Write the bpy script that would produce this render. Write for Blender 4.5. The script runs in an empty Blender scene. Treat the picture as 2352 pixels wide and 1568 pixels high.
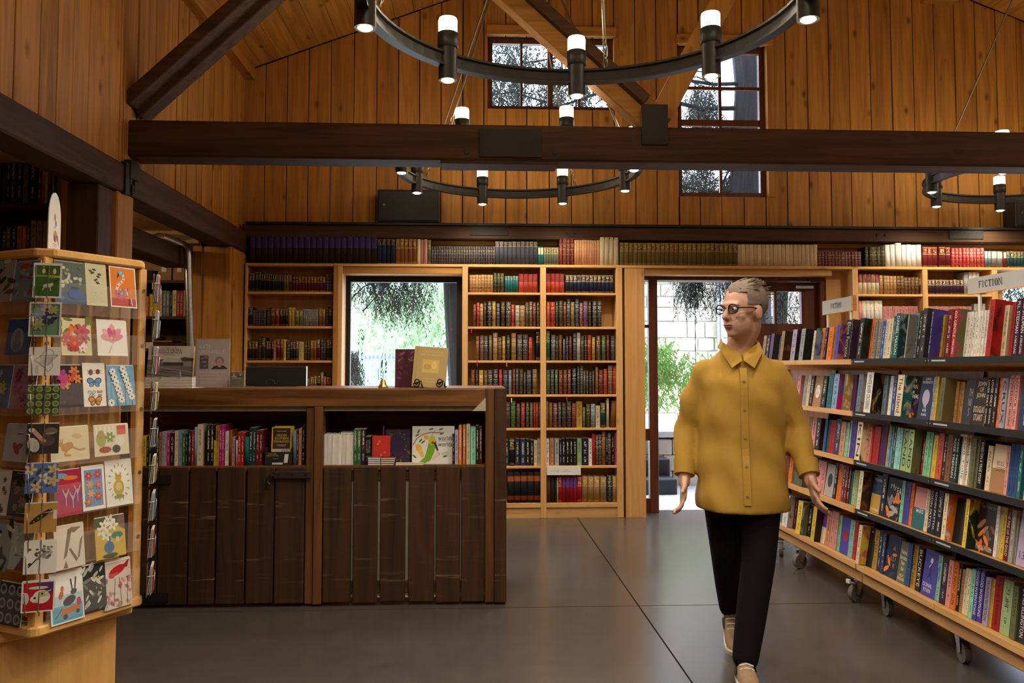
import bpy, bmesh, math, random, re
from mathutils import Vector, Matrix
random.seed(7)
R = math.radians
S = bpy.context.scene
COL = S.collection

# ---------------------------------------------------------------- camera, world, exposure
FPX, CX, CY, HC = 1900.0, 1176.0, 745.0, 1.26          # focal length and principal point in photo pixels, eye height
YAW, PITCH = math.atan(91 / 1900), math.atan(97 / 1900)
cam = bpy.data.objects.new('camera', bpy.data.cameras.new('camera'))
COL.objects.link(cam)
cam.location = (0, 0, HC)
cam.rotation_euler = (R(90) + PITCH, 0, -YAW)
cam.data.sensor_width = 36
cam.data.lens = FPX / 2352 * 36
cam.data.shift_y = -(784 - CY) / 2352
cam.data.clip_start = 0.05
cam.data.clip_end = 200
S.camera = cam
S.view_settings.view_transform = 'Standard'
S.view_settings.look = 'None'
S.view_settings.gamma = 1
S.view_settings.use_curve_mapping = False
S.view_settings.exposure = 0.0
W = bpy.data.worlds.new('overcast_sky')
S.world = W
W.use_nodes = True
W.node_tree.nodes['Background'].inputs[0].default_value = (0.66, 0.78, 1.0, 1)
W.node_tree.nodes['Background'].inputs[1].default_value = 9.0
S.cycles.max_bounces = 5
S.cycles.diffuse_bounces = 3
S.cycles.glossy_bounces = 2
S.cycles.transmission_bounces = 2
S.cycles.transparent_max_bounces = 8
S.cycles.sample_clamp_indirect = 4
S.cycles.use_denoising = True
S.cycles.use_adaptive_sampling = True
S.cycles.adaptive_threshold = .08
S.cycles.caustics_reflective = False
S.cycles.caustics_refractive = False

_f = Vector((math.sin(YAW) * math.cos(PITCH), math.cos(YAW) * math.cos(PITCH), math.sin(PITCH)))
_r = Vector((math.cos(YAW), -math.sin(YAW), 0))
_u = _r.cross(_f)
EYE = Vector((0, 0, HC))
def P(px, py, X=None, Y=None, Z=None, pl=None):
    """survey a photo pixel onto a real plane of the room: X=, Y=, Z= or pl=(point, normal)"""
    d = _f + _r * ((px - CX) / FPX) - _u * ((py - CY) / FPX)
    if X is not None: t = X / d.x
    elif Y is not None: t = Y / d.y
    elif Z is not None: t = (Z - HC) / d.z
    else: t = (Vector(pl[0]) - EYE).dot(pl[1]) / d.dot(pl[1])
    return EYE + d * t

# ---------------------------------------------------------------- mesh helpers
class MB:
    def __init__(s): s.v, s.f, s.m, s.c, s.uv, s.sm = [], [], [], [], {}, []
    def add(s, vs, fs, mi=0, col=None, smooth=False):
        o = len(s.v); s.v += [tuple(v) for v in vs]
        for f in fs:
            s.f.append([i + o for i in f]); s.m.append(mi); s.c.append(col); s.sm.append(smooth)
        return s
    def box(s, x0, y0, z0, x1, y1, z1, mi=0, col=None):
        vs = [(x, y, z) for z in (z0, z1) for x, y in ((x0, y0), (x1, y0), (x1, y1), (x0, y1))]
        return s.add(vs, [(3, 2, 1, 0), (4, 5, 6, 7), (0, 1, 5, 4), (1, 2, 6, 5), (2, 3, 7, 6), (3, 0, 4, 7)], mi, col)
    def obox(s, c, ax, ay, az, mi=0, col=None):
        c, ax, ay, az = Vector(c), Vector(ax), Vector(ay), Vector(az)
        vs = [c + ax * i + ay * j + az * k for k in (-1, 1) for i, j in ((-1, -1), (1, -1), (1, 1), (-1, 1))]
        return s.add(vs, [(3, 2, 1, 0), (4, 5, 6, 7), (0, 1, 5, 4), (1, 2, 6, 5), (2, 3, 7, 6), (3, 0, 4, 7)], mi, col)
    def bar(s, a, b, w, h, up=(0, 0, 1), mi=0, col=None):
        a, b = Vector(a), Vector(b); d = (b - a); n = d.normalized(); sd = n.cross(Vector(up)).normalized(); u = sd.cross(n)
        return s.obox((a + b) / 2, d / 2, sd * (w / 2), u * (h / 2), mi, col)
    def ring(s, c, n, r, k, ref=None):
        n = Vector(n).normalized(); a = n.orthogonal().normalized() if ref is None else ref; b = n.cross(a)
        return [Vector(c) + (a * math.cos(2 * math.pi * i / k) + b * math.sin(2 * math.pi * i / k)) * r for i in range(k)]
    def cyl(s, a, b, r0, r1=None, k=10, cap=True, mi=0, col=None, smooth=True):
        a, b = Vector(a), Vector(b); r1 = r0 if r1 is None else r1; ref = (b - a).normalized().orthogonal().normalized()
        vs = s.ring(a, b - a, r0, k, ref) + s.ring(b, b - a, r1, k, ref)
        s.add(vs, [(i, (i + 1) % k, k + (i + 1) % k, k + i) for i in range(k)], mi, col, smooth)
        if cap:
            s.add(vs[:k], [list(range(k))[::-1]], mi, col); s.add(vs[k:], [list(range(k))], mi, col)
        return s
    def tube(s, pts, r, k=6, closed=False, mi=0, col=None, rs=None):
        pts = [Vector(p) for p in pts]; n = len(pts); rings = []; ref = None
        for i, p in enumerate(pts):
            t = (pts[(i + 1) % n] - pts[i - 1]) if closed else (pts[min(i + 1, n - 1)] - pts[max(i - 1, 0)])
            t = t.normalized()
            if ref is None: ref = t.orthogonal().normalized()
            ref = (ref - t * ref.dot(t)); ref = ref.normalized() if ref.length > 1e-6 else t.orthogonal().normalized()
            rings += s.ring(p, t, rs[i] if rs else r, k, ref)
        m = n if closed else n - 1
        fs = [(i * k + j, i * k + (j + 1) % k, ((i + 1) % n) * k + (j + 1) % k, ((i + 1) % n) * k + j) for i in range(m) for j in range(k)]
        s.add(rings, fs, mi, col, True)
        if not closed:
            s.add(rings[:k], [list(range(k))[::-1]], mi, col); s.add(rings[-k:], [list(range(k))], mi, col)
        return s
    def lathe(s, prof, c=(0, 0, 0), k=16, mi=0, col=None):
        c = Vector(c); n = len(prof)
        vs = [c + Vector((r * math.cos(2 * math.pi * j / k), r * math.sin(2 * math.pi * j / k), z)) for r, z in prof for j in range(k)]
        fs = [(i * k + j, i * k + (j + 1) % k, (i + 1) * k + (j + 1) % k, (i + 1) * k + j) for i in range(n - 1) for j in range(k)]
        return s.add(vs, fs, mi, col, True)
    def ball(s, c, r, k=12, l=8, rot=None, mi=0, col=None):
        c = Vector(c); r = Vector(r) if not isinstance(r, (int, float)) else Vector((r, r, r)); vs = []
        for i in range(l + 1):
            a = math.pi * i / l
            for j in range(k):
                b = 2 * math.pi * j / k
                p = Vector((math.sin(a) * math.cos(b) * r.x, math.sin(a) * math.sin(b) * r.y, math.cos(a) * r.z))
                vs.append(c + (rot @ p if rot else p))
        return s.add(vs, [(i * k + j, (i + 1) * k + j, (i + 1) * k + (j + 1) % k, i * k + (j + 1) % k) for i in range(l) for j in range(k)], mi, col, True)
    def prism(s, poly, a0, a1, axis='Y', mi=0, col=None):
        """extrude polygon; axis Y: (x,z), X: (y,z), Z: (x,y)"""
        mk = {'Y': lambda p, a: (p[0], a, p[1]), 'X': lambda p, a: (a, p[0], p[1]), 'Z': lambda p, a: (p[0], p[1], a)}[axis]
        n = len(poly); vs = [mk(p, a0) for p in poly] + [mk(p, a1) for p in poly]
        return s.add(vs, [list(range(n))[::-1], list(range(n, 2 * n))] + [(i, (i + 1) % n, n + (i + 1) % n, n + i) for i in range(n)], mi, col)
    def mesh(s, name, mats, bevel=0, fix=True):
        me = bpy.data.meshes.new(name); me.from_pydata(s.v, [], s.f)
        for m in (mats if isinstance(mats, (list, tuple)) else [mats]): me.materials.append(MAT[m] if isinstance(m, str) else m)
        me.polygons.foreach_set('material_index', s.m); me.polygons.foreach_set('use_smooth', s.sm)
        if any(c is not None for c in s.c):
            at = me.color_attributes.new('Col', 'FLOAT_COLOR', 'CORNER'); out = []
            for p, c in zip(me.polygons, s.c):
                c = c or (1, 1, 1); out += [c[0], c[1], c[2], 1.0] * p.loop_total
            at.data.foreach_set('color', out)
        if s.uv:
            ul = me.uv_layers.new(name='UVMap')
            for p in me.polygons:
                q = s.uv.get(p.index)
                if q:
                    for li, t in zip(p.loop_indices, q): ul.data[li].uv = t
        if fix or bevel:
            bm = bmesh.new(); bm.from_mesh(me)
            if fix: bmesh.ops.recalc_face_normals(bm, faces=bm.faces)
            if bevel: bmesh.ops.bevel(bm, geom=[e for e in bm.edges if e.is_manifold and e.calc_face_angle(0) > .5], offset=bevel, segments=1, affect='EDGES', profile=.5)
            bm.to_mesh(me); bm.free()
        return me
    def build(s, name, mats, parent=None, bevel=0, fix=True, loc=None, rz=None):
        return link(name, s.mesh(name, mats, bevel, fix), parent, loc, rz)

def link(name, data, parent=None, loc=None, rz=None):
    o = bpy.data.objects.new(name, data); COL.objects.link(o)
    if parent is not None: o.parent = parent
    if loc is not None: o.location = loc
    if rz is not None: o.rotation_euler.z = rz
    return o
def tag(o, label=None, cat=None, group=None, kind=None):
    for k, v in (('label', label), ('category', cat), ('group', group), ('kind', kind)):
        if v: o[k] = v
    return o
def thing(name, label, cat, loc=(0, 0, 0), rz=0, group=None):
    return tag(link(name, None, None, loc, rz), label, cat, group)
def struct(o, label=None): return tag(o, label, None, None, 'structure')
def copy_tree(o, parent=None):
    c = o.copy(); COL.objects.link(c)
    if parent: c.parent = parent
    for ch in [x for x in COL.objects if x.parent == o]: copy_tree(ch, c)
    return c

_TX = {}
def text_geo(t):
    """flat letter outlines of the built-in font, normalised to a unit box; returns verts, faces, aspect"""
    if t not in _TX:
        cu = bpy.data.curves.new('lettering', 'FONT'); cu.body = t; cu.resolution_u = 2; cu.space_line = .9; cu.align_x = 'CENTER'
        ob = bpy.data.objects.new('lettering', cu); me = ob.to_mesh()
        vs = [tuple(v.co) for v in me.vertices]; fs = [tuple(p.vertices) for p in me.polygons]
        ob.to_mesh_clear(); bpy.data.objects.remove(ob); bpy.data.curves.remove(cu)
        if vs:
            x0, x1 = min(v[0] for v in vs), max(v[0] for v in vs); y0, y1 = min(v[1] for v in vs), max(v[1] for v in vs)
            w, h = max(x1 - x0, 1e-6), max(y1 - y0, 1e-6)
            _TX[t] = ([((v[0] - x0) / w - .5, (v[1] - y0) / h - .5) for v in vs], fs, w / h)
        else: _TX[t] = ([], [], 1)
    return _TX[t]

class Art:
    """flat print drawn in a w x h metre sheet (origin bottom left); each mark is a coloured polygon a hair above the last"""
    def __init__(s, w, h, bg=None): s.w, s.h, s.mb, s.l = w, h, MB(), 0; (s.rect(0, 0, 1, 1, bg) if bg else None)
    def poly(s, pts, c):
        s.l += 1; z = .00025 + .00004 * s.l
        s.mb.add([(x * s.w, -z, y * s.h) for x, y in pts], [list(range(len(pts)))], 0, c); return s
    def rect(s, x0, y0, x1, y1, c): return s.poly([(x0, y0), (x1, y0), (x1, y1), (x0, y1)], c)
    def ell(s, x, y, rx, ry, c, k=12, a0=0, a1=360, rot=0):
        # radii are fractions of the sheet's WIDTH; rot in degrees
        q = s.w / s.h; cr, sr = math.cos(R(rot)), math.sin(R(rot)); pts = []
        n = k if a1 - a0 >= 360 else k + 1
        for i in range(n):
            a = R(a0 + (a1 - a0) * i / k); ex, ey = rx * math.cos(a), ry * math.sin(a)
            pts.append((x + ex * cr - ey * sr, y + (ex * sr + ey * cr) * q))
        return s.poly(pts, c)
    def line(s, pts, t, c):
        q = s.h / s.w
        for (ax, ay), (bx, by) in zip(pts, pts[1:]):
            dx, dy = bx - ax, (by - ay) * q; L = math.hypot(dx, dy) or 1; nx, ny = -dy / L * t / 2, dx / L * t / 2 / q
            s.poly([(ax - nx, ay - ny), (bx - nx, by - ny), (bx + nx, by + ny), (ax + nx, ay + ny)], c)
        return s
    def flower(s, x, y, r, c, c2=(.8, .6, .1), n=6):
        for i in range(n):
            a = 360 / n * i; s.ell(x + r * .55 * math.cos(R(a)), y + r * .55 * math.sin(R(a)) * s.w / s.h, r * .5, r * .28, c, 7, rot=a)
        return s.ell(x, y, r * .25, r * .25, c2, 7)
    def leaf(s, x, y, r, rot, c): return s.ell(x, y, r, r * .35, c, 7, rot=rot)
    def text(s, t, x, y, w, h, c, rot=0):
        vs, fs, asp = text_geo(t); s.l += 1; z = .00025 + .00004 * s.l; cr, sr = math.cos(R(rot)), math.sin(R(rot)); W_, H_ = w * s.w, h * s.h
        if rot in (90, -90, 270): W_, H_ = h * s.h, w * s.w     # w, h are the extents on the sheet
        s.mb.add([(x * s.w + a * W_ * cr - b * H_ * sr, -z, y * s.h + a * W_ * sr + b * H_ * cr) for a, b in vs], fs, 0, c); return s
    def build(s, name, parent=None): return s.mb.build(name, 'print', parent, fix=False)

# ---------------------------------------------------------------- materials
MAT = {}
class E:
    """a node socket with arithmetic"""
    def __init__(s, t, k): s.t, s.k = t, k
    def m(s, op, *a):
        n = s.t.nodes.new('ShaderNodeMath'); n.operation = op
        for i, v in enumerate((s,) + a):
            if isinstance(v, E): s.t.links.new(v.k, n.inputs[i])
            else: n.inputs[i].default_value = v
        return E(s.t, n.outputs[0])
    def __add__(s, o): return s.m('ADD', o)
    def __sub__(s, o): return s.m('SUBTRACT', o)
    def __mul__(s, o): return s.m('MULTIPLY', o)
    def __truediv__(s, o): return s.m('DIVIDE', o)
    def __lt__(s, o): return s.m('LESS_THAN', o)
    def __gt__(s, o): return s.m('GREATER_THAN', o)
    def frac(s): return s.m('FRACT')
    def floor(s): return s.m('FLOOR')
    def abs(s): return s.m('ABSOLUTE')
    def max(s, o): return s.m('MAXIMUM', o)
    def min(s, o): return s.m('MINIMUM', o)
    def inv(s): return (s * -1.0) + 1.0
    def clamp(s): return s.max(0.0).min(1.0)
class T:
    def __init__(s, name, rough=.6, metal=0, spec=.5, **kw):
        m = bpy.data.materials.new(name); m.use_nodes = True; MAT[name] = m
        s.m, s.t = m, m.node_tree; s.b = s.t.nodes['Principled BSDF']
        s.b.inputs['Roughness'].default_value = rough; s.b.inputs['Metallic'].default_value = metal; s.b.inputs['Specular IOR Level'].default_value = spec
        s._tc = None
    def node(s, typ, **kw):
        n = s.t.nodes.new(typ)
        for k, v in kw.items(): setattr(n, k, v)
        return n
    def tc(s, out='Object'):
        if s._tc is None: s._tc = s.node('ShaderNodeTexCoord')
        return s._tc.outputs[out]
    def rnd(s): return E(s.t, s.node('ShaderNodeObjectInfo').outputs['Random'])
    def obj(s, name): return s.node('ShaderNodeAttribute', attribute_type='OBJECT', attribute_name=name).outputs['Color']
    def uv(s):
        x = s.node('ShaderNodeSeparateXYZ'); s.t.links.new(s.tc('UV'), x.inputs[0]); return E(s.t, x.outputs[0]), E(s.t, x.outputs[1])
    def vec(s, sx, sy, sz, off=None, src='Object'):
        n = s.node('ShaderNodeMapping'); s.t.links.new(s.tc(src), n.inputs[0]); n.inputs['Scale'].default_value = (sx, sy, sz)
        if off is not None:
            c = s.node('ShaderNodeCombineXYZ')
            for i in range(3): s.t.links.new((off * (37.0 + 13 * i)).k, c.inputs[i])
            s.t.links.new(c.outputs[0], n.inputs['Location'])
        return n.outputs[0]
    def noise(s, v, scale=1, detail=3, rough=.55, dist=0):
        n = s.node('ShaderNodeTexNoise'); s.t.links.new(v, n.inputs['Vector'])
        for k, x in (('Scale', scale), ('Detail', detail), ('Roughness', rough), ('Distortion', dist)): n.inputs[k].default_value = x
        return E(s.t, n.outputs[0])
    def voro(s, v, scale=1):
        n = s.node('ShaderNodeTexVoronoi'); s.t.links.new(v, n.inputs['Vector']); n.inputs['Scale'].default_value = scale
        return E(s.t, n.outputs['Distance']), n.outputs['Color']
    def ramp(s, e, stops):
        n = s.node('ShaderNodeValToRGB'); s.t.links.new(e.k, n.inputs[0]); r = n.color_ramp
        while len(r.elements) < len(stops): r.elements.new(.5)
        for el, (p, c) in zip(r.elements, stops): el.position = p; el.color = (*c, 1) if len(c) == 3 else c
        return n.outputs[0]
    def mix(s, f, a, b, mode='MIX'):
        n = s.node('ShaderNodeMix', data_type='RGBA', blend_type=mode)
        for i, v in ((0, f), (6, a), (7, b)):
            v = v.k if isinstance(v, E) else v
            if isinstance(v, bpy.types.NodeSocket): s.t.links.new(v, n.inputs[i])
            else: n.inputs[i].default_value = v if i == 0 else (*v, 1)
        return n.outputs[2]
    def color(s, c):
        if isinstance(c, (tuple, list)): s.b.inputs['Base Color'].default_value = (*c, 1)
        else: s.t.links.new(c, s.b.inputs['Base Color'])
        return s
    def rough(s, e): s.t.links.new(e.k, s.b.inputs['Roughness']); return s
    def bump(s, e, strength=.3, dist=.01):
        n = s.node('ShaderNodeBump'); n.inputs['Strength'].default_value = strength; n.inputs['Distance'].default_value = dist
        s.t.links.new(e.k, n.inputs['Height']); s.t.links.new(n.outputs[0], s.b.inputs['Normal']); return s
    def emit(s, c, k): s.b.inputs['Emission Color'].default_value = (*c, 1); s.b.inputs['Emission Strength'].default_value = k; return s

def plain(name, c, rough=.6, metal=0, var=.12, scale=30):
    t = T(name, rough, metal); n = t.noise(t.vec(scale, scale, scale, t.rnd()), 1, 2)
    return t.color(t.mix(n, tuple(x * (1 - var) for x in c), tuple(min(1, x * (1 + var)) for x in c)))
def wood(name, dark, light, axis='Z', rough=.6, knots=.5, wear=None, spread=.35, stretch=1.0):
    """planed timber: grain stretched along axis, knots, board-to-board variation; wear = pale rub marks across the grain"""
    t = T(name, rough, 0, .3); g = {'X': (1.3, 22, 22), 'Y': (22, 1.3, 22), 'Z': (22, 22, 1.3)}[axis]; rn = t.rnd()
    v = t.vec(*[x * stretch for x in g], rn); n = t.noise(v, 1, 4, .6, .6); c = t.ramp(n, [(.25, dark), (.62, light), (.8, tuple(x * .8 for x in light))])
    big = t.noise(t.vec(*[x * .12 for x in g], rn), 1, 2); c = t.mix(big, c, t.mix(1.0, c, (1.25, 1.1, .95), 'MULTIPLY'))
    c = t.mix((rn * spread), c, t.mix(1.0, c, (.45, .38, .30), 'MULTIPLY'))
    if knots:
        k = {'X': (5, 9, 9), 'Y': (9, 5, 9), 'Z': (9, 9, 5)}[axis]
        d, vc = t.voro(t.vec(*k, rn), .75); sep = t.node('ShaderNodeSeparateColor'); t.t.links.new(vc, sep.inputs[0])
        kn = ((d * -6.0) + 1.15).clamp() * (E(t.t, sep.outputs[0]) < knots)
        c = t.mix(kn * .85, c, tuple(x * .22 for x in dark))
    if wear:
        f = {'X': (30, 1.6, 1.6), 'Y': (1.6, 30, 1.6), 'Z': (4, 4, 55)}[axis]
        w = ((t.noise(t.vec(*f, rn), 1, 3, .7) - .56) * 6.0).clamp(); z = t.node('ShaderNodeSeparateXYZ'); t.t.links.new(t.tc(), z.inputs[0]); z = E(t.t, z.outputs[2]); bd = None
        for z0, w0, k0 in ((.540, .028, 1.0), (.468, .018, .9), (.245, .02, .35), (.150, .026, 1.0)):   # rub bands left by trolleys and boxes
            q = (((z - z0).abs() * (-1 / w0)) + 1.0).clamp() * k0; bd = q if bd is None else bd + q
        c = t.mix((w * (bd + .06)).clamp() * .75, c, wear)
    return t.color(c)

PINE_D, PINE_L = (.245, .104, .018), (.48, .236, .046)
for a in 'XYZ':
    wood('pine_' + a, PINE_D, PINE_L, a, .6, .8)
    wood('shelf_' + a, (.50, .285, .105), (.70, .44, .185), a, .5, .2, spread=.12)
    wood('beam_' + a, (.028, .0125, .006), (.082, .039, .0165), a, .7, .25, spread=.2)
    wood('rack_' + a, (.62, .345, .115), (.80, .51, .19), a, .42, .15, spread=.1)
    wood('plywood_' + a, (.46, .25, .085), (.60, .355, .135), a, .5, .1, spread=.1)
wood('counter_Z', (.016, .0072, .0032), (.060, .028, .0115), 'Z', .6, .3, wear=(.42, .27, .14), spread=.5)
wood('counter_X', (.045, .019, .006), (.19, .085, .026), 'X', .42, .3, spread=.2)
wood('counterpost_Z', (.055, .024, .008), (.17, .080, .027), 'Z', .45, .3, spread=.3)
wood('castor_birch', (.52, .28, .09), (.70, .42, .16), 'Y', .4, .1, spread=.1)
wood('mahogany_Z', (.05, .013, .006), (.13, .040, .018), 'Z', .4, .05, spread=.1)
plain('backing', (.012, .007, .004), .9)
plain('steel', (.042, .039, .036), .45, .55, .2, 20)
plain('iron', (.012, .011, .010), .5, .3, .3, 60)
t = T('mesh_plate', .6, .3); n = t.noise(t.vec(400, 60, 60), 1, 3, .7); t.color(t.mix(n, (.012, .009, .007), (.035, .028, .022))).bump(n, .6, .003)
plain('galvanised', (.42, .42, .43), .3, .9, .2, 40)
plain('wire', (.36, .35, .34), .32, .9, .1)
plain('rubber', (.05, .048, .046), .6)
plain('rubber_grey', (.13, .115, .10), .6)
plain('black_plastic', (.008, .008, .009), .75)
plain('speaker_black', (.010, .010, .011), .6)
plain('white_paint', (.78, .76, .72), .5, 0, .04)
plain('paper', (.76, .70, .60), .85, 0, .06, 200)
t = T('pages', .9); n = t.noise(t.vec(600, 3, 3, t.rnd()), 1, 2); t.color(t.mix(n, (.50, .42, .30), (.78, .70, .56)))
plain('card_white', (.80, .78, .74), .6, 0, .03)
plain('cardboard', (.34, .20, .105), .8, 0, .12)
plain('brass', (.50, .34, .12), .32, .9, .2, 40)
plain('sign_grey', (.50, .485, .47), .55, 0, .03)
plain('lath_pale', (.42, .36, .27), .75, 0, .25, 15)
plain('chain_steel', (.30, .26, .20), .4, .9, .2)
t = T('print', .55, 0, .25); a = t.node('ShaderNodeAttribute', attribute_name='Col'); t.color(a.outputs['Color'])
t = T('acrylic', .06); t.b.inputs['IOR'].default_value = 1.45; t.color((.95, .95, .95)); t.b.inputs['Alpha'].default_value = .045
t = T('glass', .02); t.color((.9, .95, .95)); t.b.inputs['Alpha'].default_value = .03
T('lamp_glass', .4).color((1, .9, .7)).emit((1.0, .80, .50), 9.0)
T('lamp_lens', .3).color((1, .95, .85)).emit((1.0, .86, .62), 40.0)
for q in ('lamp_glass', 'lamp_lens'): MAT[q].cycles.emission_sampling = 'NONE'   # the lamps' light sources stand beside the glass

# polished concrete
t = T('concrete', .4, 0, 1.0); v = t.vec(1, 1, 1); n1 = t.noise(v, .9, 4, .6); n2 = t.noise(v, 9, 4, .65); n3 = t.noise(v, 170, 2, .6); n4 = t.noise(v, 2.6, 3, .6)
c = t.ramp(n1 * .55 + n2 * .45, [(.25, (.055, .046, .040)), (.75, (.108, .094, .083))])
sp = ((n3 - .70) * 9.0).clamp() * ((n4 - .45) * 4.0).clamp(); c = t.mix(sp * .28, c, (.5, .46, .42))
t.color(c).rough((n1 * .08) + .20)

# book spines and covers: colours c1 (cloth) and c2 (gilding / lettering) sit on each book
def spine(name, rough, accent):
    t = T(name, rough + .12, 0, .22); u, v = t.uv(); rn = t.rnd(); n = t.noise(t.vec(60, 60, 9, rn), 1, 3, .6); c1, c2 = t.obj('c1'), t.obj('c2')
    base = t.mix(1.0, c1, t.ramp(n, [(.2, (.72, .72, .72)), (.8, (1.12, 1.12, 1.12))]), 'MULTIPLY')
    f = accent(t, u, v, rn)
    if f is not None:
        f = f.clamp() * (n * 1.3 + .25).clamp(); base = t.mix(f, base, c2)
    return t.color(base)
def _glyphs(t, u, v, rn, n, lo, hi, wid):
    """tiny unreadable lettering running along the spine"""
    c = (v * n).floor(); wn = t.node('ShaderNodeTexWhiteNoise', noise_dimensions='2D'); cb = t.node('ShaderNodeCombineXYZ')
    t.t.links.new((c + rn * 91.0).k, cb.inputs[0]); t.t.links.new((u * 5.0).floor().k, cb.inputs[1]); t.t.links.new(cb.outputs[0], wn.inputs[0])
    return (E(t.t, wn.outputs[0]) > .36) * ((v * n).frac() < .72) * ((u - .5).abs() < wid) * (v > lo) * (v < hi)
def _lines(v, ps, w=.010):
    f = None
    for p in ps:
        g = (v - p).abs() < w; f = g if f is None else f + g
    return f
spine('sp_plain', .6, lambda t, u, v, r: None)
spine('sp_gilt', .5, lambda t, u, v, r: _lines(v, (.05, .09, .62, .66, .93, .96), .007) + _glyphs(t, u, v, r, 26, .70, .90, .34))
def _leather(t, u, v, r):
    fv = (v * 5.0).frac(); du = (u - .5).abs(); dv = (fv - .5).abs()
    edge = (fv < .05) + (fv > .95) + ((du > .36) * (du < .42)) * ((r * 7.0).frac() > .4)
    d1 = du * 1.1 + dv; d2 = (du * du * 1.5 + dv * dv * 1.2).m('SQRT'); k = (r * 13.0).frac() > .5; d = d1 * k + d2 * k.inv()
    orn = ((d < .36) * (d > .27)) + (d < .13) + ((du < .03) * (dv < .42))
    g = _glyphs(t, u, v, r, 34, .62, .78, .33); title = (v > .60) * (v < .80)
    return (edge * .8 + orn * title.inv() * .7 + g * .8) * .50
spine('sp_leather', .38, _leather)
spine('sp_text', .42, lambda t, u, v, r: (_glyphs(t, u, v, r, 44, .12, .32 , .14) + _glyphs(t, u, v, r + .3, 30, .42, .88, .20)) * .8)
spine('sp_label', .5, lambda t, u, v, r: (v > .58) * (v < .94) * ((u - .5).abs() < .42))
spine('sp_top', .5, lambda t, u, v, r: (v > .80) * (v < .965) * _glyphs(t, u, v, r, 40, 0, 1, .34) * .55 + _lines(v, (.78, .975, .03), .007) * .7)
spine('sp_blue', .5, lambda t, u, v, r: (v > .58))
spine('sp_ends', .5, lambda t, u, v, r: (v > .72) * (v < .9) + (v > .10) * (v < .24))
spine('sp_stripe', .5, lambda t, u, v, r: ((v * 16.0).frac() < .35))
t = T('cover', .6, 0, .22); n = t.noise(t.vec(40, 40, 40, t.rnd()), 1, 3); t.color(t.mix(1.0, t.obj('c1'), t.ramp(n, [(.2, (.8, .8, .8)), (.8, (1.1, 1.1, 1.1))]), 'MULTIPLY'))
t = T('cover_art', .55, 0, .22); d, vc = t.voro(t.vec(26, 26, 18, t.rnd()), 1); n = t.noise(t.vec(18, 18, 11, t.rnd()), 1, 3, .6, 1.2)
t.color(t.mix(((n - .52) * 6.0).clamp(), t.obj('c3'), t.obj('c4')))
# outdoors
plain('foliage_dark', (.016, .028, .012), .6, 0, .5, 3)
plain('foliage_haze_tint', (.30, .46, .22), .7, 0, .3, 2)  # leaf colour lightened to paint in haze and overexposure
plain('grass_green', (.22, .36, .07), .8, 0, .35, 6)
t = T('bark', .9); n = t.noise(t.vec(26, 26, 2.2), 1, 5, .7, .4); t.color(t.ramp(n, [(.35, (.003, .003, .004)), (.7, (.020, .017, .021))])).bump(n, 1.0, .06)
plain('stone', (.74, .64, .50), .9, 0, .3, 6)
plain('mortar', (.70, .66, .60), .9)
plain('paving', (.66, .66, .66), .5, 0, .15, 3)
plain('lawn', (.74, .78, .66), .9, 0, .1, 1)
plain('dark_step', (.02, .02, .022), .6)
plain('fence_paint', (.20, .22, .26), .8)
plain('zinc', (.45, .47, .50), .4, .6)

# ---------------------------------------------------------------- the building
XL, XR, YB, YN = -1.92, 6.48, 7.15, -3.6         # left wall, right wall, back boards, wall behind the camera
RIDGE_X, RIDGE_Z, PITCHR = 2.28, 5.44, .38
roof = lambda x: RIDGE_Z - PITCHR * abs(x - RIDGE_X)
X_ = lambda px, Y: P(px, 600, Y=Y).x
Z_ = lambda py, Y, px=1250: P(px, py, Y=Y).z

# floor: cast slabs with saw-cut joints
fl = struct(MB().box(-6.0, YN, -.12, XR, 7.3, -.012).build('floor', 'backing'))
xs, ys = (-6.0, -2.9, .88, 4.6, XR), (YN, .8, 4.4, 7.30)
for a, b in zip(xs, xs[1:]):
    for c, d in zip(ys, ys[1:]):
        MB().box(a + .004, c + .004, -.02, b - .004, d - .004, 0).build('slab', 'concrete', fl)

def cells(x0, x1, z0, z1, holes):
    """rectangles of a wall face left over around its openings"""
    out = []; xs = sorted({x0, x1, *[min(max(h[i], x0), x1) for h in holes for i in (0, 1)]})
    for a, b in zip(xs, xs[1:]):
        if b - a < 1e-4: continue
        z = z0
        for h in sorted((h for h in holes if h[0] < (a + b) / 2 < h[1]), key=lambda h: h[2]):
            if h[2] > z + 1e-4: out.append((a, b, z, min(h[2], z1)))
            z = max(z, h[3])
        if z < z1 - 1e-4: out.append((a, b, z, z1))
    return out

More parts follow.
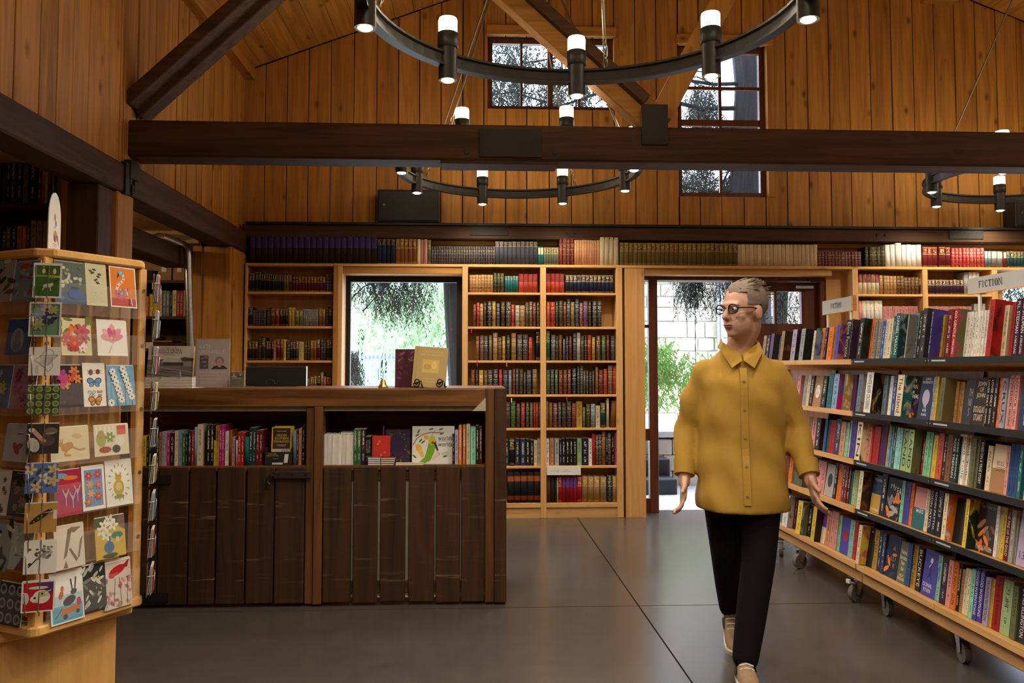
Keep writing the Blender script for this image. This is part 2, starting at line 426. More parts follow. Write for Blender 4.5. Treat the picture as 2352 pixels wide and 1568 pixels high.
# openings in the back wall: (x0, x1, z0, z1)
W1 = (X_(1119, YB), X_(1413, YB), Z_(251, YB, 1260), Z_(84, YB, 1260))
W2 = (X_(1560, YB), X_(1768, YB), Z_(452, YB, 1660), Z_(104, YB, 1660))
W3 = (X_(792, YB), X_(1063, YB), .55, Z_(634, YB, 920))
D1 = (X_(1469, YB), X_(1891, YB), 0.0, Z_(635, YB, 1600))
W4 = (X_(2291, YB), X_(2291, YB) + .95, .55, Z_(634, YB, 2320))
HOLES = [W1, W2, W3, D1, W4]
mb = MB()
for a, b, c, d in cells(-2.1, XR, 0, 5.6, HOLES): mb.box(a, YB + .03, c, b, YB + .16, d)
wall_back = struct(mb.build('wall_back', 'backing'))
x = -1.99; i = 0
HB = [(h[0], h[1], h[2], h[3]) for h in (W1, W2)]
while x < XR - .05:
    w = random.choice((.186, .190, .194, .198)); g = random.choice((.006, .008, .010)); xb = min(x + w, XR)
    for a, b, c, d in cells(x + g / 2, xb - g / 2, 2.49, 5.5, HB):
        if b - a < .015: continue
        yo = random.uniform(-.004, .004)
        poly = [(a, c), (b, c), (b, min(d, roof(b) - .01)), (a, min(d, roof(a) - .01))]
        if a < RIDGE_X < b and d > 5.4: poly.insert(3, (RIDGE_X, RIDGE_Z - .01))
        MB().prism(poly, YB + yo, YB + .029, 'Y').build('board', 'pine_Z', wall_back, bevel=.003)
    x = xb
# plain lining below the boards, seen behind the shelves
for a, b, c, d in cells(-2.0, XR, 0, 2.49, [W3, D1, W4]):
    MB().box(a, YB + .01, c, b, YB + .032, d).build('lining_panel', 'plywood_Z', wall_back)

# wall plate along the back with its black steel ledge and punched plates
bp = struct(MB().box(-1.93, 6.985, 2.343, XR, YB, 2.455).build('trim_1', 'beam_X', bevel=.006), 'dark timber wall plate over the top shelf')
MB().box(-1.9, 6.965, 2.455, XR, YB, 2.475).box(-1.9, YB - .012, 2.475, XR, YB - .004, 2.505).build('steel_angle', 'iron', bp)
for p0, p1, q0, q1 in ((1080, 1167, 521, 543), (2180, 2258, 535, 552)):
    a, b = P(p0, q1, Y=6.985), P(p1, q0, Y=6.985)
    MB().box(a.x, 6.978, 2.375, b.x, 6.985, 2.45).build('punched_plate', 'mesh_plate', bp)
for px in (1302, 1320, 2015, 2034):
    a = P(px, 540, Y=6.985); MB().cyl((a.x, 6.972, 2.405), (a.x, 6.986, 2.405), .011, k=8).build('bolt', 'iron', bp)

# left wall: plate beam on posts, boards above
wl = struct(MB().box(-2.12, YN, 2.40, -2.0, 7.3, 3.9).build('wall_left', 'backing'))
y = YN
while y < 4.55:
    w = random.choice((.15, .17, .20, .23)); b = min(y + w, 4.57)
    MB().box(-2.0, y + .003, 2.36, XL + random.uniform(-.004, .003), b - .003, 3.86).build('board', 'pine_Z', wl, bevel=.003); y = b
y = 4.60
while y < 7.12:
    w = random.choice((.085, .11, .13, .15)); b = min(y + w, 7.14)
    MB().box(-2.0, y + .002, 2.38, -1.965 + random.uniform(-.006, .004), b - .003, 3.86).build('board', 'pine_Z', wl, bevel=.003); y = b
pl = struct(MB().box(-2.09, YN, 2.21, -1.895, 4.60, 2.365).build('trim_2', 'beam_Y', bevel=.01), 'dark timber plate beam along the side wall')
MB().box(-2.09, 4.61, 2.215, -1.900, 7.14, 2.395).build('beam_length', 'beam_Y', pl, bevel=.01)
mb = MB().box(-1.91, 4.55, 2.20, -1.885, 4.60, 2.375).box(-1.92, 4.60, 2.30, -1.88, 4.72, 2.40)
for i in range(5): mb.box(-1.897, 4.56 + .03 * i, 2.21 + .03 * (i % 3), -1.889, 4.58 + .03 * i, 2.27 + .03 * (i % 3))
mb.build('iron_strap', 'iron', pl)
struct(MB().box(-2.40, 4.75, 2.03, -2.20, 6.55, 2.17).build('trim_3', 'beam_Y', bevel=.008), 'header beam over the opening to the side room')
# posts under the plate
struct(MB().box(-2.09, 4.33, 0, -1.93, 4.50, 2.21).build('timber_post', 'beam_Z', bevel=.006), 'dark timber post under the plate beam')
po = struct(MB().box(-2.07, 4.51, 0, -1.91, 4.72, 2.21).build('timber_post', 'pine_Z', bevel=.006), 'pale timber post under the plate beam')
MB().box(-2.15, 4.50, 0, -2.072, 4.70, 2.21).build('cover_board', 'pine_Z', po)
po = struct(MB().box(-2.18, 6.60, 0, -1.905, 7.12, 2.21).build('timber_post', 'pine_Z', bevel=.006), 'boxed pine post in the far corner')
MB().box(-2.2, 6.585, 0, -2.13, 6.60, 2.21).build('cover_board', 'pine_Z', po); MB().box(-1.906, 6.62, 0, -1.893, 6.80, 2.20).build('cover_board', 'pine_Z', po)
struct(MB().box(P(143, 500, Y=4.66).x, 4.64, 0, P(216, 500, Y=4.66).x, 4.70, 2.35).build('wall_screen', 'shelf_Z', bevel=.004), 'pine end panel of the side room shelving')
# side room shell
struct(MB().box(-6, 7.16, 0, -2.05, 7.3, 2.5).box(-6.1, 1.5, 0, -6, 7.3, 2.5).box(-6, 1.5, 0, -2.05, 1.6, 2.5).build('wall_side_room', 'plywood_Z'))
struct(MB().box(-2.1, YN, 0, -1.98, 1.6, 2.21).build('wall_left_near', 'plywood_Z'))
struct(MB().box(-6.1, 1.5, 2.42, -2.05, 7.3, 2.5).build('ceiling_side_room', 'plywood_Y'))
struct(MB().box(XR, YN, 0, XR + .12, 7.3, 4.2).build('wall_right', 'pine_Z'))
struct(MB().prism([(-2.1, 0), (XR, 0), (XR, roof(XR)), (RIDGE_X, RIDGE_Z), (-2.1, roof(-2.1))], YN - .12, YN, 'Y').build('wall_behind', 'pine_Z'))

# plank ceiling on both slopes
ce = struct(MB().prism([(-2.3, roof(-2.3) + .03), (RIDGE_X, RIDGE_Z + .03), (RIDGE_X, RIDGE_Z + .1), (-2.3, roof(-2.3) + .1)], YN, 7.32, 'Y')
            .prism([(6.8, roof(6.8) + .03), (RIDGE_X, RIDGE_Z + .03), (RIDGE_X, RIDGE_Z + .1), (6.8, roof(6.8) + .1)], YN, 7.32, 'Y').build('ceiling', 'backing'))
for sx, x0, x1 in ((-1, -2.0, RIDGE_X), (1, RIDGE_X, XR)):
    n = 26; 
    for i in range(n):
        a = x0 + (x1 - x0) * i / n + .002; b = x0 + (x1 - x0) * (i + 1) / n - .002
        MB().prism([(a, roof(a)), (b, roof(b)), (b, roof(b) + .028), (a, roof(a) + .028)], YN, YB, 'Y').build('ceiling_board', 'pine_Y', ce)
# eaves strip on the left and the short rafter feet
struct(MB().bar((-1.93, 4.3, 3.80), (-1.93, 7.14, 3.80), .09, .13).build('trim_4', 'pine_Y'), 'pine eaves strip between the side wall and the plank ceiling')
struct(MB().box(4.05, 6.95, roof(4.2) - .17, 4.35, YB, roof(4.2) - .02).build('trim_5', 'pine_X'), 'short rafter end under the ceiling')

# roof truss: tie beam, raking struts and plates
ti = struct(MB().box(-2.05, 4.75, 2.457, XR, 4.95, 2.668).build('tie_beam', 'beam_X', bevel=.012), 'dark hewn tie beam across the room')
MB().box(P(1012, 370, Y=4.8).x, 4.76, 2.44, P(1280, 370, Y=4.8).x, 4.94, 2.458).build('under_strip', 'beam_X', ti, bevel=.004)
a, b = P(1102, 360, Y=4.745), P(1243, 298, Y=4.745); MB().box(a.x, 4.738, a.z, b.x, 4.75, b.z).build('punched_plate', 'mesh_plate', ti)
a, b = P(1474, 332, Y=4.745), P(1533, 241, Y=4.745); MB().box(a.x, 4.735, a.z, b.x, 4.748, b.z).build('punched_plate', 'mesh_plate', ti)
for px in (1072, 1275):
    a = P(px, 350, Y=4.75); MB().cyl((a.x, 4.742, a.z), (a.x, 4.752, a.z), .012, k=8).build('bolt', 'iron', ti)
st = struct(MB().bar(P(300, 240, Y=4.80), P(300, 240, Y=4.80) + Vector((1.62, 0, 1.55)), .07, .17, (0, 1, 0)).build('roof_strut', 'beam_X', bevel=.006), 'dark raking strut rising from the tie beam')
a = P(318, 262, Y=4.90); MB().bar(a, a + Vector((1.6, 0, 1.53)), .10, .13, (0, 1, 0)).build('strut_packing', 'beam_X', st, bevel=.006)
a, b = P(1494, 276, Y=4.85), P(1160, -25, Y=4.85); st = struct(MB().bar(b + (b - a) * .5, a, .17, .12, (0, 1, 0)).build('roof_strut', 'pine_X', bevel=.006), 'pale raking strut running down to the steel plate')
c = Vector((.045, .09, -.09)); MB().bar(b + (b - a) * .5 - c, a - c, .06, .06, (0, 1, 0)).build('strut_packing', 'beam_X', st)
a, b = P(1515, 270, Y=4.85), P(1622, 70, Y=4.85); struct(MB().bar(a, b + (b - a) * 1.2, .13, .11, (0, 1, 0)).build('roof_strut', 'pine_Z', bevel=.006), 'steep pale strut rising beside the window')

def window(name, h, cols, rows, fr, mu, mat, label, depth=.05, yo=.06, midrail=None, casing=None):
    x0, x1, z0, z1 = h; Y = YB + yo; w = struct(link(name, None), label)
    MB().box(x0, Y, z0, x0 + fr, Y + depth, z1).box(x1 - fr, Y, z0, x1, Y + depth, z1).box(x0 + fr, Y, z0, x1 - fr, Y + depth, z0 + fr).box(x0 + fr, Y, z1 - fr, x1 - fr, Y + depth, z1).build('frame', mat, w)
    xs = [x0 + fr + (x1 - x0 - 2 * fr) * i / cols for i in range(cols + 1)]; zs = [z0 + fr + (z1 - z0 - 2 * fr) * i / rows for i in range(rows + 1)]
    for i in range(1, cols):
        q = mu * (2.2 if midrail == ('v', i) else 1); MB().box(xs[i] - q / 2, Y + .01, zs[0], xs[i] + q / 2, Y + .035, zs[-1]).build('glazing_bar', mat, w)
    for i in range(1, rows):
        q = mu * (2.2 if midrail == ('h', i) else 1); MB().box(xs[0], Y + .008, zs[i] - q / 2, xs[-1], Y + .033, zs[i] + q / 2).build('glazing_bar', mat, w)
    for i in range(cols):
        for j in range(rows): MB().box(xs[i] + .002, Y + .02, zs[j] + .002, xs[i + 1] - .002, Y + .023, zs[j + 1] - .002).build('pane', 'glass', w)
    if casing:
        for bx in casing: MB().box(*bx).build('casing', 'pine_X' if bx[3] - bx[0] > bx[5] - bx[2] else 'pine_Z', w, bevel=.003)
    return w
c = .06
window('window_1', W1, 4, 2, .045, .022, 'mahogany_Z', 'wide high gable window of eight panes', midrail=('v', 2),
       casing=[(W1[0] - .01, YB - .035, W1[3] + .0, W1[1] + .02, YB, W1[3] + .085), (W1[1] - .001, YB - .01, W1[2], W1[1] + .045, YB + .1, W1[3])])
window('window_2', W2, 2, 4, .05, .026, 'mahogany_Z', 'tall gable window of eight panes behind the tie beam', midrail=('h', 2),
       casing=[(W2[0] - .01, YB - .035, W2[3], W2[1] + .05, YB, W2[3] + .085), (W2[1] - .001, YB - .01, W2[2], W2[1] + .06, YB + .1, W2[3])])
window('window_3', W3, 1, 1, .05, .02, 'iron', 'picture window behind the counter with black frame', yo=.02,
       casing=[(W3[0] - .06, 6.93, .5, W3[0] - .018, YB + .03, W3[3] + .07), (W3[1] + .002, 6.96, .5, W3[1] + .02, YB + .03, W3[3] + .07), (W3[0] - .018, 6.96, W3[3], W3[1] + .002, YB + .03, W3[3] + .075)])
window('window_4', W4, 1, 1, .05, .02, 'shelf_Z', 'window beyond the end of the shelves', yo=.02)

# door opening: lining boards, fixed side light, glazed leaf
x0, x1, z0, z1 = D1
dr = struct(link('door_1', None), 'glazed timber double door standing half open')
MB().box(X_(1432, 7.0), 6.955, 0, x0, YB + .02, 2.10).build('lining_board', 'plywood_Z', dr)
MB().box(x1, 7.10, 0, X_(1957, 7.1), YB + .02, 2.10).build('lining_board', 'plywood_Z', dr)
MB().box(x1 + .18, 6.96, 0, x1 + .21, 7.10, 2.10).build('lining_board', 'shelf_Z', dr)
MB().box(x0, 6.98, z1 - .004, x1, YB + .02, 2.10).build('head_board', 'plywood_X', dr)
MB().box(x0, 7.12, z1 - .035, x1, YB + .16, z1 - .004).build('door_frame', 'mahogany_Z', dr)
MB().box(x1 - .045, 7.12, 0, x1, YB + .16, z1 - .03).build('door_frame', 'mahogany_Z', dr)
a, b = X_(1488, 7.17), X_(1508, 7.17)
MB().box(a, YB, 0, b, YB + .07, z1 - .03).build('stile', 'mahogany_Z', dr, bevel=.003)
MB().box(x0, YB + .01, 0, x0 + .012, YB + .06, z1 - .03).box(x0, YB + .01, 0, a, YB + .06, .12).box(x0, YB + .01, Z_(752, 7.17), a, YB + .06, Z_(745, 7.17)).box(x0, YB + .01, .62, a, YB + .06, .72).build('side_frame', 'mahogany_Z', dr)
MB().box(x0 + .012, YB + .03, .12, a, YB + .033, z1 - .03).build('pane', 'glass', dr)
lx0, lx1 = X_(1681, 7.2), x1 - .047
zr = (Z_(750, 7.2), Z_(742, 7.2)); zt = Z_(667, 7.2)
lf = MB().box(lx0, YB + .04, 0.01, lx0 + .06, YB + .085, z1 - .04).box(lx1 - .14, YB + .04, 0.01, lx1, YB + .085, z1 - .04).box(lx0 + .06, YB + .04, zt, lx1 - .14, YB + .085, z1 - .04)
xm = X_(1779, 7.2)
lf.box(lx0 + .06, YB + .045, 1.30, lx1 - .14, YB + .08, zr[1]).box(lx0 + .06, YB + .045, .01, lx1 - .14, YB + .08, .25).box(xm - .012, YB + .045, zr[1], xm + .012, YB + .08, zt).box(lx0 + .06, YB + .045, .70, lx1 - .14, YB + .08, .80)
lf = lf.build('door_leaf', 'mahogany_Z', dr)
for a, b, c, d in ((lx0 + .06, xm - .012, zr[1], zt), (xm + .012, lx1 - .14, zr[1], zt), (lx0 + .06, lx1 - .14, .80, 1.30), (lx0 + .06, lx1 - .14, .25, .70)):
    MB().box(a, YB + .06, c, b, YB + .063, d).build('pane', 'glass', lf)
MB().box(lx1 - .20, YB + .01, z1 - .10, lx1 - .04, YB + .04, z1 - .075).build('door_closer', 'galvanised', lf)

# ---------------------------------------------------------------- outdoors
struct(MB().box(-20, 7.30, -.5, 30, 9.3, -.02).build('ground', 'paving'))
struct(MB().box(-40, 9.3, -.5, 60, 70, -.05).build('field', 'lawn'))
def strands(name, boxes, mat, parent, seed, n, L=(.25, .7), size=.03, droop=1.0):
    """weeping sprays: thin hanging twigs set with small leaves"""
    rg = random.Random(seed); vs, fs = [], []
    for k in range(n):
        c, r = rg.choice(boxes); p = Vector((c[0] + rg.uniform(-1, 1) * r[0], c[1] + rg.uniform(-1, 1) * r[1], c[2] + rg.uniform(-1, 1) * r[2]))
        d = Vector((rg.uniform(-.5, .5), rg.uniform(-.5, .5), -droop)).normalized(); ln = rg.uniform(*L); m = int(ln / size * 1.3) + 2
        for i in range(m):
            q = p + d * (ln * i / m); a = rg.uniform(0, 6.283); s = size * rg.uniform(.6, 1.4)
            t = Vector((math.cos(a) * .7, math.sin(a) * .7, -rg.uniform(.4, 1.2))).normalized() * s; w = t.cross(Vector((math.sin(a), -math.cos(a), .3))).normalized() * s * .22
            o = len(vs); vs += [q - w, q + w, q + t]; fs.append((o, o + 1, o + 2))
    mb = MB(); mb.add(vs, fs); return mb.build(name, mat, parent, fix=False)
def tree(label, base, h, r, lean=(0, 0), limbs=(), group='trees outside'):
    t = thing('tree', label, 'tree', base, 0, group); pts = [(lean[0] * i / 8 + .05 * math.sin(i * 1.7), lean[1] * i / 8, h * i / 8) for i in range(9)]
    MB().tube(pts, r, 10, rs=[r * (1.25 - .06 * i) * (1 + .06 * math.sin(i * 2.3)) for i in range(9)]).build('trunk', 'bark', t)
    rg = random.Random(hash(label) % 999 if False else len(label))
    for (z, dx, dy, dz, rr) in limbs:
        p = Vector((lean[0] * z / h, lean[1] * z / h, z)); q = []
        for i in range(7): q.append(p + Vector((dx, dy, dz)) * (i / 6) + Vector((0, rg.uniform(-.1, .1), rg.uniform(-.12, .12))) * (i > 0))
        br = MB().tube(q, rr, 6, rs=[rr * (1 - i / 8) for i in range(7)])
        for s in range(9):
            b = q[rg.randint(1, 6)]; d = Vector((rg.uniform(-1, 1), rg.uniform(-.5, .5), rg.uniform(-.9, .5))) * .5
            br.tube([b, b + d * .5 + Vector((0, 0, .06)), b + d], .009, 4)
        br.build('branch', 'bark', t)
    return t
bt = P(1712, 300, Y=9.6); o1 = Vector((bt.x, 9.6, -.05))
t1 = tree('big dark rough-barked tree trunk filling the tall window', o1, 7.5, .24, (.1, 0),
          [(3.2, -1.5, .3, .25, .022), (3.5, -1.7, -.2, -.1, .02), (3.9, -3.0, .1, .5, .035), (4.4, -3.4, .3, .2, .03), (4.2, -2.6, .2, -.3, .025), (4.7, -2.8, -.2, .1, .025), (3.0, -.9, .2, -.2, .018), (3.7, -.8, .2, -.5, .018)])
bxs = []
for px, py, rx, rz in ((1160, 120, .3, .25), (1230, 170, .35, .4), (1300, 200, .3, .3), (1370, 150, .25, .35), (1160, 210, .25, .25), (1610, 230, .15, .2), (1600, 380, .2, .3), (1620, 300, .15, .2), (1690, 420, .2, .1)):
    c = P(px, py, Y=9.9) - o1; bxs.append(((c.x, c.y, c.z), (rx, .3, rz)))
strands('foliage', bxs, 'foliage_dark', t1, 5, 2600, (.12, .42), .034, .9)
strands('added_shade_crown', [((-1.5, .4, 7.2), (2.6, 1.8, .8)), ((1.0, .6, 7.0), (1.8, 1.6, .8)), ((-4.0, .4, 6.6), (1.6, 1.6, .8))], 'foliage_dark', t1, 15, 420, (.3, .9), .34, .4)  # leaf canopy added out of view to shade the trunk and foliage below
rg = random.Random(12); tw = MB()
for i in range(90):
    c, r = rg.choice(bxs); p = Vector(c) + Vector((rg.uniform(-1.3, 1.3) * r[0], 0, rg.uniform(-1, 1.2) * r[2])); d = Vector((rg.uniform(-1, 1), rg.uniform(-.2, .2), rg.uniform(-.5, .6))); q = [p]
    for k in range(4): d += Vector((rg.uniform(-.4, .4), 0, rg.uniform(-.5, .4))); q.append(q[-1] + d * .10)
    tw.tube(q, .006, 4, rs=[.009, .007, .006, .004, .003])
tw.build('twigs', 'bark', t1)
bt = P(1046, 760, Y=8.7)
t2 = tree('dark tree trunk close outside the picture window', (bt.x, 8.7, -.05), 7.6, .085, (-.05, 0), [(2.5, -1.2, .2, .1, .035), (2.3, -.9, -.1, -.05, .02)])
c = P(900, 690, Y=9.0) - Vector((bt.x, 8.7, -.05))
strands('foliage', [((c.x + .15, c.y, c.z + .25), (.30, .2, .25)), ((c.x - .28, c.y, c.z + .28), (.25, .2, .18)), ((c.x + .05, c.y, c.z + .1), (.25, .2, .2)), ((c.x - .42, c.y, c.z - .65), (.06, .1, .1))], 'foliage_dark', t2, 6, 1150, (.12, .38), .022)
c = P(1640, 655, Y=8.8)
strands('added_shade_crown', [((-.4, .4, 7.6), (1.6, .8, .5))], 'foliage_dark', t2, 16, 160, (.3, .8), .3, .4)  # second unseen canopy, added to darken the tree by the picture window
t3 = tree('slim weeping tree hanging over the doorway', (c.x + .9, 9.0, -.05), 4.4, .07, (-.2, 0), [(2.7, -1.0, -.2, .05, .03), (2.5, -1.3, -.3, .2, .02), (2.6, .8, -.2, .1, .02)])
strands('foliage', [((-.95, -.2, 2.35), (.38, .2, .22)), ((-1.15, -.2, 2.3), (.12, .1, .2)), ((.05, -.2, 2.1), (.3, .2, .3)), ((-.6, -.2, 2.3), (.2, .2, .3))], 'foliage_dark', t3, 9, 900, (.12, .42), .022)
for i, (px, py, Y, rx, rz, lab) in enumerate(((880, 800, 24, 2.2, 1.3, 'pale haze-tinted tree beyond the fence, seen through the picture window'), (1000, 790, 20, 1.6, 1.5, 'pale round tree behind the display books, across the lawn'), (830, 740, 30, 2.6, 2.6, 'tall pale willow far across the lawn'))):
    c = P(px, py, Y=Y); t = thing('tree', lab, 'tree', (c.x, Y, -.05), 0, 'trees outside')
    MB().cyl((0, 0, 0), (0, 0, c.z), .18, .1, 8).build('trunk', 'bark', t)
    strands('foliage', [((0, 0, c.z), (rx, .8, rz)), ((rx * .3, 0, c.z + rz * .6), (rx * .5, .6, rz * .6))], 'foliage_haze_tint', t, 20 + i, 480, (.4, 1.2), .16, .5)
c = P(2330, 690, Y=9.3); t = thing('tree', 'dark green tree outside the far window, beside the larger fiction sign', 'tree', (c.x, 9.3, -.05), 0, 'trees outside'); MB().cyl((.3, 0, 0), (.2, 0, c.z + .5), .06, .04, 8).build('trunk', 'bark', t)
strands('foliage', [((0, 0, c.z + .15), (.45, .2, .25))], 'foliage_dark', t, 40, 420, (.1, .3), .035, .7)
a, b = P(800, 815, Y=17), P(950, 812, Y=17)
fe = thing('picket_fence', 'low grey picket fence across the lawn, seen through the picture window', 'fence', (0, 17, 0))
n = 34
for i in range(n):
    x = a.x - .5 + (b.x - a.x + 1.4) * i / n; MB().box(x, 0, 0, x + .035, .02, a.z + .1).build('picket', 'fence_paint', fe)
for z in (.35, a.z - .08): MB().box(a.x - .6, .02, z, b.x + .9, .05, z + .07).build('rail', 'fence_paint', fe)
# stone building across the yard with downpipe
sb = thing('stone_building', 'pale stone building across the yard, seen through the doorway', 'building', (0, 12.5, 0))
xa, xb = X_(1440, 12.5), X_(1900, 12.5)
MB().box(xa, .03, -.05, xb, .4, 4.2).build('wall_core', 'mortar', sb)
rg = random.Random(4); z = -.02
while z < 3.4:
    h = rg.uniform(.16, .26); x = xa
    while x < xb - .1:
        w = rg.uniform(.25, .55); MB().box(x + .01, -rg.uniform(0, .02), z + .01, min(x + w, xb) - .01, .05, z + h - .01).build('stone_block', 'stone', sb, bevel=.012); x += w
    z += h
MB().box(xa - .2, -.35, 3.42, xb, .5, 3.55).build('eave', 'zinc', sb)
pxx = X_(1653, 12.4); MB().cyl((pxx, -.08, .0), (pxx, -.08, 3.4), .05, k=8).build('downpipe', 'zinc', sb)
pxx = X_(1595, 12.2); tag(MB().tube([(pxx, 12.2, 3.43 - .1 * i) for i in range(34)], .006, 4, rs=[.004 + .006 * (i % 2) for i in range(34)]).build('rain_chain', 'iron'), 'thin dark rain chain hanging in front of the stone building', 'chain')
# planted bank with stone edge and dark steps
c = P(1545, 900, Y=10.6)
bk = thing('shrub', 'bright green leafy shrub on the bank outside the door', 'shrub', (c.x, 10.6, .5), 0)
strands('foliage', [((0, 0, c.z - .45), (.55, .3, .30)), ((-.3, 0, c.z - .2), (.3, .3, .25))], 'grass_green', bk, 31, 900, (.08, .25), .05, -.6)
a = P(1535, 1000, Y=8.9)
rt_ = thing('retaining_wall', 'pale stone retaining wall outside the door', 'wall', (0, 8.9, 0))
for i in range(5):
    for j in range(3): MB().box(a.x - .55 + .3 * i - .1 * (j % 2), 0, .17 * j - .03, a.x - .26 + .3 * i - .1 * (j % 2), 2.2, .17 * j + .135).build('stone_block', 'stone', rt_, bevel=.01)
MB().box(a.x - .8, -.05, .50, a.x + 1.1, 2.3, .57).build('coping', 'mortar', rt_, bevel=.01)
for i, lab in enumerate(('lower dark timber step outside the door', 'upper dark timber step outside the door')):
    b = P(1508, 1062, Y=8.5); tag(MB().box(b.x - .5, 8.28 + .30 * i, -.02 if i == 0 else -.02, b.x + .16, 8.575 + .30 * i, .17 * i + .13).build('garden_step', 'dark_step', bevel=.008), lab, 'step')
struct(MB().prism([(-2.6, roof(-2.6) + .10), (RIDGE_X, RIDGE_Z + .10), (7.2, roof(7.2) + .10), (7.2, roof(7.2) + .16), (RIDGE_X, RIDGE_Z + .16), (-2.6, roof(-2.6) + .16)], YN - .3, 8.1, 'Y').build('roof', 'zinc'))  # unseen roof, its overhang past the back wall added for shade outside

# ---------------------------------------------------------------- ring chandeliers
LAMP_UP, LAMP_DOWN = 2.6, 24.0
def lamp_parts(root, a, r, seen=True):
    x, y = r * math.sin(a), r * math.cos(a)
    L = MB().cyl((x, y, -.095), (x, y, .085), .043, k=14, cap=False).cyl((x, y, -.080), (x, y, -.078), .042, k=14).lathe([(.046, .055), (.048, .057), (.048, .125), (.046, .127), (.0, .127)], (x, y, 0), 14).build('lamp_tube', 'steel', root)
    MB().lathe([(.043, .127), (.044, .185), (.041, .196), (0, .198)], (x, y, 0), 14).build('glass_shade', 'lamp_glass', L)
    MB().lathe([(.030, -.094), (.022, -.100), (0, -.101)], (x, y, 0), 12).build('spot_lens', 'lamp_lens', L)
    up = bpy.data.lights.new('uplight', 'POINT'); up.energy = LAMP_UP; up.color = (1.0, .85, .62); up.shadow_soft_size = .05
    o = link('uplight', up, root, (x, y, .27))
    dn = bpy.data.lights.new('downlight', 'SPOT'); dn.energy = LAMP_DOWN; dn.color = (1.0, .89, .72); dn.spot_size = R(150); dn.spot_blend = .7; dn.shadow_soft_size = .03
    o = link('downlight', dn, root, (x, y, -.12))
def chandelier(x, y, z, ph, label, r=.85, rods=4, rod_ph=.4):
    c = thing('ring_chandelier', label, 'chandelier', (x, y, z), 0, 'ring chandeliers')
    k = 72; prof = [(-.032, -.028), (.032, -.028), (.032, -.020), (.006, -.016), (.006, .016), (.032, .020), (.032, .028), (-.032, .028), (-.032, .020), (-.006, .016), (-.006, -.016), (-.032, -.020)]
    # rolled channel: an I-shaped section turned on its side reads as two lips with a groove
    prof = [(-.022, -.034), (.022, -.034), (.022, -.024), (.010, -.018), (.010, .018), (.022, .024), (.022, .034), (-.022, .034), (-.022, .024), (-.010, .018), (-.010, -.018), (-.022, -.024)]
    m = len(prof); vs = [((r + p[0]) * math.sin(2 * math.pi * i / k), (r + p[0]) * math.cos(2 * math.pi * i / k), p[1]) for i in range(k) for p in prof]
    mb = MB(); mb.add(vs, [(i * m + j, i * m + (j + 1) % m, ((i + 1) % k) * m + (j + 1) % m, ((i + 1) % k) * m + j) for i in range(k) for j in range(m)])
    mb.build('ring', 'steel', c)
    for i in range(8): lamp_parts(c, ph + math.pi / 4 * i, r)
    top = roof(x) - z - .05
    MB().cyl((0, 0, top - .05), (0, 0, top + .04), .06, k=12).build('ceiling_rose', 'iron', c)
    for i in range(rods):
        a = rod_ph + 2 * math.pi / rods * i; p = Vector((r * math.sin(a), r * math.cos(a), .03)); q = Vector((0, 0, top - .03)); d = (q - p).normalized()
        rd = MB().cyl(p + d * .16, q, .0075, k=6).build('suspension_rod', 'chain_steel', c)
        ch = MB()
        for j in range(4):
            o = p + d * (.02 + .036 * j); u = d.orthogonal().normalized(); u = u if j % 2 else d.cross(u)
            ch.tube([o + d * (.026 * math.cos(t * .785)) + u * (.011 * math.sin(t * .785)) + d * .01 for t in range(8)], .0035, 4, True)
        ch.build('chain', 'chain_steel', rd)
    return c
chandelier(.426, 3.103, 2.67, .093, 'black ring chandelier hanging nearest, in front of the tie beam', rod_ph=.26)
chandelier(.329, 5.845, 2.67, .486, 'black ring chandelier behind the tie beam, over the counter', rod_ph=.62)
chandelier(4.33, 5.93, 2.68, .176, 'black ring chandelier at the far end beside the fiction shelves', rod_ph=.8)
chandelier(4.36, 3.1, 2.67, .3, 'unseen black ring chandelier added over the far aisle', rod_ph=.5)  # extra ring out of view, added for general room light
chandelier(.43, .36, 2.67, .2, 'unseen black ring chandelier added over the near floor', rod_ph=.5)  # this and the next ring added out of view to brighten rack and counter
chandelier(4.36, .36, 2.67, .2, 'unseen black ring chandelier added over the near aisle', rod_ph=.5)
b = bpy.data.lights.new('side_room_fill', 'POINT'); b.energy = 26; b.color = (1, .72, .42); b.shadow_soft_size = .08  # lamp added out of view to lift the dark side room
sl = thing('added_fill_lamp', 'unseen fill lamp added in the side room', 'lamp', (-3.2, 5.4, 2.30))
MB().lathe([(.02, .12), (.03, .05), (.11, -.03), (.105, -.03), (.025, .05)], (0, 0, 0), 16).build('lamp_shade', 'iron', sl)
MB().ball((0, 0, -.02), .04).build('bulb', 'lamp_glass', sl); link('side_room_fill', b, sl, (0, 0, -.08))

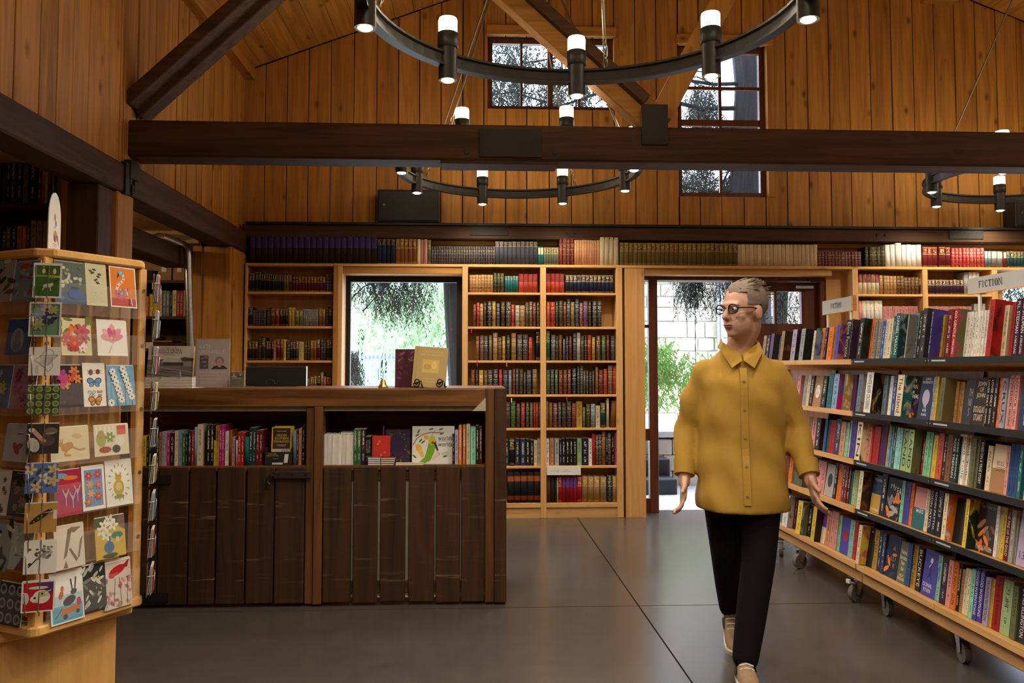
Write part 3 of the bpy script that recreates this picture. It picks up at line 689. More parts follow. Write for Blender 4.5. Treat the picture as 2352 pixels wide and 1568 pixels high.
# ---------------------------------------------------------------- books
PAL = {  # key: (linear rgb, plain colour word)
 'nv': ((.012, .016, .045), 'navy blue'), 'db': ((.02, .035, .09), 'dark blue'), 'bl': ((.03, .09, .30), 'bright blue'), 'sb': ((.20, .34, .50), 'sky blue'), 'gb': ((.14, .19, .25), 'grey-blue'),
 'sl': ((.045, .05, .065), 'slate grey'), 'bk': ((.010, .009, .009), 'black'), 'ch': ((.03, .03, .035), 'charcoal'), 'dg': ((.012, .028, .018), 'dark green'), 'gr': ((.03, .12, .04), 'green'),
 'lg': ((.30, .42, .20), 'light green'), 'mi': ((.22, .60, .38), 'mint green'), 'tl': ((.01, .12, .13), 'teal'), 'dt': ((.012, .05, .055), 'dark teal'), 'ol': ((.16, .115, .035), 'olive brown'), 'og': ((.12, .13, .05), 'olive green'),
 'gg': ((.09, .11, .075), 'grey-green'), 'br': ((.105, .042, .016), 'brown'), 'dk': ((.028, .016, .010), 'dark brown'), 'ru': ((.22, .075, .02), 'rust brown'), 'ta': ((.36, .19, .075), 'tan'), 'oc': ((.45, .27, .04), 'ochre'),
 'ye': ((.70, .50, .03), 'yellow'), 'or': ((.75, .20, .02), 'orange'), 'rd': ((.38, .014, .013), 'red'), 'co': ((.52, .075, .045), 'coral red'), 'cr': ((.33, .008, .02), 'crimson'), 'ma': ((.135, .010, .016), 'maroon'),
 'dr': ((.12, .010, .008), 'dark red'), 'pi': ((.62, .26, .24), 'pale pink'), 'sa': ((.52, .24, .13), 'salmon'), 'mg': ((.48, .015, .17), 'magenta'), 'pu': ((.10, .03, .14), 'purple'), 'dp': ((.035, .012, .035), 'dark purple'),
 'lv': ((.42, .36, .50), 'lavender'), 'in': ((.06, .05, .33), 'indigo'), 'cm': ((.70, .58, .38), 'cream'), 'wh': ((.78, .75, .70), 'white'), 'gy': ((.36, .35, .33), 'light grey'), 'my': ((.20, .19, .18), 'mid grey'), 'tb': ((.25, .17, .09), 'drab tan'), 'cy': ((.25, .55, .52), 'pale teal')}
GOLD, PALE, INK = (.62, .42, .13), (.80, .74, .62), (.015, .013, .012)
STY = {'g': ('sp_gilt', 'cloth', GOLD), 'l': ('sp_leather', 'leather', GOLD), 'L': ('sp_leather', 'leather', PALE), 'p': ('sp_text', 'paper', PALE), 'k': ('sp_text', 'paper', INK), 'n': ('sp_plain', 'cloth', GOLD),
       't': ('sp_top', 'cloth', GOLD), 'b': ('sp_blue', 'cloth', (.055, .04, .20)), 'e': ('sp_ends', 'leather', (.30, .06, .015)), 's': ('sp_stripe', 'cloth', PALE), 'x': ('sp_label', 'cloth', (.06, .06, .32)), 'y': ('sp_label', 'cloth', (.70, .55, .30)),
       'v': ('sp_blue', 'cloth', (.16, .010, .010))}
ORD = 'first second third fourth fifth sixth seventh eighth ninth tenth eleventh twelfth thirteenth fourteenth fifteenth sixteenth seventeenth eighteenth nineteenth twentieth'.split()
ORD += ['twenty-' + o for o in ORD[:9]]
NUM = 'no one two three four five six seven eight nine ten eleven twelve thirteen fourteen fifteen sixteen seventeen eighteen nineteen twenty'.split()
def cover_mesh(t, d, h, board, bulge, mats, bands=0):
    """case or wrapper of a book: spine at -y, boards running back along +y, open at fore-edge, head and tail"""
    n = 6 if bulge > 0 else 1; pts = []
    for i in range(n + 1):
        a = -1 + 2 * i / n; pts.append((t / 2 * a, -bulge * (1 - a * a)))
    out = [(-t / 2, d)] + pts + [(t / 2, d), (t / 2 - board, d), (t / 2 - board, .002), (-t / 2 + board, .002), (-t / 2 + board, d)]
    m = len(out); mb = MB(); vs = [(x, y, 0) for x, y in out] + [(x, y, h) for x, y in out]
    fs = []; mi = []; uv = {}
    for i in range(m):
        j = (i + 1) % m; sp = 1 <= i <= n; fs.append((i, j, m + j, m + i)); mi.append(0 if sp else 1)
        if sp: u0, u1 = (i - 1) / n, i / n; uv[len(fs) - 1] = [(u0, 0), (u1, 0), (u1, 1), (u0, 1)]
        else: uv[len(fs) - 1] = [(0, 0), (1, 0), (1, 1), (0, 1)]
    fs += [tuple(range(m))[::-1], tuple(range(m, 2 * m))]; mi += [1, 1]
    mb.add(vs, fs); mb.m = mi; mb.uv = uv; mb.sm = [1 <= i <= n and n > 1 for i in range(len(fs))]
    for k in range(bands):
        z = h * (k + 1) / (bands + 1); o = len(mb.v); b = []
        for (x, y) in pts: b += [(x * 1.01, y - .0002, z - .0022), (x * 1.01, y - .0022, z), (x * 1.01, y - .0002, z + .0022)]
        mb.add(b, [(3 * i + q, 3 * i + 3 + q, 3 * i + 4 + q, 3 * i + 1 + q) for i in range(n) for q in (0, 1)], 1, None, True)
    return mb.mesh('book', mats, fix=False)
def book(loc, rz, t, h, d, sty, col, name='book', label=None, group=None, hard=True, tilt=0, lean=0, c2=None, art=None, title=None, tcol=None, rec=None):
    mat, stuff, acc = STY[sty]
    bulge = min(.006, t * .16) if hard else 0
    o = link(name, cover_mesh(t, d, h, .0028 if hard else .0009, bulge, [mat, 'cover_art' if art else 'cover'], 5 if sty in 'lL' and t > .018 else 0))
    o.location = loc; o.rotation_euler = (tilt, lean, rz)
    j = random.uniform(.85, 1.15); o['c1'] = [min(1, x * j) for x in PAL[col][0]]; o['c2'] = list(c2 or acc)
    if art: o['c3'] = list(PAL[art[0]][0]); o['c4'] = list(PAL[art[1]][0])
    e = .0028 if hard else .0006
    MB().box(-t / 2 + e, .0025, e if hard else .0003, t / 2 - e, d - (.004 if hard else .0002), h - (e if hard else .0003)).build('page_block', 'pages', o, fix=False)
    if title:   # lettering down the spine: list of (text, z0, z1 as fractions, width fraction)
        mb = MB()
        for (s, z0, z1, wf) in title:
            vs, fs, asp = text_geo(s); L = (z1 - z0) * h; wid = t * wf
            mb.add([(b * wid, -bulge - .0006, (z0 + z1) / 2 * h - a * L) for a, b in vs], fs, 0, tcol or PALE)
        mb.build('lettering', 'print', o, fix=False)
    return tag(o, label, 'book', group)
KIND = {'cloth': 'cloth-bound volume', 'leather': 'leather-bound book', 'paper': 'book'}
ZM = {'A': (300, 520, 4.126), 'B': (780, 520, 4.1275), 'C': (1060, 520, 4.1275), 'D': (1060, 860, 4.355), 'E': (1420, 520, 4.126), 'F': (1900, 520, 4.126), 'G': (320, 860, 5.227), 'H': (720, 860, 5.113), 'I': (0, 0, 1)}
def parse(spec):
    out = []
    for it in spec.split():
        f = it.split(':'); z = ZM[f[0]]; x0, x1 = re.match(r'(-?[\d.]+)-(-?[\d.]+)', f[1]).groups(); out.append((z[0] + float(x0) / z[2], z[0] + float(x1) / z[2], z[1] + float(f[2]) / z[2], int(f[3]), f[4], f[5:]))
    return out
def row(spec, ybot, Y, z, where, name, depth=.15, titles={}, hard=None, sets=True):
    """one shelf of books read off the photograph: zoom:x0-x1:ytop:count:style+colour"""
    its = parse(spec); cnt = {}
    for it in its:
        k = (PAL[it[4][1:]][1], STY[it[4][0]][1]); cnt[k] = cnt.get(k, 0) + 1
    seen = {}; sets_done = set()
    for n_, (x0, x1, yt, n, sc, ex) in enumerate(its):
        sty, col = sc[0], sc[1:]; k = (PAL[col][1], STY[sty][1]); seen[k] = seen.get(k, 0) + 1
        if n > 1: grp = f'set of {n} {k[0]} volumes {where}'
        else:
            grp = f'books {where}'; lab = f'{k[0]} {KIND[k[1]]}'
            lab = f'{ORD[seen[k] - 1]} {lab} from the left {where}' if cnt[k] > 1 else f'{lab} {where}'
        for i in range(n):
            a, b = x0 + (x1 - x0) * i / n, x0 + (x1 - x0) * (i + 1) / n
            dup = (k[0], n) in sets_done
            if n > 1: lab = f'{ORD[i]} of the further {NUM[n]} {k[0]} volumes {where}' if dup else f'{ORD[i]} from left of {NUM[n] if n <= 20 else n} {k[0]} volumes {where}'
            X0, X1 = X_(a, Y), X_(b, Y); t = max(.004, (X1 - X0) * (.965 if n > 1 else .97)); h = P(a, yt, Y=Y).z - P(a, ybot, Y=Y).z + random.uniform(-.0015, .0015)
            hd = (STY[sty][1] != 'paper') if hard is None else hard
            ti = titles.get(n_)
            lean = R(float(ex[0])) if ex else 0
            book(((X0 + X1) / 2, Y + random.uniform(0, .006), z), 0, t, h, min(depth, h * .75), sty, col, name, lab, grp, hd, lean=lean, title=ti[0] if ti else None, tcol=ti[1] if ti else None)
        if n > 1: sets_done.add((k[0], n))

# back wall cases --------------------------------------------------------------
YS, YK = 6.95, YB                # shelf fronts, back of the cases
SH = {'0': 2.123, '1': 1.885, '2': 1.597, '3': 1.312, '4': 1.026, '5': .746, '6': .430, '7': .122}
TH = .019
tag(MB().box(-1.89, YS, 2.100, XR, YK + .01, 2.123).build('long_top_shelf', 'shelf_X', bevel=.002), 'long pine shelf running the width of the back wall under the timber plate', 'shelf')
tr = struct(MB().box(-1.89, YK - .03, 2.31, XR, YK + .005, 2.343).build('trim_6', 'shelf_X'), 'pale rail behind the top row of books')
def case(name, label, xs, rows, z0=0.0, ups=(.03,)):
    c = thing(name, label, 'bookcase', (0, 0, 0), 0, 'built-in pine bookcases')
    for a, b in xs: MB().box(a, YS, z0, b, YK, 2.10).build('upright', 'shelf_Z', c, bevel=.002)
    for (a, b), (c2, d) in zip(xs, xs[1:]):
        for r in rows: MB().box(b, YS + .004, SH[r] - TH, c2, YK - .004, SH[r]).build('shelf', 'shelf_X', c, bevel=.002)
        MB().box(b, YK - .004, z0, c2, YK + .004, 2.10).build('back_panel', 'plywood_Z', c)
    return c
U = lambda p0, p1: (X_(p0, YS), X_(p1, YS))
ca = case('bookcase', 'pine bookcase left of the picture window, filled with dark old volumes', [(-1.89, -1.872), U(774, 787)], '1234567')
cb = case('bookcase', 'pine bookcase of gilded leather volumes beside the doorway', [U(1062, 1075), U(1241, 1254), U(1414.5, 1429)], '1234567')
for a, b in ((X_(1075, YS), X_(1241, YS)), (X_(1254, YS), X_(1415, YS))): MB().box(a, YS - .003, .088, b, YS + .004, .122).build('shelf_lip', 'shelf_X', cb)
MB().box(X_(1062, YS), YS + .012, 0, X_(1427, YS), YS + .03, .086).build('plinth', 'shelf_X', cb)
cc = case('bookcase', 'pine bookcase right of the doorway behind the fiction stands', [U(1957, 1970), U(2118, 2130), U(2277, 2290)], '1234567')

top = ('A:1120-1958:105:20:bdk I:866-907.5:550:4:tnv B:530-730:120:5:gru B:735-765:125:1:ncm B:765-795:125:1:nsa B:797-832:125:1:npi B:835-865:128:1:gog '
       'B:867-1475:188:26:lnv C:320-722:140:10:tsl C:725-777:188:2:ytl C:780-922:192:6:ggg C:925-1068:112:4:lma C:1070-1310:122:10:gsa C:1312-1490:96:4:ncm '
       'E:15-1130:145:26:gol E:1132-1890:155:20:ncm I:1879-1978:573:13:Ldr F:358-395:170:1:ldg F:400-468:170:1:ldg F:470-510:170:1:ldg F:512-552:170:1:ldg '
       'F:553-598:150:1:nwh F:600-645:146:1:nwh F:648-705:133:1:nwh F:706-750:148:1:nwh F:752-795:148:1:nwh F:797-845:150:1:nwh F:847-895:149:1:nwh '
       'F:905-1045:165:3:gma F:1060-1120:165:1:gma F:1125-1172:166:1:gma F:1180-1490:178:9:Lrd F:1495-1555:205:2:ygb F:1560-1668:205:2:ymy F:1670-1702:205:1:yma F:1705-1900:205:6:gdt')
top = top.replace('A:1120-1958:105:20:bdk', 'I:571.5-866:545:21:bdk')
row(top, 608, 6.985, SH['0'], 'on the top shelf', 'cloth_volume', .14)
L1 = 'A:1100-1180:442:3:gdk A:1185-1240:430:2:gdg A:1242-1345:447:5:gbk A:1347-1450:455:5:gdg A:1452-1500:460:2:gol A:1502-1530:455:1:gbr A:1535-1850:475:11:gdr A:1855-1940:455:3:Lnv'
L2 = 'A:1095-1165:765:2:gdk A:1165-1290:790:5:ldb A:1295-1332:768:1:lbk A:1335-1375:772:1:gbr A:1378-1415:775:1:gcr A:1420-1498:775:3:gdk A:1500-1560:765:2:goc A:1565-1640:792:2:gog A:1643-1785:775:8:snv A:1787-1850:780:2:gru A:1855-1880:758:1:lbk A:1882-1942:770:2:gdk'
L3 = ('A:1095-1220:1085:4:gdk A:1222-1250:1045:1:lbk A:1255-1290:1055:1:gch A:1295-1340:1085:2:gdk A:1345-1365:1088:1:gbk A:1367-1390:1080:1:ksa A:1392-1425:1065:1:gma A:1428-1462:1065:1:gbr A:1464-1482:1070:1:kye A:1484-1520:1085:1:lbk '
      'A:1522-1575:1090:2:gnv A:1578-1605:1080:1:gbr A:1607-1632:1090:1:kgy A:1633-1652:1095:1:kye A:1655-1710:1085:2:lbk A:1712-1770:1080:2:gru A:1772-1805:1070:1:gma A:1810-1860:1070:2:lbk A:1865-1942:1070:3:gdg')
L4 = 'A:1400-1500:1400:4:gdk A:1505-1600:1405:4:gbr A:1690-1715:1425:1:gnv A:1717-1750:1410:2:gru A:1752-1775:1405:1:gol A:1778-1810:1400:1:gbk A:1812-1840:1370:1:gog A:1842-1865:1410:1:grd A:1868-1940:1415:3:gdr'
for s, y, k, w in ((L1, 671, '1', 'first'), (L2, 749, '2', 'second'), (L3, 828, '3', 'third'), (L4, 904, '4', 'fourth')):
    row(s, y, 6.985, SH[k], f'on the {w} shelf left of the window', 'old_volume', .14)
M1 = 'C:75-300:455:8:lta C:303-403:437:3:ldg C:410-538:465:5:ttl C:543-720:445:4:vco'
M1R = 'C:800-975:445:4:vco C:983-1440:455:12:gnv'
M2 = 'C:112-140:732:1:lma C:145-172:720:1:lrd C:175-207:725:1:lta C:212-235:710:1:lbk C:245-290:705:1:Lbk C:293-325:705:1:loc C:333-362:725:1:Lnv C:372-415:708:1:ldk C:423-468:708:1:Lbk C:472-503:735:1:lrd C:510-550:740:1:lgy C:555-600:743:1:lta C:605-637:712:1:lch C:642-670:706:1:Lbr C:676-705:712:1:lma C:713-740:705:1:Lbk'
M2R = 'C:808-836:705:1:lco C:840-886:712:1:lrd C:889-917:705:1:ldg C:922-960:700:1:lch C:965-993:705:1:lma C:998-1030:685:1:Ldk C:1035-1070:710:1:log C:1077-1110:685:1:Lnv C:1117-1148:720:1:Lma C:1153-1195:700:1:lpu C:1200-1230:705:1:ldk C:1240-1280:703:1:Lbk C:1287-1326:703:1:Lbk'
M3 = 'C:140-168:1035:1:lru C:175-212:1030:1:Lma C:216-250:1032:1:Ldg C:260-290:1028:1:log C:300-342:1003:1:Lta C:347-380:1045:1:lbr C:387-415:1033:1:loc C:425-462:1025:1:ldg C:472-518:1003:1:lta C:528-575:1020:1:Lch C:582-628:1020:1:Lch C:636-668:1045:1:lrd C:705-735:985:1:gnv C:737-747:985:1:gnv'
M3R = 'C:800-836:980:1:ggr C:848-888:1025:1:Lsl C:892-916:1035:1:lbk C:922-950:1025:1:lbr C:960-980:1060:1:Lbk C:986-1012:1040:1:Lnv C:1018-1044:1033:1:lma C:1055-1085:1010:1:Lbk C:1090-1125:1003:1:Lgy C:1130-1157:1033:1:lch C:1162-1186:1030:1:Lbk C:1192-1226:1025:1:lrd C:1234-1263:1045:1:loc C:1273-1315:1035:1:Lbr C:1325-1362:1030:1:lgr C:1370-1398:1025:1:lma C:1410-1450:1035:1:lsl'
M4 = 'C:95-128:1350:1:lma C:135-160:1345:1:lbk C:168-208:1350:1:loc C:215-248:1355:1:lbr C:253-295:1352:1:Lbk C:303-345:1345:1:Lbk C:355-387:1350:1:lrd C:393-440:1355:1:ldb C:446-475:1355:1:Lgb C:483-510:1340:1:lma C:516-540:1345:1:Lnv C:548-582:1345:1:ldk C:588-610:1375:1:lsl C:617-660:1355:1:ldb C:672-714:1345:1:lol'
M4R = 'C:805-835:1350:1:lgr C:842-874:1350:1:Ldg C:884-910:1350:1:lgr C:920-955:1355:1:lma C:962-998:1350:1:lbr C:1003-1035:1350:1:Lma C:1045-1085:1340:1:Lbk C:1095-1115:1320:1:Lbk C:1122-1148:1315:1:Lch C:1152-1172:1360:1:Lbk C:1177-1198:1362:1:Lch C:1204-1230:1370:1:ldk C:1235-1255:1360:1:lnv C:1265-1290:1325:1:lru C:1297-1335:1355:1:lma C:1342-1375:1345:1:lrd C:1383-1425:1310:1:Lru C:1430-1460:1315:1:lrd'
M5 = 'D:445-487:275:1:lnv D:495-540:262:1:lgr D:548-588:290:1:lch D:597-632:280:1:lrd D:640-678:278:1:Lbk D:685-710:278:1:log D:717-738:278:1:lcr D:742-763:278:1:lcr D:768-788:280:1:lnv'
M5R = 'D:845-868:265:1:lru D:875-905:280:1:lol D:914-955:285:1:Lma D:963-992:275:1:Ldg D:1002-1042:280:1:ldk D:1050-1093:270:1:lnv D:1100-1140:285:1:lma D:1143-1200:270:1:koc D:1205-1232:325:1:log D:1240-1280:295:1:ldg D:1287-1330:295:1:Lgb D:1335-1378:310:1:kcm D:1383-1432:280:1:gdt D:1443-1466:238:1:ncm D:1480-1525:264:1:nru:3'
M6 = 'D:440-470:655:1:pdt D:478-530:640:1:gbk D:538-580:638:1:pch D:588-638:640:1:pdb D:643-680:645:1:pdk D:685-720:655:1:pbk D:722-755:658:1:kcm D:758-790:640:1:kgy'
M6R = 'D:842-875:640:1:kwh D:882-920:640:1:ksa D:927-970:640:1:kgy D:975-997:650:1:pnv D:1000-1035:640:1:pbk D:1040-1072:640:1:pbk D:1077-1108:640:1:pbk D:1112-1145:640:1:pbk D:1150-1195:640:1:klg D:1200-1260:640:1:pnv D:1262-1296:640:1:kwh D:1298-1328:595:1:nrd D:1332-1390:605:2:Ldk D:1392-1432:565:1:lru D:1435-1453:588:1:pbk D:1455-1485:585:1:Lch D:1490-1518:585:1:pbk D:1520-1556:585:1:kmg'
M7 = 'D:458-787:990:5:ebk'
M7R = 'D:845-885:1035:1:nbr D:888-922:1035:1:ndk D:925-948:1035:1:ndg D:949-962:1037:1:ncm D:963-998:1030:1:gcr D:1000-1147:1030:4:xcr D:1149-1195:1030:1:gcr D:1197-1370:1028:3:gta D:1375-1438:1035:1:gtb D:1445-1495:1030:1:Ldg D:1497-1535:1028:1:gta D:1537-1557:1030:1:nta'
for s, y, k, w in ((M1, 671.5, '1', 'top left bay'), (M1R, 672.5, '1', 'top right bay'), (M2, 749, '2', 'second left bay'), (M2R, 749.5, '2', 'second right bay'), (M3, 826.5, '3', 'third left bay'), (M3R, 827, '3', 'third right bay'),
                   (M4, 904, '4', 'fourth left bay'), (M4R, 904, '4', 'fourth right bay'), (M5, 982, '5', 'fifth left bay'), (M5R, 982, '5', 'fifth right bay'), (M6, 1069, '6', 'sixth left bay'), (M6R, 1069, '6', 'sixth right bay'), (M7, 1156, '7', 'bottom left bay'), (M7R, 1156, '7', 'bottom right bay')):
    row(s, y, 6.985, SH[k], f'in the {w} by the door', 'leather_book', .14)
R1 = 'F:288-490:460:5:vcm F:492-525:470:1:lta F:528-652:475:4:lta F:655-722:475:2:lbr F:725-865:488:4:lbr F:868-892:500:1:gnv'
R1R = 'F:950-1290:510:10:gdp F:1292-1335:440:1:ngy F:1340-1440:438:3:nwh'
R2 = 'F:290-316:718:1:npi F:318-515:715:5:gwh F:520-850:765:11:kpi'
R2R = 'F:950-1360:765:14:kpi F:1380-1490:740:4:ngy'
for s, y, k, w in ((R1, 678, '1', 'top left bay'), (R1R, 678.5, '1', 'top right bay'), (R2, 755, '2', 'second left bay'), (R2R, 755, '2', 'second right bay')):
    row(s, y, 6.985, SH[k], f'in the {w} beyond the door', 'shelved_volume', .14)
# paper shelf label, ribbons
a, b = P(1256, 1091, Y=6.94), P(1334, 1070, Y=6.94)
sg = tag(MB().box(0, 0, 0, b.x - a.x, .002, .073).build('shelf_label', 'card_white', loc=(a.x, 6.944, a.z)), 'white paper label hanging on the shelf above the crimson books', 'label')
ar = Art(b.x - a.x, .073); rg = random.Random(3)
ar.line([(.1, .45), (.2, .5), (.3, .42), (.36, .6), (.31, .3)], .006, (.25, .24, .22)).rect(.52, .55, .62, .6, (.3, .3, .3)).rect(.46, .4, .70, .44, (.35, .35, .35)); ar.build('print', sg)
for i, (px, py, c, nm) in enumerate(((1175, 915, 'wh', 'white'), (1302, 912, 'mg', 'pink'), (1164, 832, 'or', 'orange'), (1083, 755, 'mg', 'dark pink'), (1096, 830, 'mg', 'crimson'))):
    a = P(px, py, Y=6.94); o = tag(MB().box(-.004, -.001, -.035, .004, .001, .004).build('ribbon_marker', 'cover', loc=(a.x, 6.943, a.z)), f'{nm} ribbon bookmark hanging over a shelf edge', 'ribbon', 'ribbon bookmarks'); o['c1'] = list(PAL[c][0])

# ---------------------------------------------------------------- the timber counter
YC = 4.47; ZT = 1.145
def xc(px): return X_(px, YC)
def zc(py): return Z_(py, YC, 800)
ct = thing('service_counter', 'long dark timber service counter with planked front and open book shelves', 'counter', (0, 0, 0))
XA, XB = -1.86, xc(1163)
MB().box(XA, YC - .01, ZT - .098, xc(1117), YC + .05, ZT - .004).build('top_rail', 'counter_X', ct, bevel=.004)
# chamfered end of the rail
MB().box(XA, YC - .005, ZT - .012, XB, YC + .62, ZT).build('worktop', 'counter_X', ct, bevel=.003)
MB().box(XA, YC + .02, ZT - .122, xc(1116), YC + .05, ZT - .097).build('underside_lath', 'lath_pale', ct)
MB().prism([(xc(1086), ZT - .122), (xc(1116), ZT - .122), (xc(1116), ZT - .05)], YC - .015, YC + .0, 'Y').build('corner_block', 'lath_pale', ct)
for p0, p1, zt, yo in ((708, 727, ZT - .1, .0), (727, 747, ZT - .098, -.012), (1115, 1135, ZT, -.014), (1136, 1163, ZT, -.02)):
    MB().box(xc(p0), YC + yo, .012, xc(p1), YC + .07, zt).build('post', 'counterpost_Z' if p0 != 1136 else 'counter_Z', ct, bevel=.004)
MB().box(XB - .055, YC + .05, .012, XB - .005, YC + .6, ZT - .012).build('end_panel', 'counter_Z', ct)
zs = zc(1069)
MB().box(XA, YC + .005, zs - .025, xc(708), YC + .34, zs).build('shelf', 'counter_X', ct); MB().box(xc(747), YC + .005, zs - .025, xc(1115), YC + .34, zs).build('shelf', 'counter_X', ct)
MB().box(XA, YC + .34, .05, XB - .06, YC + .36, ZT - .012).build('back_board', 'counter_X', ct)
MB().box(xc(735), YC + .06, zs, xc(745), YC + .34, ZT - .1).build('divider', 'counter_Z', ct)
rg = random.Random(11)
for p0, p1 in ((325, 374), (376, 443), (446, 505), (509, 572), (576, 637), (640, 641 + 65)):
    d = MB().box(xc(p0), YC - .005 + rg.uniform(-.003, .003), zc(1384) + rg.uniform(0, .004), xc(p1), YC + .025, zs - .006).build('plank', 'counter_Z', ct, bevel=.004)
for p0, p1 in ((749, 812), (817, 872), (878, 935), (942, 1000), (1004, 1058), (1061, 1113)):
    d = MB().box(xc(p0), YC - .008 + rg.uniform(-.004, .004), zc(1384) + rg.uniform(-.002, .006), xc(p1), YC + .022, zs - .006).build('plank', 'counter_Z', ct, bevel=.004)
MB().box(xc(748), YC + .03, .04, xc(1115), YC + .05, zs - .05).build('backing_board', 'lath_pale', ct)
MB().box(XA, YC + .03, .04, xc(708), YC + .05, zs - .05).build('backing_board', 'counter_X', ct)
for z in (zc(1090), zc(1350)): MB().box(xc(748), YC + .02, z - .03, xc(1115), YC + .031, z + .03).build('cross_rail', 'counter_X', ct)
for y0 in (1098, 1365):
    MB().box(xc(325), YC - .014, zc(y0) - .022, xc(404), YC - .006, zc(y0) + .022).build('hinge_strap', 'iron', ct)
lt = MB().box(xc(637), YC - .03, zc(1097), xc(722), YC - .01, zc(1080)).build('latch_bolt', 'steel', ct, bevel=.004)
a = Vector((xc(640), YC - .03, zc(1090))); MB().tube([a, a + Vector((-.02, 0, .003)), a + Vector((-.036, 0, -.012)), a + Vector((-.034, 0, -.036)), a + Vector((-.022, 0, -.044))], .007, 6).build('hook', 'steel', lt)
for q in (650, 680, 712): MB().cyl((xc(q), YC - .034, zc(1086)), (xc(q), YC - .03, zc(1086)), .005, k=6).build('screw', 'iron', lt)
# books on the counter's shelves -------------------------------------------------
YP = YC + .035
T_ = lambda s, lo=.15, hi=.9, w=.5: [(s, lo, hi, w)]
CL = ('G:80-132:725:1:kye G:133-160:740:1:pnv G:162-248:690:3:ydg G:250-283:702:1:pdt G:285-318:685:1:kta G:320-378:675:2:klv G:379-408:690:1:pmg G:410-460:695:1:pdp G:466-512:670:1:kcm G:515-558:668:1:ksb G:560-595:700:1:pgr G:597-622:706:1:pdk '
      'G:625-668:672:1:pbk G:670-697:665:1:prd G:700-735:622:1:nsb G:737-800:590:1:kcm G:848-935:600:2:pbk G:936-951:785:1:kye G:953-995:608:1:koc G:997-1057:603:2:pmg G:1068-1112:678:1:kwh G:1115-1147:660:1:nru G:1150-1183:745:1:kpi G:1184-1198:742:1:nbl G:1199-1214:785:1:nwh '
      'G:1216-1295:692:2:prd G:1297-1350:742:1:ntl G:1352-1432:635:2:pdt G:1435-1510:668:2:pma G:1870-1913:668:1:ngb G:1915-1938:672:1:pdk G:1941-1975:648:1:ksa G:1980-2010:612:1:pdk')
ti = {15: ([('MURDLE', .62, .97, .6), ('THE PUZZLES', .15, .5, .35)], INK)}
tl = {2: ([('Looking Glass', .2, .85, .3)], INK), 12: ([('Looking After Your Books', .35, .95, .35)], PALE), 16: ([('CINECITIES', .40, .68, .45), ('A. Cowan', .78, .97, .35)], PALE), 18: ([('MURDLE', .62, .97, .6)], INK), 19: ([('ALICE', .40, .55, .4)], PALE)}
row(CL, 1068, YP, zs, 'on the counter shelf left of its post', 'paperback', .16, tl)
CR = ('H:143-488:695:24:pwh H:490-577:638:2:pgr H:580-628:640:1:pdp H:632-688:722:3:pbk H:1640-1664:695:1:pbk H:1668-1708:660:1:klv H:1713-1748:598:1:por H:1760-1792:598:1:por H:1800-1845:587:1:kcm H:1850-1910:620:1:kmi H:1912-1947:602:1:pdg H:1950-1985:615:1:pma')
tl = {1: ([('How to Dad', .58, .95, .5)], PALE), 2: ([('RED BIRDS', .55, .95, .4)], PALE), 6: ([('NOW LISTEN TO', .45, .92, .5), ('Caroline', .12, .4, .35)], PALE), 7: ([('NOW LISTEN TO', .45, .92, .5), ('Caroline', .12, .4, .35)], PALE), 11: ([('MY MOTHERS LIFE', .35, .95, .4)], PALE), 10: ([('LORE OF IT', .4, .72, .35)], PALE)}
row(CR, 1066, YP, zs, 'on the counter shelf right of the post', 'paperback', .16, tl)

def front_book(label, x0, x1, y0, y1, Y, art, name='picture_book', tilt=-.12, t=.014, col='wh', z=None, sty='n', group='books displayed face out', hard=True):
    """a book displayed cover-forward: px box of its cover; returns the cover's Art sheet"""
    a = P(x0, y1, Y=Y); w = X_(x1, Y) - a.x; h = P(x0, y0, Y=Y).z - a.z; zz = a.z if z is None else z
    r = tag(MB().box(0, 0, 0, w, .002, h).box(0, t - .002, 0, w, t, h).box(0, 0, 0, .002, t, h).build(name, 'cover', loc=(a.x, Y, zz), fix=False), label, 'book', group)
    r['c1'] = list(PAL[col][0]); r.rotation_euler.x = tilt
    MB().box(.002, .002, .003, w - .003, t - .002, h - .003).build('page_block', 'pages', r, fix=False)
    A = Art(w, h); art(A); A.build('cover_print', r); return r
def art_red(A):
    A.rect(0, 0, 1, 1, (.50, .028, .022)); A.rect(0, 0, .06, 1, (.35, .015, .012))
    for x, y in ((.4, .72), (.32, .6), (.7, .22), (.5, .1)): A.flower(x, y, .08, (.62, .14, .04), (.7, .3, .05))
def art_purple(A):
    A.rect(0, 0, 1, 1, (.040, .018, .055)); rg = random.Random(2)
    for i in range(46):
        a = rg.uniform(0, 6.28); r = rg.uniform(.34, .52); A.leaf(.5 + r * math.cos(a), .5 + r * math.sin(a) * .95, rg.uniform(.05, .11), rg.uniform(0, 360), rg.choice(((.03, .06, .02), (.06, .10, .03), (.14, .10, .03), (.02, .04, .03))))
    for i in range(12): A.ell(rg.uniform(.3, .9), rg.uniform(.2, .9), .012, .012, (.8, .76, .62), 6)
    A.ell(.5, .5, .30, .44, (.035, .014, .050), 18)
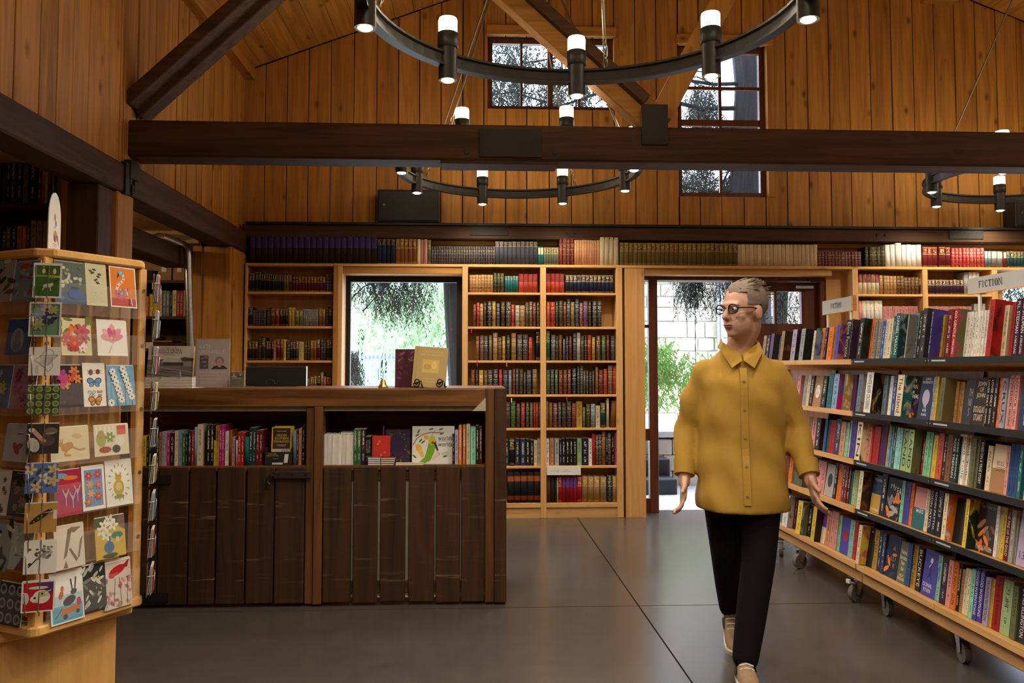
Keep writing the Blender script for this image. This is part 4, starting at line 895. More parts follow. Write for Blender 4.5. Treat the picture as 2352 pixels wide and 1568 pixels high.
def art_parrot(A):
    A.rect(0, 0, 1, 1, (.72, .69, .66)); G, G2, YG = (.05, .20, .03), (.16, .38, .02), (.45, .52, .03)
    A.line([(.02, .50), (.10, .66), (.25, .78), (.45, .83), (.70, .82)], .018, (.20, .10, .05)); A.line([(.46, .75), (.54, .88)], .012, (.35, .33, .05))
    for x, y, r, c in ((.15, .86, 60, G), (.12, .76, 30, G), (.45, .92, 10, G), (.68, .92, 20, G), (.70, .80, 25, G), (.20, .62, 50, G), (.26, .58, 40, G), (.78, .2, 10, G), (.06, .2, -40, G)): A.leaf(x, y, .06, r, c)
    A.poly([(.14, .02), (.30, .18), (.38, .50), (.42, .70), (.52, .70), (.58, .58), (.52, .30), (.44, .10), (.30, .02)], G2); A.ell(.47, .62, .085, .11, YG, 14); A.ell(.33, .70, .06, .05, (.75, .40, .04), 10)
    A.ell(.16, .42, .07, .10, (.75, .42, .05), 12, rot=30); A.ell(.22, .28, .05, .10, (.80, .45, .08), 10, rot=30)
    A.poly([(.50, .56), (.56, .58), (.62, .38), (.66, .22), (.58, .36)], (.01, .06, .07)); A.ell(.485, .56, .035, .035, (.55, .01, .01), 10)
    for i in range(4): A.ell(.52 + .035 * i, .20 + .03 * i, .10, .014, (.78, .55, .36), 8, rot=60 + 8 * i)
    A.text('worlds', .78, .68, .34, .12, (.03, .03, .03)); A.text('WITHIN', .72, .60, .2, .035, (.3, .3, .3)); A.text('worlds', .78, .52, .34, .12, (.03, .03, .03)); A.text('LAURA\nWILSON', .78, .28, .18, .1, (.35, .34, .32))
front_book('small red gift book standing face out on the counter shelf', 854, 899, 1005, 1054, YC + .03, art_red, t=.02, col='rd', z=zs + .042)
front_book('dark purple book with leafy border behind the red gift book', 885, 944, 979, 1058, YC + .07, art_purple, t=.02, col='pu', z=zs)
front_book('large white picture book with green parrot cover on the counter shelf', 946, 1045, 979, 1066, YC + .055, art_parrot, t=.012, z=zs)
front_book('purple book edge behind the purple leafy book', 879, 885, 979, 1066, YC + .075, lambda A: A.rect(0, 0, 1, 1, (.13, .03, .16)), t=.02, col='pu', z=zs, tilt=0)
def flat_book(label, px0, px1, Y, z, t, col, d=.10, name='gift_booklet', edge='paper', group='small booklets stacked on the counter shelf'):
    a, b = X_(px0, Y), X_(px1, Y); o = tag(MB().box(0, 0, 0, b - a, d, .0015).box(0, 0, t - .0015, b - a, d, t).build(name, 'cover', loc=(a, Y, z), fix=False), label, 'book', group); o['c1'] = list(PAL[col][0])
    MB().box(.001, .001, .0015, b - a - .002, d - .001, t - .0015).build('page_block', edge, o, fix=False); return o
for i in range(4):
    flat_book(f'{ORD[i]} pale blue booklet from the bottom of the short stack', 849, 878, YC + .008, zs + .0105 * i, .010, 'gb', .09); flat_book(f'{ORD[i]} red-edged booklet from the bottom of the short stack', 878.5, 908 + i, YC + .008, zs + .0105 * i, .010, 'dr', .018 + .07)
flat_book('pale booklet lying flat before the parrot book', 912, 975, YC + .006, zs, .010, 'cm', .045); flat_book('thin grey book lying flat on the white journals', 787, 841, YC + .04, zs + .1635, .011, 'my', .09)
# yellow guidebooks in their black counter display
def art_hidden(A):
    A.rect(0, 0, 1, 1, (.70, .50, .02)); A.rect(.06, .03, .94, .97, (.045, .026, .022)); A.rect(.06, .03, .94, .36, (.55, .44, .36)); A.text('HIDDEN', .5, .76, .5, .07, (.70, .48, .03)); A.text('SOUTHERN', .5, .67, .68, .07, (.70, .48, .03)); A.text('HIGHLANDS', .5, .58, .76, .07, (.70, .48, .03))
    A.text('TREASURED AND UNKNOWN', .5, .88, .5, .03, (.7, .66, .6)); A.rect(.25, .47, .75, .485, (.4, .36, .3)); A.rect(.3, .44, .7, .452, (.4, .36, .3))
    for k in range(3): A.ell(.68, .28, .16 - .05 * k, .16 - .05 * k, (.30, .24, .2) if k % 2 == 0 else (.55, .44, .36), 14)
    A.line([(.2, .25), (.35, .3), (.5, .2), (.6, .12)], .012, (.3, .24, .2))
front_book('yellow and black guidebook standing in the black counter display', 622, 674, 977, 1055, YC + .05, art_hidden, 'guidebook', -.1, .012, 'ye', z=zs + .02)
front_book('second yellow guidebook just behind the first in the display', 628, 679, 975, 1055, YC + .066, lambda A: A.rect(0, 0, 1, 1, (.70, .50, .02)), 'guidebook', -.1, .012, 'ye', z=zs + .02)
a, b = X_(615, YC + .02), X_(675, YC + .02)
ds = thing('counter_display', 'black card display box holding yellow guidebooks', 'display stand', (a, YC + .02, zs)); w = b - a; h = .072
MB().box(0, 0, 0, w, .003, h).build('front_panel', 'black_plastic', ds); MB().box(0, .003, 0, .003, .09, h + .02).build('side_panel', 'black_plastic', ds); MB().box(w - .003, .003, 0, w, .09, h + .02).build('side_panel', 'black_plastic', ds); MB().box(.003, .003, 0, w - .003, .09, .004).build('base', 'black_plastic', ds)
A = Art(w, h); A.text('55 incredible\nstories to be told', .28, .80, .44, .22, (.65, .45, .03)); A.poly([(.72, .2), (.86, .2), (.9, .84), (.75, .84)], (.7, .66, .58)); A.rect(.28, .08, .68, .22, (.72, .7, .66)); A.text('MARTIN WALTON', .48, .15, .34, .08, (.05, .05, .05)); A.rect(.3, .5, .5, .52, (.4, .4, .4)); A.build('print', ds)

# ---------------------------------------------------------------- things on the counter top
def on_top(px, y=.1): return (X_(px, YC + y), YC + y, ZT)
def art_rail(A):
    A.rect(0, 0, 1, 1, (.62, .57, .49)); A.rect(0, 0, 1, .52, (.20, .19, .17)); A.poly([(0, .52), (.25, .5), (.5, .48), (.75, .5), (1, .52), (1, .6), (.8, .64), (.7, .6), (.3, .56), (0, .55)], (.10, .10, .09))
    A.poly([(.28, .48), (.42, .62), (.66, .62), (.80, .46)], (.55, .52, .47)); A.poly([(.52, .60), (.60, .70), (.74, .56)], (.62, .58, .52)); A.rect(.34, .36, .82, .47, (.07, .065, .06)); A.rect(.78, .34, .98, .5, (.34, .32, .29))
    A.poly([(0, .30), (0, .40), (1, .16), (1, .08)], (.30, .28, .25)); A.line([(0, .33), (1, .1)], .012, (.05, .05, .05)); A.line([(0, .24), (1, .02)], .012, (.05, .05, .05)); A.line([(0, .1), (.5, 0)], .012, (.05, .05, .05))
    A.text('PICTORIAL HISTORY', .46, .945, .36, .028, (.10, .08, .07)); A.text('SOUTHERN', .46, .875, .5, .075, (.12, .03, .02)); A.text('HIGHLANDS', .46, .79, .56, .075, (.12, .03, .02)); A.text('LINDA EMERY', .46, .715, .22, .03, (.10, .08, .07))
    A.text('LOCAL HISTORY', .12, .14, .2, .03, (.6, .58, .54))
z = ZT
for i in range(4):
    flat_book(f'{ORD[i]} white paperback from the bottom of the pile beside the poster', 338, 447, YC + .06, z, .0148, 'wh', .2, 'stacked_paperback', 'paper', 'stacked white paperbacks on the counter'); z += .015
front_book('local history book with railway station photograph standing on the paperbacks', 336, 447, 797, 869, YC + .10, art_rail, 'history_book', -.16, .016, 'cm', z=ZT + .0605)
a = P(398, 866, Y=YC + .09); tag(MB().tube([(a.x - .05, YC + .05, z), (a.x - .05, YC + .05, z + .035), (a.x + .05, YC + .05, z + .035), (a.x + .05, YC + .05, z)], .0022, 6).tube([(a.x - .05, YC + .05, z + .003), (a.x - .05, YC + .16, z + .003), (a.x + .05, YC + .16, z + .003), (a.x + .05, YC + .05, z + .003)], .0022, 6).build('wire_book_stand', 'wire'), 'small wire stand holding the railway history book', 'book stand')
# acrylic poster holder
def holder(label, x0, x1, y0, y1, Y, art, tilt=-.1, name='acrylic_sign_holder'):
    a = P(x0, y1, Y=Y); w = X_(x1, Y) - a.x; h = P(x0, y0, Y=Y).z - a.z
    r = thing(name, label, 'sign holder', (a.x, Y, ZT)); r.rotation_euler.x = 0
    MB().box(0, -.002, .002, w, -.0005, h).build('front_sheet', 'acrylic', r); MB().box(0, .002, .002, w, .0035, h).build('back_sheet', 'acrylic', r); MB().box(0, -.002, 0, w, .07, .002).build('foot', 'acrylic', r)
    pp = MB().box(.004, 0, .006, w - .004, .001, h - .004).build('poster', 'card_white', r)
    A = Art(w - .008, h - .01); art(A); p = A.build('print', pp); p.location = (.004, 0, .006); return r
def face_print(A, x, y, s, hair, skin, top):
    A.ell(x, y - 1.5 * s * A.w / A.h, 1.5 * s, 1.0 * s, top, 14, 0, 180); A.rect(x - .25 * s, y - .9 * s * A.w / A.h, x + .25 * s, y, skin); A.ell(x, y + .25 * s * A.w / A.h, .78 * s, .8 * s, hair, 14); A.ell(x, y - .1 * s * A.w / A.h, .52 * s, .72 * s, skin, 14)
    A.rect(x - .5 * s, y - .06 * s * A.w / A.h, x + .5 * s, y + .02 * s * A.w / A.h, (.25, .08, .08)); A.rect(x - .2 * s, y - .48 * s * A.w / A.h, x + .2 * s, y - .42 * s * A.w / A.h, (.45, .10, .09))
def art_event(A):
    A.rect(0, 0, 1, 1, (.44, .37, .35)); A.text('KATE', .26, .84, .34, .075, (.66, .60, .57)); A.text('GRENVILLE', .46, .74, .78, .075, (.66, .60, .57)); A.rect(.10, .38, .36, .66, (.03, .03, .035)); A.ell(.18, .60, .05, .03, (.42, .03, .10), 8); A.ell(.29, .62, .05, .03, (.48, .12, .14), 8); A.ell(.26, .44, .06, .03, (.42, .05, .12), 8)
    A.rect(.16, .52, .30, .535, (.4, .38, .36)); face_print(A, .70, .52, .17, (.20, .18, .17), (.55, .30, .22), (.015, .015, .02))
    A.rect(0, 0, 1, .375, (.44, .37, .35)); A.text('WED 15 OCTOBER 6PM', .48, .31, .8, .045, (.66, .60, .57)); A.text('BOOK TALK AND SIGNING', .46, .24, .7, .035, (.60, .54, .51))
    for k in range(4): A.rect(.12, .18 - .035 * k, .80 - .06 * k, .192 - .035 * k, (.54, .48, .45))
holder('clear acrylic stand with grey event poster on the counter', 448, 533, 774, 888, YC + .05, art_event)
def art_small(A):
    A.rect(0, 0, 1, 1, (.12, .12, .06)); A.rect(0, .66, 1, 1, (.08, .06, .05)); face_print(A, .28, .84, .13, (.16, .10, .06), (.45, .25, .18), (.3, .28, .26)); face_print(A, .74, .84, .13, (.22, .2, .19), (.5, .29, .22), (.02, .02, .03)); A.rect(0, 0, 1, .62, (.12, .12, .06)); A.rect(.2, .585, .8, .60, (.5, .48, .38)); A.rect(.3, .55, .7, .562, (.5, .48, .38)); A.rect(.15, .06, .85, .07, (.5, .48, .38))
holder('small clear stand with green leaflet beside the event poster', 526, 567, 850, 889, YC + .02, art_small)
# monitor back, bell, books on easel
mo = thing('computer_monitor', 'black flat monitor seen from behind at the counter', 'monitor', on_top(637, .45))
a, b = X_(568, YC + .45) - mo.location.x, X_(706, YC + .45) - mo.location.x; h = Z_(841, YC + .45, 640) - ZT
MB().box(a, 0, .003, b, .025, h).build('back_shell', 'black_plastic', mo, bevel=.006); MB().box(b - .001, -.001, .003, b + .003, .026, h).build('side_trim', 'galvanised', mo); MB().box(-.04, .026, .008, .04, .045, .09).build('stand', 'black_plastic', mo); MB().box(-.12, .0, 0, .12, .12, .008).build('base', 'black_plastic', mo)
c = Vector(((a + b) / 2 - .03, -.003, .012)); MB().tube([c + Vector((.028 * math.cos(i * .4), 0, .028 * math.sin(i * .4))) for i in range(9)], .0012, 4).build('cable_ring', 'wire', mo)
bl = thing('service_bell', 'small brass hand bell on the counter', 'bell', on_top(882, .12))
MB().lathe([(.026, .0), (.0285, .003), (.024, .008), (.018, .020), (.015, .034), (.011, .043), (.005, .047), (0, .047)], (0, 0, 0), 18).build('bell_body', 'brass', bl); MB().tube([(0, 0, .045), (.0005, 0, .06), (-.001, 0, .075), (.001, 0, .086)], .0018, 6).ball((.001, 0, .087), .003, 8, 6).build('handle', 'brass', bl)
def art_maroon(A):
    A.rect(0, 0, 1, 1, (.085, .018, .040)); rg = random.Random(5)
    for i in range(26): A.leaf(rg.uniform(.15, .95), rg.uniform(.05, .95), rg.uniform(.08, .2), rg.uniform(0, 180), rg.choice(((.12, .03, .055), (.16, .04, .04), (.05, .012, .03), (.20, .08, .10))))
    A.line([(.5, .75), (.6, .68), (.7, .72), (.8, .62)], .03, (.35, .2, .2)); A.rect(0, 0, .05, 1, (.09, .04, .035))
front_book('maroon patterned book standing behind the easel on the counter', 907, 968, 800, 888, YC + .20, art_maroon, 'display_book', -.05, .02, 'ma', z=ZT)
def art_tan(A):
    A.rect(0, 0, 1, 1, (.44, .31, .12)); A.rect(.08, 0, .10, 1, (.36, .25, .10)); A.text('A DICTIONARY OF', .55, .88, .62, .05, (.60, .44, .16)); A.text('MR ROBINSON', .55, .80, .68, .05, (.60, .44, .16)); A.rect(.27, .36, .76, .68, (.60, .42, .10)); A.ell(.42, .50, .12, .09, (.46, .31, .10), 10); A.ell(.62, .55, .08, .13, (.70, .52, .18), 10); A.rect(.35, .2, .68, .215, (.58, .43, .17)); A.rect(.30, .14, .70, .152, (.58, .43, .17))
tb = front_book('tan cloth art book resting on a scrolled iron easel', 945, 1024, 792, 888, YC + .10, art_tan, 'display_book', -.22, .022, 'ta', z=ZT + .008); tb.rotation_euler.y = R(4)
es = thing('book_easel', 'small scrolled iron easel holding the tan book', 'easel', on_top(985, .08))
for sx in (-1, 1):
    q = []
    for i in range(22):
        t = i / 21; a = t * 9.0; r = .026 * (1 - t * .75); q.append((sx * .062 + (-1 if sx < 0 else 1) * 0 + r * math.cos(a + 3.5) * .8 - .0, -.005, .030 + r * math.sin(a + 3.5)))
    MB().tube([(sx * .062 + .03, .05, .004), (sx * .062 + .03, -.005, .004), (sx * .062 + .027, -.006, .02)], .0042, 6).tube([(sx * .062 + .027, -.006, .02), (sx * .062 + .024, -.006, .038)] + [(x, y, z) for x, y, z in q], .0042, 6).build('scroll', 'iron', es)
MB().bar((-.06, .05, .004), (.10, .05, .004), .008, .006).bar((.02, .05, .004), (.02, .13, .10), .008, .006).build('back_stay', 'iron', es)

# ---------------------------------------------------------------- rolling fiction stands
XF = 2.0; TLT = R(8); YA0, YA1, YA2, YB1, YB2 = 5.82, 5.03, 4.285, 3.545, 2.66
RZ = [1.297, 1.024, .772, .519, .232]
ZMR = {'U': 3.843, }
def stand(label, secs, strip, y0, y1):
    s = thing('rolling_bookcase', label, 'bookcase', (XF, 0, 0), 0, 'rolling fiction bookcases')
    MB().box(.26, y1, .20, .28, y0, 1.30).build('back_panel', 'plywood_Z', s)
    MB().box(.03, y1, .135, .52, y0, .185).build('base_board', 'castor_birch', s, bevel=.004)
    for a, b in secs:
        for r, z in enumerate(RZ):
            c, sn = math.cos(TLT), math.sin(TLT); D = .27
            MB().prism([(0, z - .022), (D * c, z - .022 - D * sn), (D * c, z - D * sn), (0, z)], b + .003, a - .003, 'Y').build('shelf', 'castor_birch', s)
            if strip and r < 4:
                e = MB().box(-.004, b + .004, z - .024, 0, a - .004, z + .004).build('label_strip', 'black_plastic', s)
                MB().box(-.0055, a - .14, z - .014, -.004, a - .035, z - .007).build('strip_lettering', 'sign_grey', e)
                for yy in (a - .012, b + .012): MB().cyl((-.006, yy, z - .010), (-.004, yy, z - .010), .003, k=6).build('strip_screw', 'wire', e)
            else: MB().box(-.002, b + .002, z - .024, .002, a - .002, z + .003).build('shelf_edge', 'castor_birch', s)
        MB().prism([(.262, 1.30), (.05, .2), (.262, .2)], a - .004, a - .001, 'Y').build('end_frame', 'iron', s)
    for yy, br in ((y0 - .10, False), (y1 + .10, True), (y0 - .10, False), (y1 + .1, False)):
        pass
    return s
SA = stand('birch rolling bookcase of paperbacks farthest along, nearest the doorway', [(YA0, YA1), (YA1, YA2)], False, YA0, YA2)
SB = stand('birch rolling bookcase with black label strips, nearest in front', [(YA2 - .012, YB1), (YB1, YB2)], True, YA2 - .012, YB2)
def castor(par, x, y, ang, brake=False):
    c = Vector((x - XF, y, 0)); d = Vector((math.cos(ang), math.sin(ang), 0)); s = Vector((-d.y, d.x, 0)); w = c + d * .022 + Vector((0, 0, .047))
    f = MB().obox(c + Vector((0, 0, .128)), d * .035, s * .035, Vector((0, 0, .004))).cyl(c + Vector((0, 0, .10)), c + Vector((0, 0, .126)), .022, k=10)
    for k in (-1, 1):
        o = s * (.017 * k); f.add([c - d * .022 + o + Vector((0, 0, .110)), c + d * .030 + o + Vector((0, 0, .110)), w + d * .012 + o, w - d * .010 + o], [(0, 1, 2, 3)]); f.add([c - d * .022 + o * 1.2 + Vector((0, 0, .110)), c + d * .030 + o * 1.2 + Vector((0, 0, .110)), w + d * .012 + o * 1.2, w - d * .010 + o * 1.2], [(3, 2, 1, 0)])
    cs = f.build('castor', 'galvanised', par)
    MB().cyl(w - s * .013, w + s * .013, .046, k=20).cyl(w - s * .014, w + s * .014, .034, k=16).build('wheel', 'rubber_grey', cs)
    MB().cyl(w - s * .022, w + s * .022, .007, k=8).build('axle', 'galvanised', cs)
    if brake: MB().obox(c + d * .055 + Vector((0, 0, .105)), d * .022 + Vector((0, 0, .004)), s * .010, Vector((0, 0, .003))).obox(c + d * .075 + Vector((0, 0, .115)), d * .006, s * .011, Vector((0, 0, .010))).build('brake_pedal', 'white_paint', cs)
castor(SA, 2.07, 5.16, R(200)); castor(SA, 2.08, 4.43, R(205), True); castor(SB, 2.11, 4.19, R(265)); castor(SB, 2.10, 3.52, R(262)); castor(SA, 2.07, 5.52, R(250)); castor(SB, 2.11, 2.8, R(262))
castor(SA, 2.46, 5.2, R(200)); castor(SA, 2.46, 4.4, R(200)); castor(SB, 2.46, 4.1, R(200)); castor(SB, 2.46, 3.0, R(200))
# clear end bay on the far stand
for z in (RZ[3], RZ[4]): MB().box(-.03, YA0 - .02, z, -.027, YA0 - .30, z + .19).build('acrylic_end', 'acrylic', SA)

C_ = lambda k: PAL[k][0]
def faceout(px0, px1, row_, h, label, bg, fg, lines, art2=None):
    """paperback turned face out towards the aisle"""
    z = RZ[row_]; sb = .05; xs = XF + sb; za = z - sb * math.tan(TLT) + .002
    y0, y1 = [P(p, 842 + (HC - z) * 440, X=xs).y for p in (px0, px1)]; w = y0 - y1
    o = tag(MB().box(0, 0, 0, w, .001, h).box(0, .019, 0, w, .02, h).box(0, 0, 0, .001, .02, h).build('paperback_face_out', 'cover', loc=(xs, y0, za), fix=False), label, 'book', 'books turned face out on the fiction stands'); o['c1'] = list(C_(bg)); o.rotation_euler = (-TLT - .04, 0, -math.pi / 2)
    MB().box(.001, .001, .0005, w - .0005, .019, h - .0005).build('page_block', 'pages', o, fix=False)
    A = Art(w, h, C_(bg)); rg = random.Random(label)
    if art2:
        kind, c = art2
        if kind == 'block': A.rect(0, 0, 1, .5, C_(c))
        if kind == 'disc': A.ell(.5, .5, .28, .36, C_(c), 16)
        if kind == 'swirl':
            for i in range(14): A.leaf(rg.uniform(.1, .9), rg.uniform(.05, .6), rg.uniform(.1, .3), rg.uniform(0, 180), [C_(c), tuple(x * .5 for x in C_(c)), C_('or')][i % 3])
        if kind == 'figure': A.ell(.5, .78, .09, .12, C_(c), 8); A.line([(.5, .72), (.5, .52), (.35, .38)], .06, (.02, .02, .03)); A.line([(.5, .52), (.62, .36)], .06, (.02, .02, .03)); A.line([(.5, .7), (.36, .62)], .04, C_(c))
    for (s, x, y, ww, hh) in lines: A.text(s, x, y, ww, hh, C_(fg))
    A.build('cover_print', o); return o
def stand_row(spec, zx0, zs_, row_, where):
    its = []; prev = -1e9
    for it in spec.split():
        ttl = None
        if '|' in it: it, ttl = it.split('|')
        f = it.split(':'); a, b = [float(v) for v in f[0].split('-')]; a = max(a, prev); prev = b
        if b - a < 4: continue
        its.append((zx0 + a / zs_, zx0 + b / zs_, float(f[1]) / 100, f[2][0], f[2][1:], f[3] if len(f) > 3 else None, ttl))
    cnt, seen = {}, {}
    for it in its:
        k = PAL[it[4]][1]; cnt[k] = cnt.get(k, 0) + 1
    for a, b, h, sty, col, ex, ttl in its:
        k = PAL[col][1]; seen[k] = seen.get(k, 0) + 1; prot = 0; art = None
        if ex:
            prot = .04; art = (ex[:2], ex[2:4])
        sb = .05 - prot + random.uniform(-.004, .008); xs = XF + sb; z = RZ[row_]; ypx = 842 + (HC - z) * 440
        y0, y1 = P(a, ypx, X=xs).y, P(b, ypx, X=xs).y; t = max(.005, (y0 - y1) * .97)
        lab = (f'{ORD[seen[k] - 1]} {k} paperback from the far end' if cnt[k] > 1 else f'{k} paperback') + f', {where} of the fiction stands'
        d = .135 if prot == 0 else .15
        tt = None
        if ttl:
            q = ttl.replace('_', ' ').split('/'); tt = [(q[0], .42, .95, .55)] + ([(q[1], .08, .38, .4)] if len(q) > 1 else []) if len(q) > 1 else [(q[0], .10, .94, .55)]
        book((xs, (y0 + y1) / 2, z - sb * math.tan(TLT) + .0015), -math.pi / 2, t, h, d, sty if not ttl else 'n', col, 'paperback', lab, f'paperbacks on the {where} of the fiction stands', False, -TLT, art=art, title=tt, tcol=(INK if sty == 'k' else PALE))
q1 = ('30-55:19:kta 57-85:19:pch 95-122:19:kpu:chdk 133-160:17:kpi 165-186:18:pgb 188-215:20:kta:dkru 283-322:20:klv:dpgr 330-356:17:kye 358-395:20:kgy:bkdg 470-489:18:kcm:sbbl 490-518:20:kgr 519-543:20:pgr 543-569:20:por 570-589:20:pdb 590-598:20:pnv 600-643:20:kor 644-666:19:kta 668-700:20:kin:puor '
      '745-800:23:pch|Elena_Ferrante 800-806:22:pbk:dpch 868-905:22:pbk:dgbk 915-948:22:krd 950-974:22:pma 976-999:22:kor 1000-1022:21:kgy|GHOST_CITIES 1023-1046:21:kgy|GHOST_CITIES 1047-1069:21:kgy|GHOST_CITIES 1071-1098:20:pbl 1100-1124:21:kwh|Winney 1126-1163:21:kcm 1165-1184:22:ptl 1185-1225:22:ptl:dtgy|DANIEL_MASON '
      '1290-1300:21:kgy:mygr 1331-1360:22:kgb|THE_TRUE_SIDE 1361-1389:22:kgb|THE_TRUE_SIDE 1391-1420:23:pch 1421-1458:23:pch:chbk 1500-1512:22:pdb:inpu|DOOR_IN_THE_SEA 1588-1618:20:koc 1640-1686:22:pma 1695-1731:21:prd:ogmg|GO_GENTLE/MARIA_SEMPLE 1776-1816:20:kwh 1817-1843:20:kwh 1844-1870:20:kwh 1871-1897:20:kwh 1898-1924:20:kwh 1925-1952:20:kwh 1953-1980:20:kwh 1981-2003:20:kwh '
      '2005-2050:23:krd:rddr 2062-2098:21:kor 2100-2134:21:kor 2136-2180:21:kcm 2206-2236:22:krd 2238-2286:23:pdp|M.L._STEDMAN/A_FAR-FLUNG 2288-2336:23:pdp|M.L._STEDMAN/A_FAR-FLUNG 2340-2400:22:pma')
q2 = ('332-360:19:kpi 392-418:19:kgy 421-446:19:kcm 448-476:19:pdk 552-590:19:pbk 602-642:20:ktl:bkgr 646-692:20:ksb:mgbl 738-752:20:kol:ocwh 816-846:20:kpu 862-900:20:kgb:gyru 930-990:21:kwh:bkoc|WHITE_RIVER_CROSSING 1086-1120:20:kgb 1140-1166:20:kwh 1170-1197:20:pbl 1202-1260:20:kcm:tlcm|The_Island 1516-1544:20:kgy 1546-1562:20:kye 1582-1620:19:kog:olog '
      '1658-1702:18:pdr 1720-1741:18:kta 1742-1765:18:kta 1766-1789:18:kta 1986-2015:20:pbk|LOVER_ONLY/LEAH_SWANN 2016-2050:20:pbk|LOVER_ONLY/LEAH_SWANN 2052-2082:20:pdk 2086-2114:20:kor 2116-2164:20:klv|CRUX 2166-2184:20:kwh 2186-2224:21:kpi|LOVESICK/Lillian_Telford 2226-2266:21:kpi|LOVESICK/Lillian_Telford 2290-2400:20:pdb')
q3 = ('430-460:19:kta 462-498:19:kpi 500-535:19:pdk 572-592:19:kbl 596-620:19:ktl 622-642:19:krd 644-668:19:kcr 670-712:20:pdb 713-754:19:ksa 756-784:19:kmi 785-802:20:kwh 803-850:20:kin 852-896:20:kcm:cmch|KIN 950-980:19:kpi 982-1006:19:krd 1007-1031:19:krd 1032-1056:19:krd 1057-1085:21:kpu|FIERCELAND 1086-1116:21:kpu|FIERCELAND 1118-1131:21:kye 1132-1150:20:ksb 1151-1168:20:ksb 1170-1194:20:ptl 1196-1220:20:kcy 1221-1246:20:kcy 1256-1299:20:klg|LAND 1300-1346:20:klg:oggr|LAND '
      '1362-1386:17:pdr 1396-1429:17:pnv 1431-1446:17:prd 1448-1480:20:kmi 1482-1510:20:kmi 1521-1556:19:kye 1562-1606:20:kco 1611-1636:19:pdg 1638-1684:20:kru 1686-1719:20:pdt|ROSE_TREMAIN 1720-1740:20:pdt|ROSE_TREMAIN 1742-1774:21:kwh|Neil_Tully 1775-1799:21:kwh|Neil_Tully 1800-1840:21:kwh|Neil_Tully 1852-1888:20:kog 1889-1920:20:kog 1922-1962:20:pbk|BASED_ON_A_TRUE_STORY 1992-2034:18:kcm 2152-2184:19:kpi 2186-2224:20:kbl|THE_SUNFLOWER_BOYS/SAM_WACHMAN 2226-2264:20:kbl|THE_SUNFLOWER_BOYS/SAM_WACHMAN 2266-2299:20:ptl 2300-2330:20:ptl 2332-2400:20:kcm')
q4 = ('150-176:17:kcm 178-204:17:kgy 206-236:16:kpi 272-299:18:kor 300-321:19:kgg 322-344:19:kgg 345-367:19:kgg 368-391:19:kgg 442-478:19:ksa 480-509:19:kbr 511-545:19:kpi 546-582:19:kpi 661-682:20:pbk 683-706:20:kor 707-730:20:kor 731-751:20:pma 752-775:20:pma 776-799:20:pdr 801-822:18:ktl 823-850:19:klg 851-866:19:klg 868-902:20:kcm:dkru 1068-1110:21:pnv 1241-1266:20:kmi 1268-1318:20:kin 1320-1348:20:kor 1456-1484:19:kcm 1486-1520:20:pnv|EDDIN_PATTOL 1521-1552:20:pnv|EDDIN_PATTOL 1554-1602:20:pbk '
      '1606-1642:20:kcm:orwh 1792-1824:20:kye:dgye 1826-1848:20:kwh|Nordstrand 1849-1868:20:kwh|Nordstrand 1870-1898:20:krd 2062-2086:20:kwh 2087-2110:20:kcm 2112-2150:20:kye 2152-2188:20:pdr|THE_FIRE_OF_THE_GOLD 2190-2228:20:pgy 2230-2256:20:pgy')
q5 = ('85-120:17:pdg 150-182:19:kgy 184-214:19:kgb 216-262:20:kwh:gych 291-310:20:krd 311-334:20:pdb 336-376:20:kye:oglv 432-466:19:pbk 467-499:20:kye:dkbk 592-630:20:ksa 632-660:21:kpi 661-688:21:kpi 690-720:20:kmi 792-830:20:kcy 832-860:20:krd 862-890:20:kcm:yemg 1006-1044:20:koc 1046-1072:20:pdb 1073-1100:20:pdb 1292-1328:20:kbl 1329-1380:20:koc|PLAYWORLD/ADAM_ROSS 1382-1422:20:pdk|BUCKEYE 1552-1588:20:kcy 1590-1640:20:pdp 1642-1682:20:kpi '
      '1684-1726:20:kor|THE_NIGHT_GUN 1728-1758:20:pbk 1760-1788:18:kta 1789-1812:19:kcm 1813-1838:19:kcm 1840-1872:20:kmi 1874-1908:21:pin|GOOD_INTENTIONS 1910-1952:21:pin|GOOD_INTENTIONS 1962-2006:19:klv|MISINTERPRETATION 2008-2024:19:kye 2025-2042:19:kye 2044-2108:21:krd|Flying_Lessons 2112-2196:21:klg 2200-2242:20:kog 2256-2330:21:pch|JAMES_ELLINGTON 2332-2400:20:pdk')
Q = 3.843
for i, (s, w) in enumerate(((q1, 'top row'), (q2, 'second row'), (q3, 'third row'), (q4, 'fourth row'), (q5, 'bottom row'))): stand_row(s, 1740, Q, i, w)
FO = lambda a, b, r, h, *k, **kw: faceout(1740 + a / Q, 1740 + b / Q, r, h, *k, **kw)
FO(478, 546, 1, .19, 'small pale face-out book with blue scribble on the second row', 'ta', 'gb', [('notes\non a\nlife', .5, .6, .5, .4)], art2=('disc', 'wh'))
FO(1272, 1398, 1, .20, 'black face-out paperback with white capitals beside the blue one, second row', 'bk', 'wh', [('TIM\nTRAN', .5, .82, .6, .24), ('FOR', .5, .62, .3, .08), ('BEGINNERS', .5, .52, .9, .09)], art2=('swirl', 'pu'))
FO(1402, 1512, 1, .205, 'blue face-out paperback with white oval on the second row', 'db', 'wh', [('LIANE\nMORIARTY', .5, .88, .8, .14), ('big\nlittle\ntruths', .5, .22, .4, .26)], art2=('disc', 'lv'))
FO(1792, 1874, 1, .19, 'dark grey face-out paperback on the second row', 'ch', 'gy', [('TH\nNI\nS', .6, .5, .4, .6)])
FO(1878, 1982, 1, .20, 'dark brown face-out paperback with big pale capitals, second row', 'dk', 'cm', [('JOHN\nOF\nJOHN', .5, .74, .7, .36), ('DOUGLAS\nSTUART', .5, .26, .9, .30)])
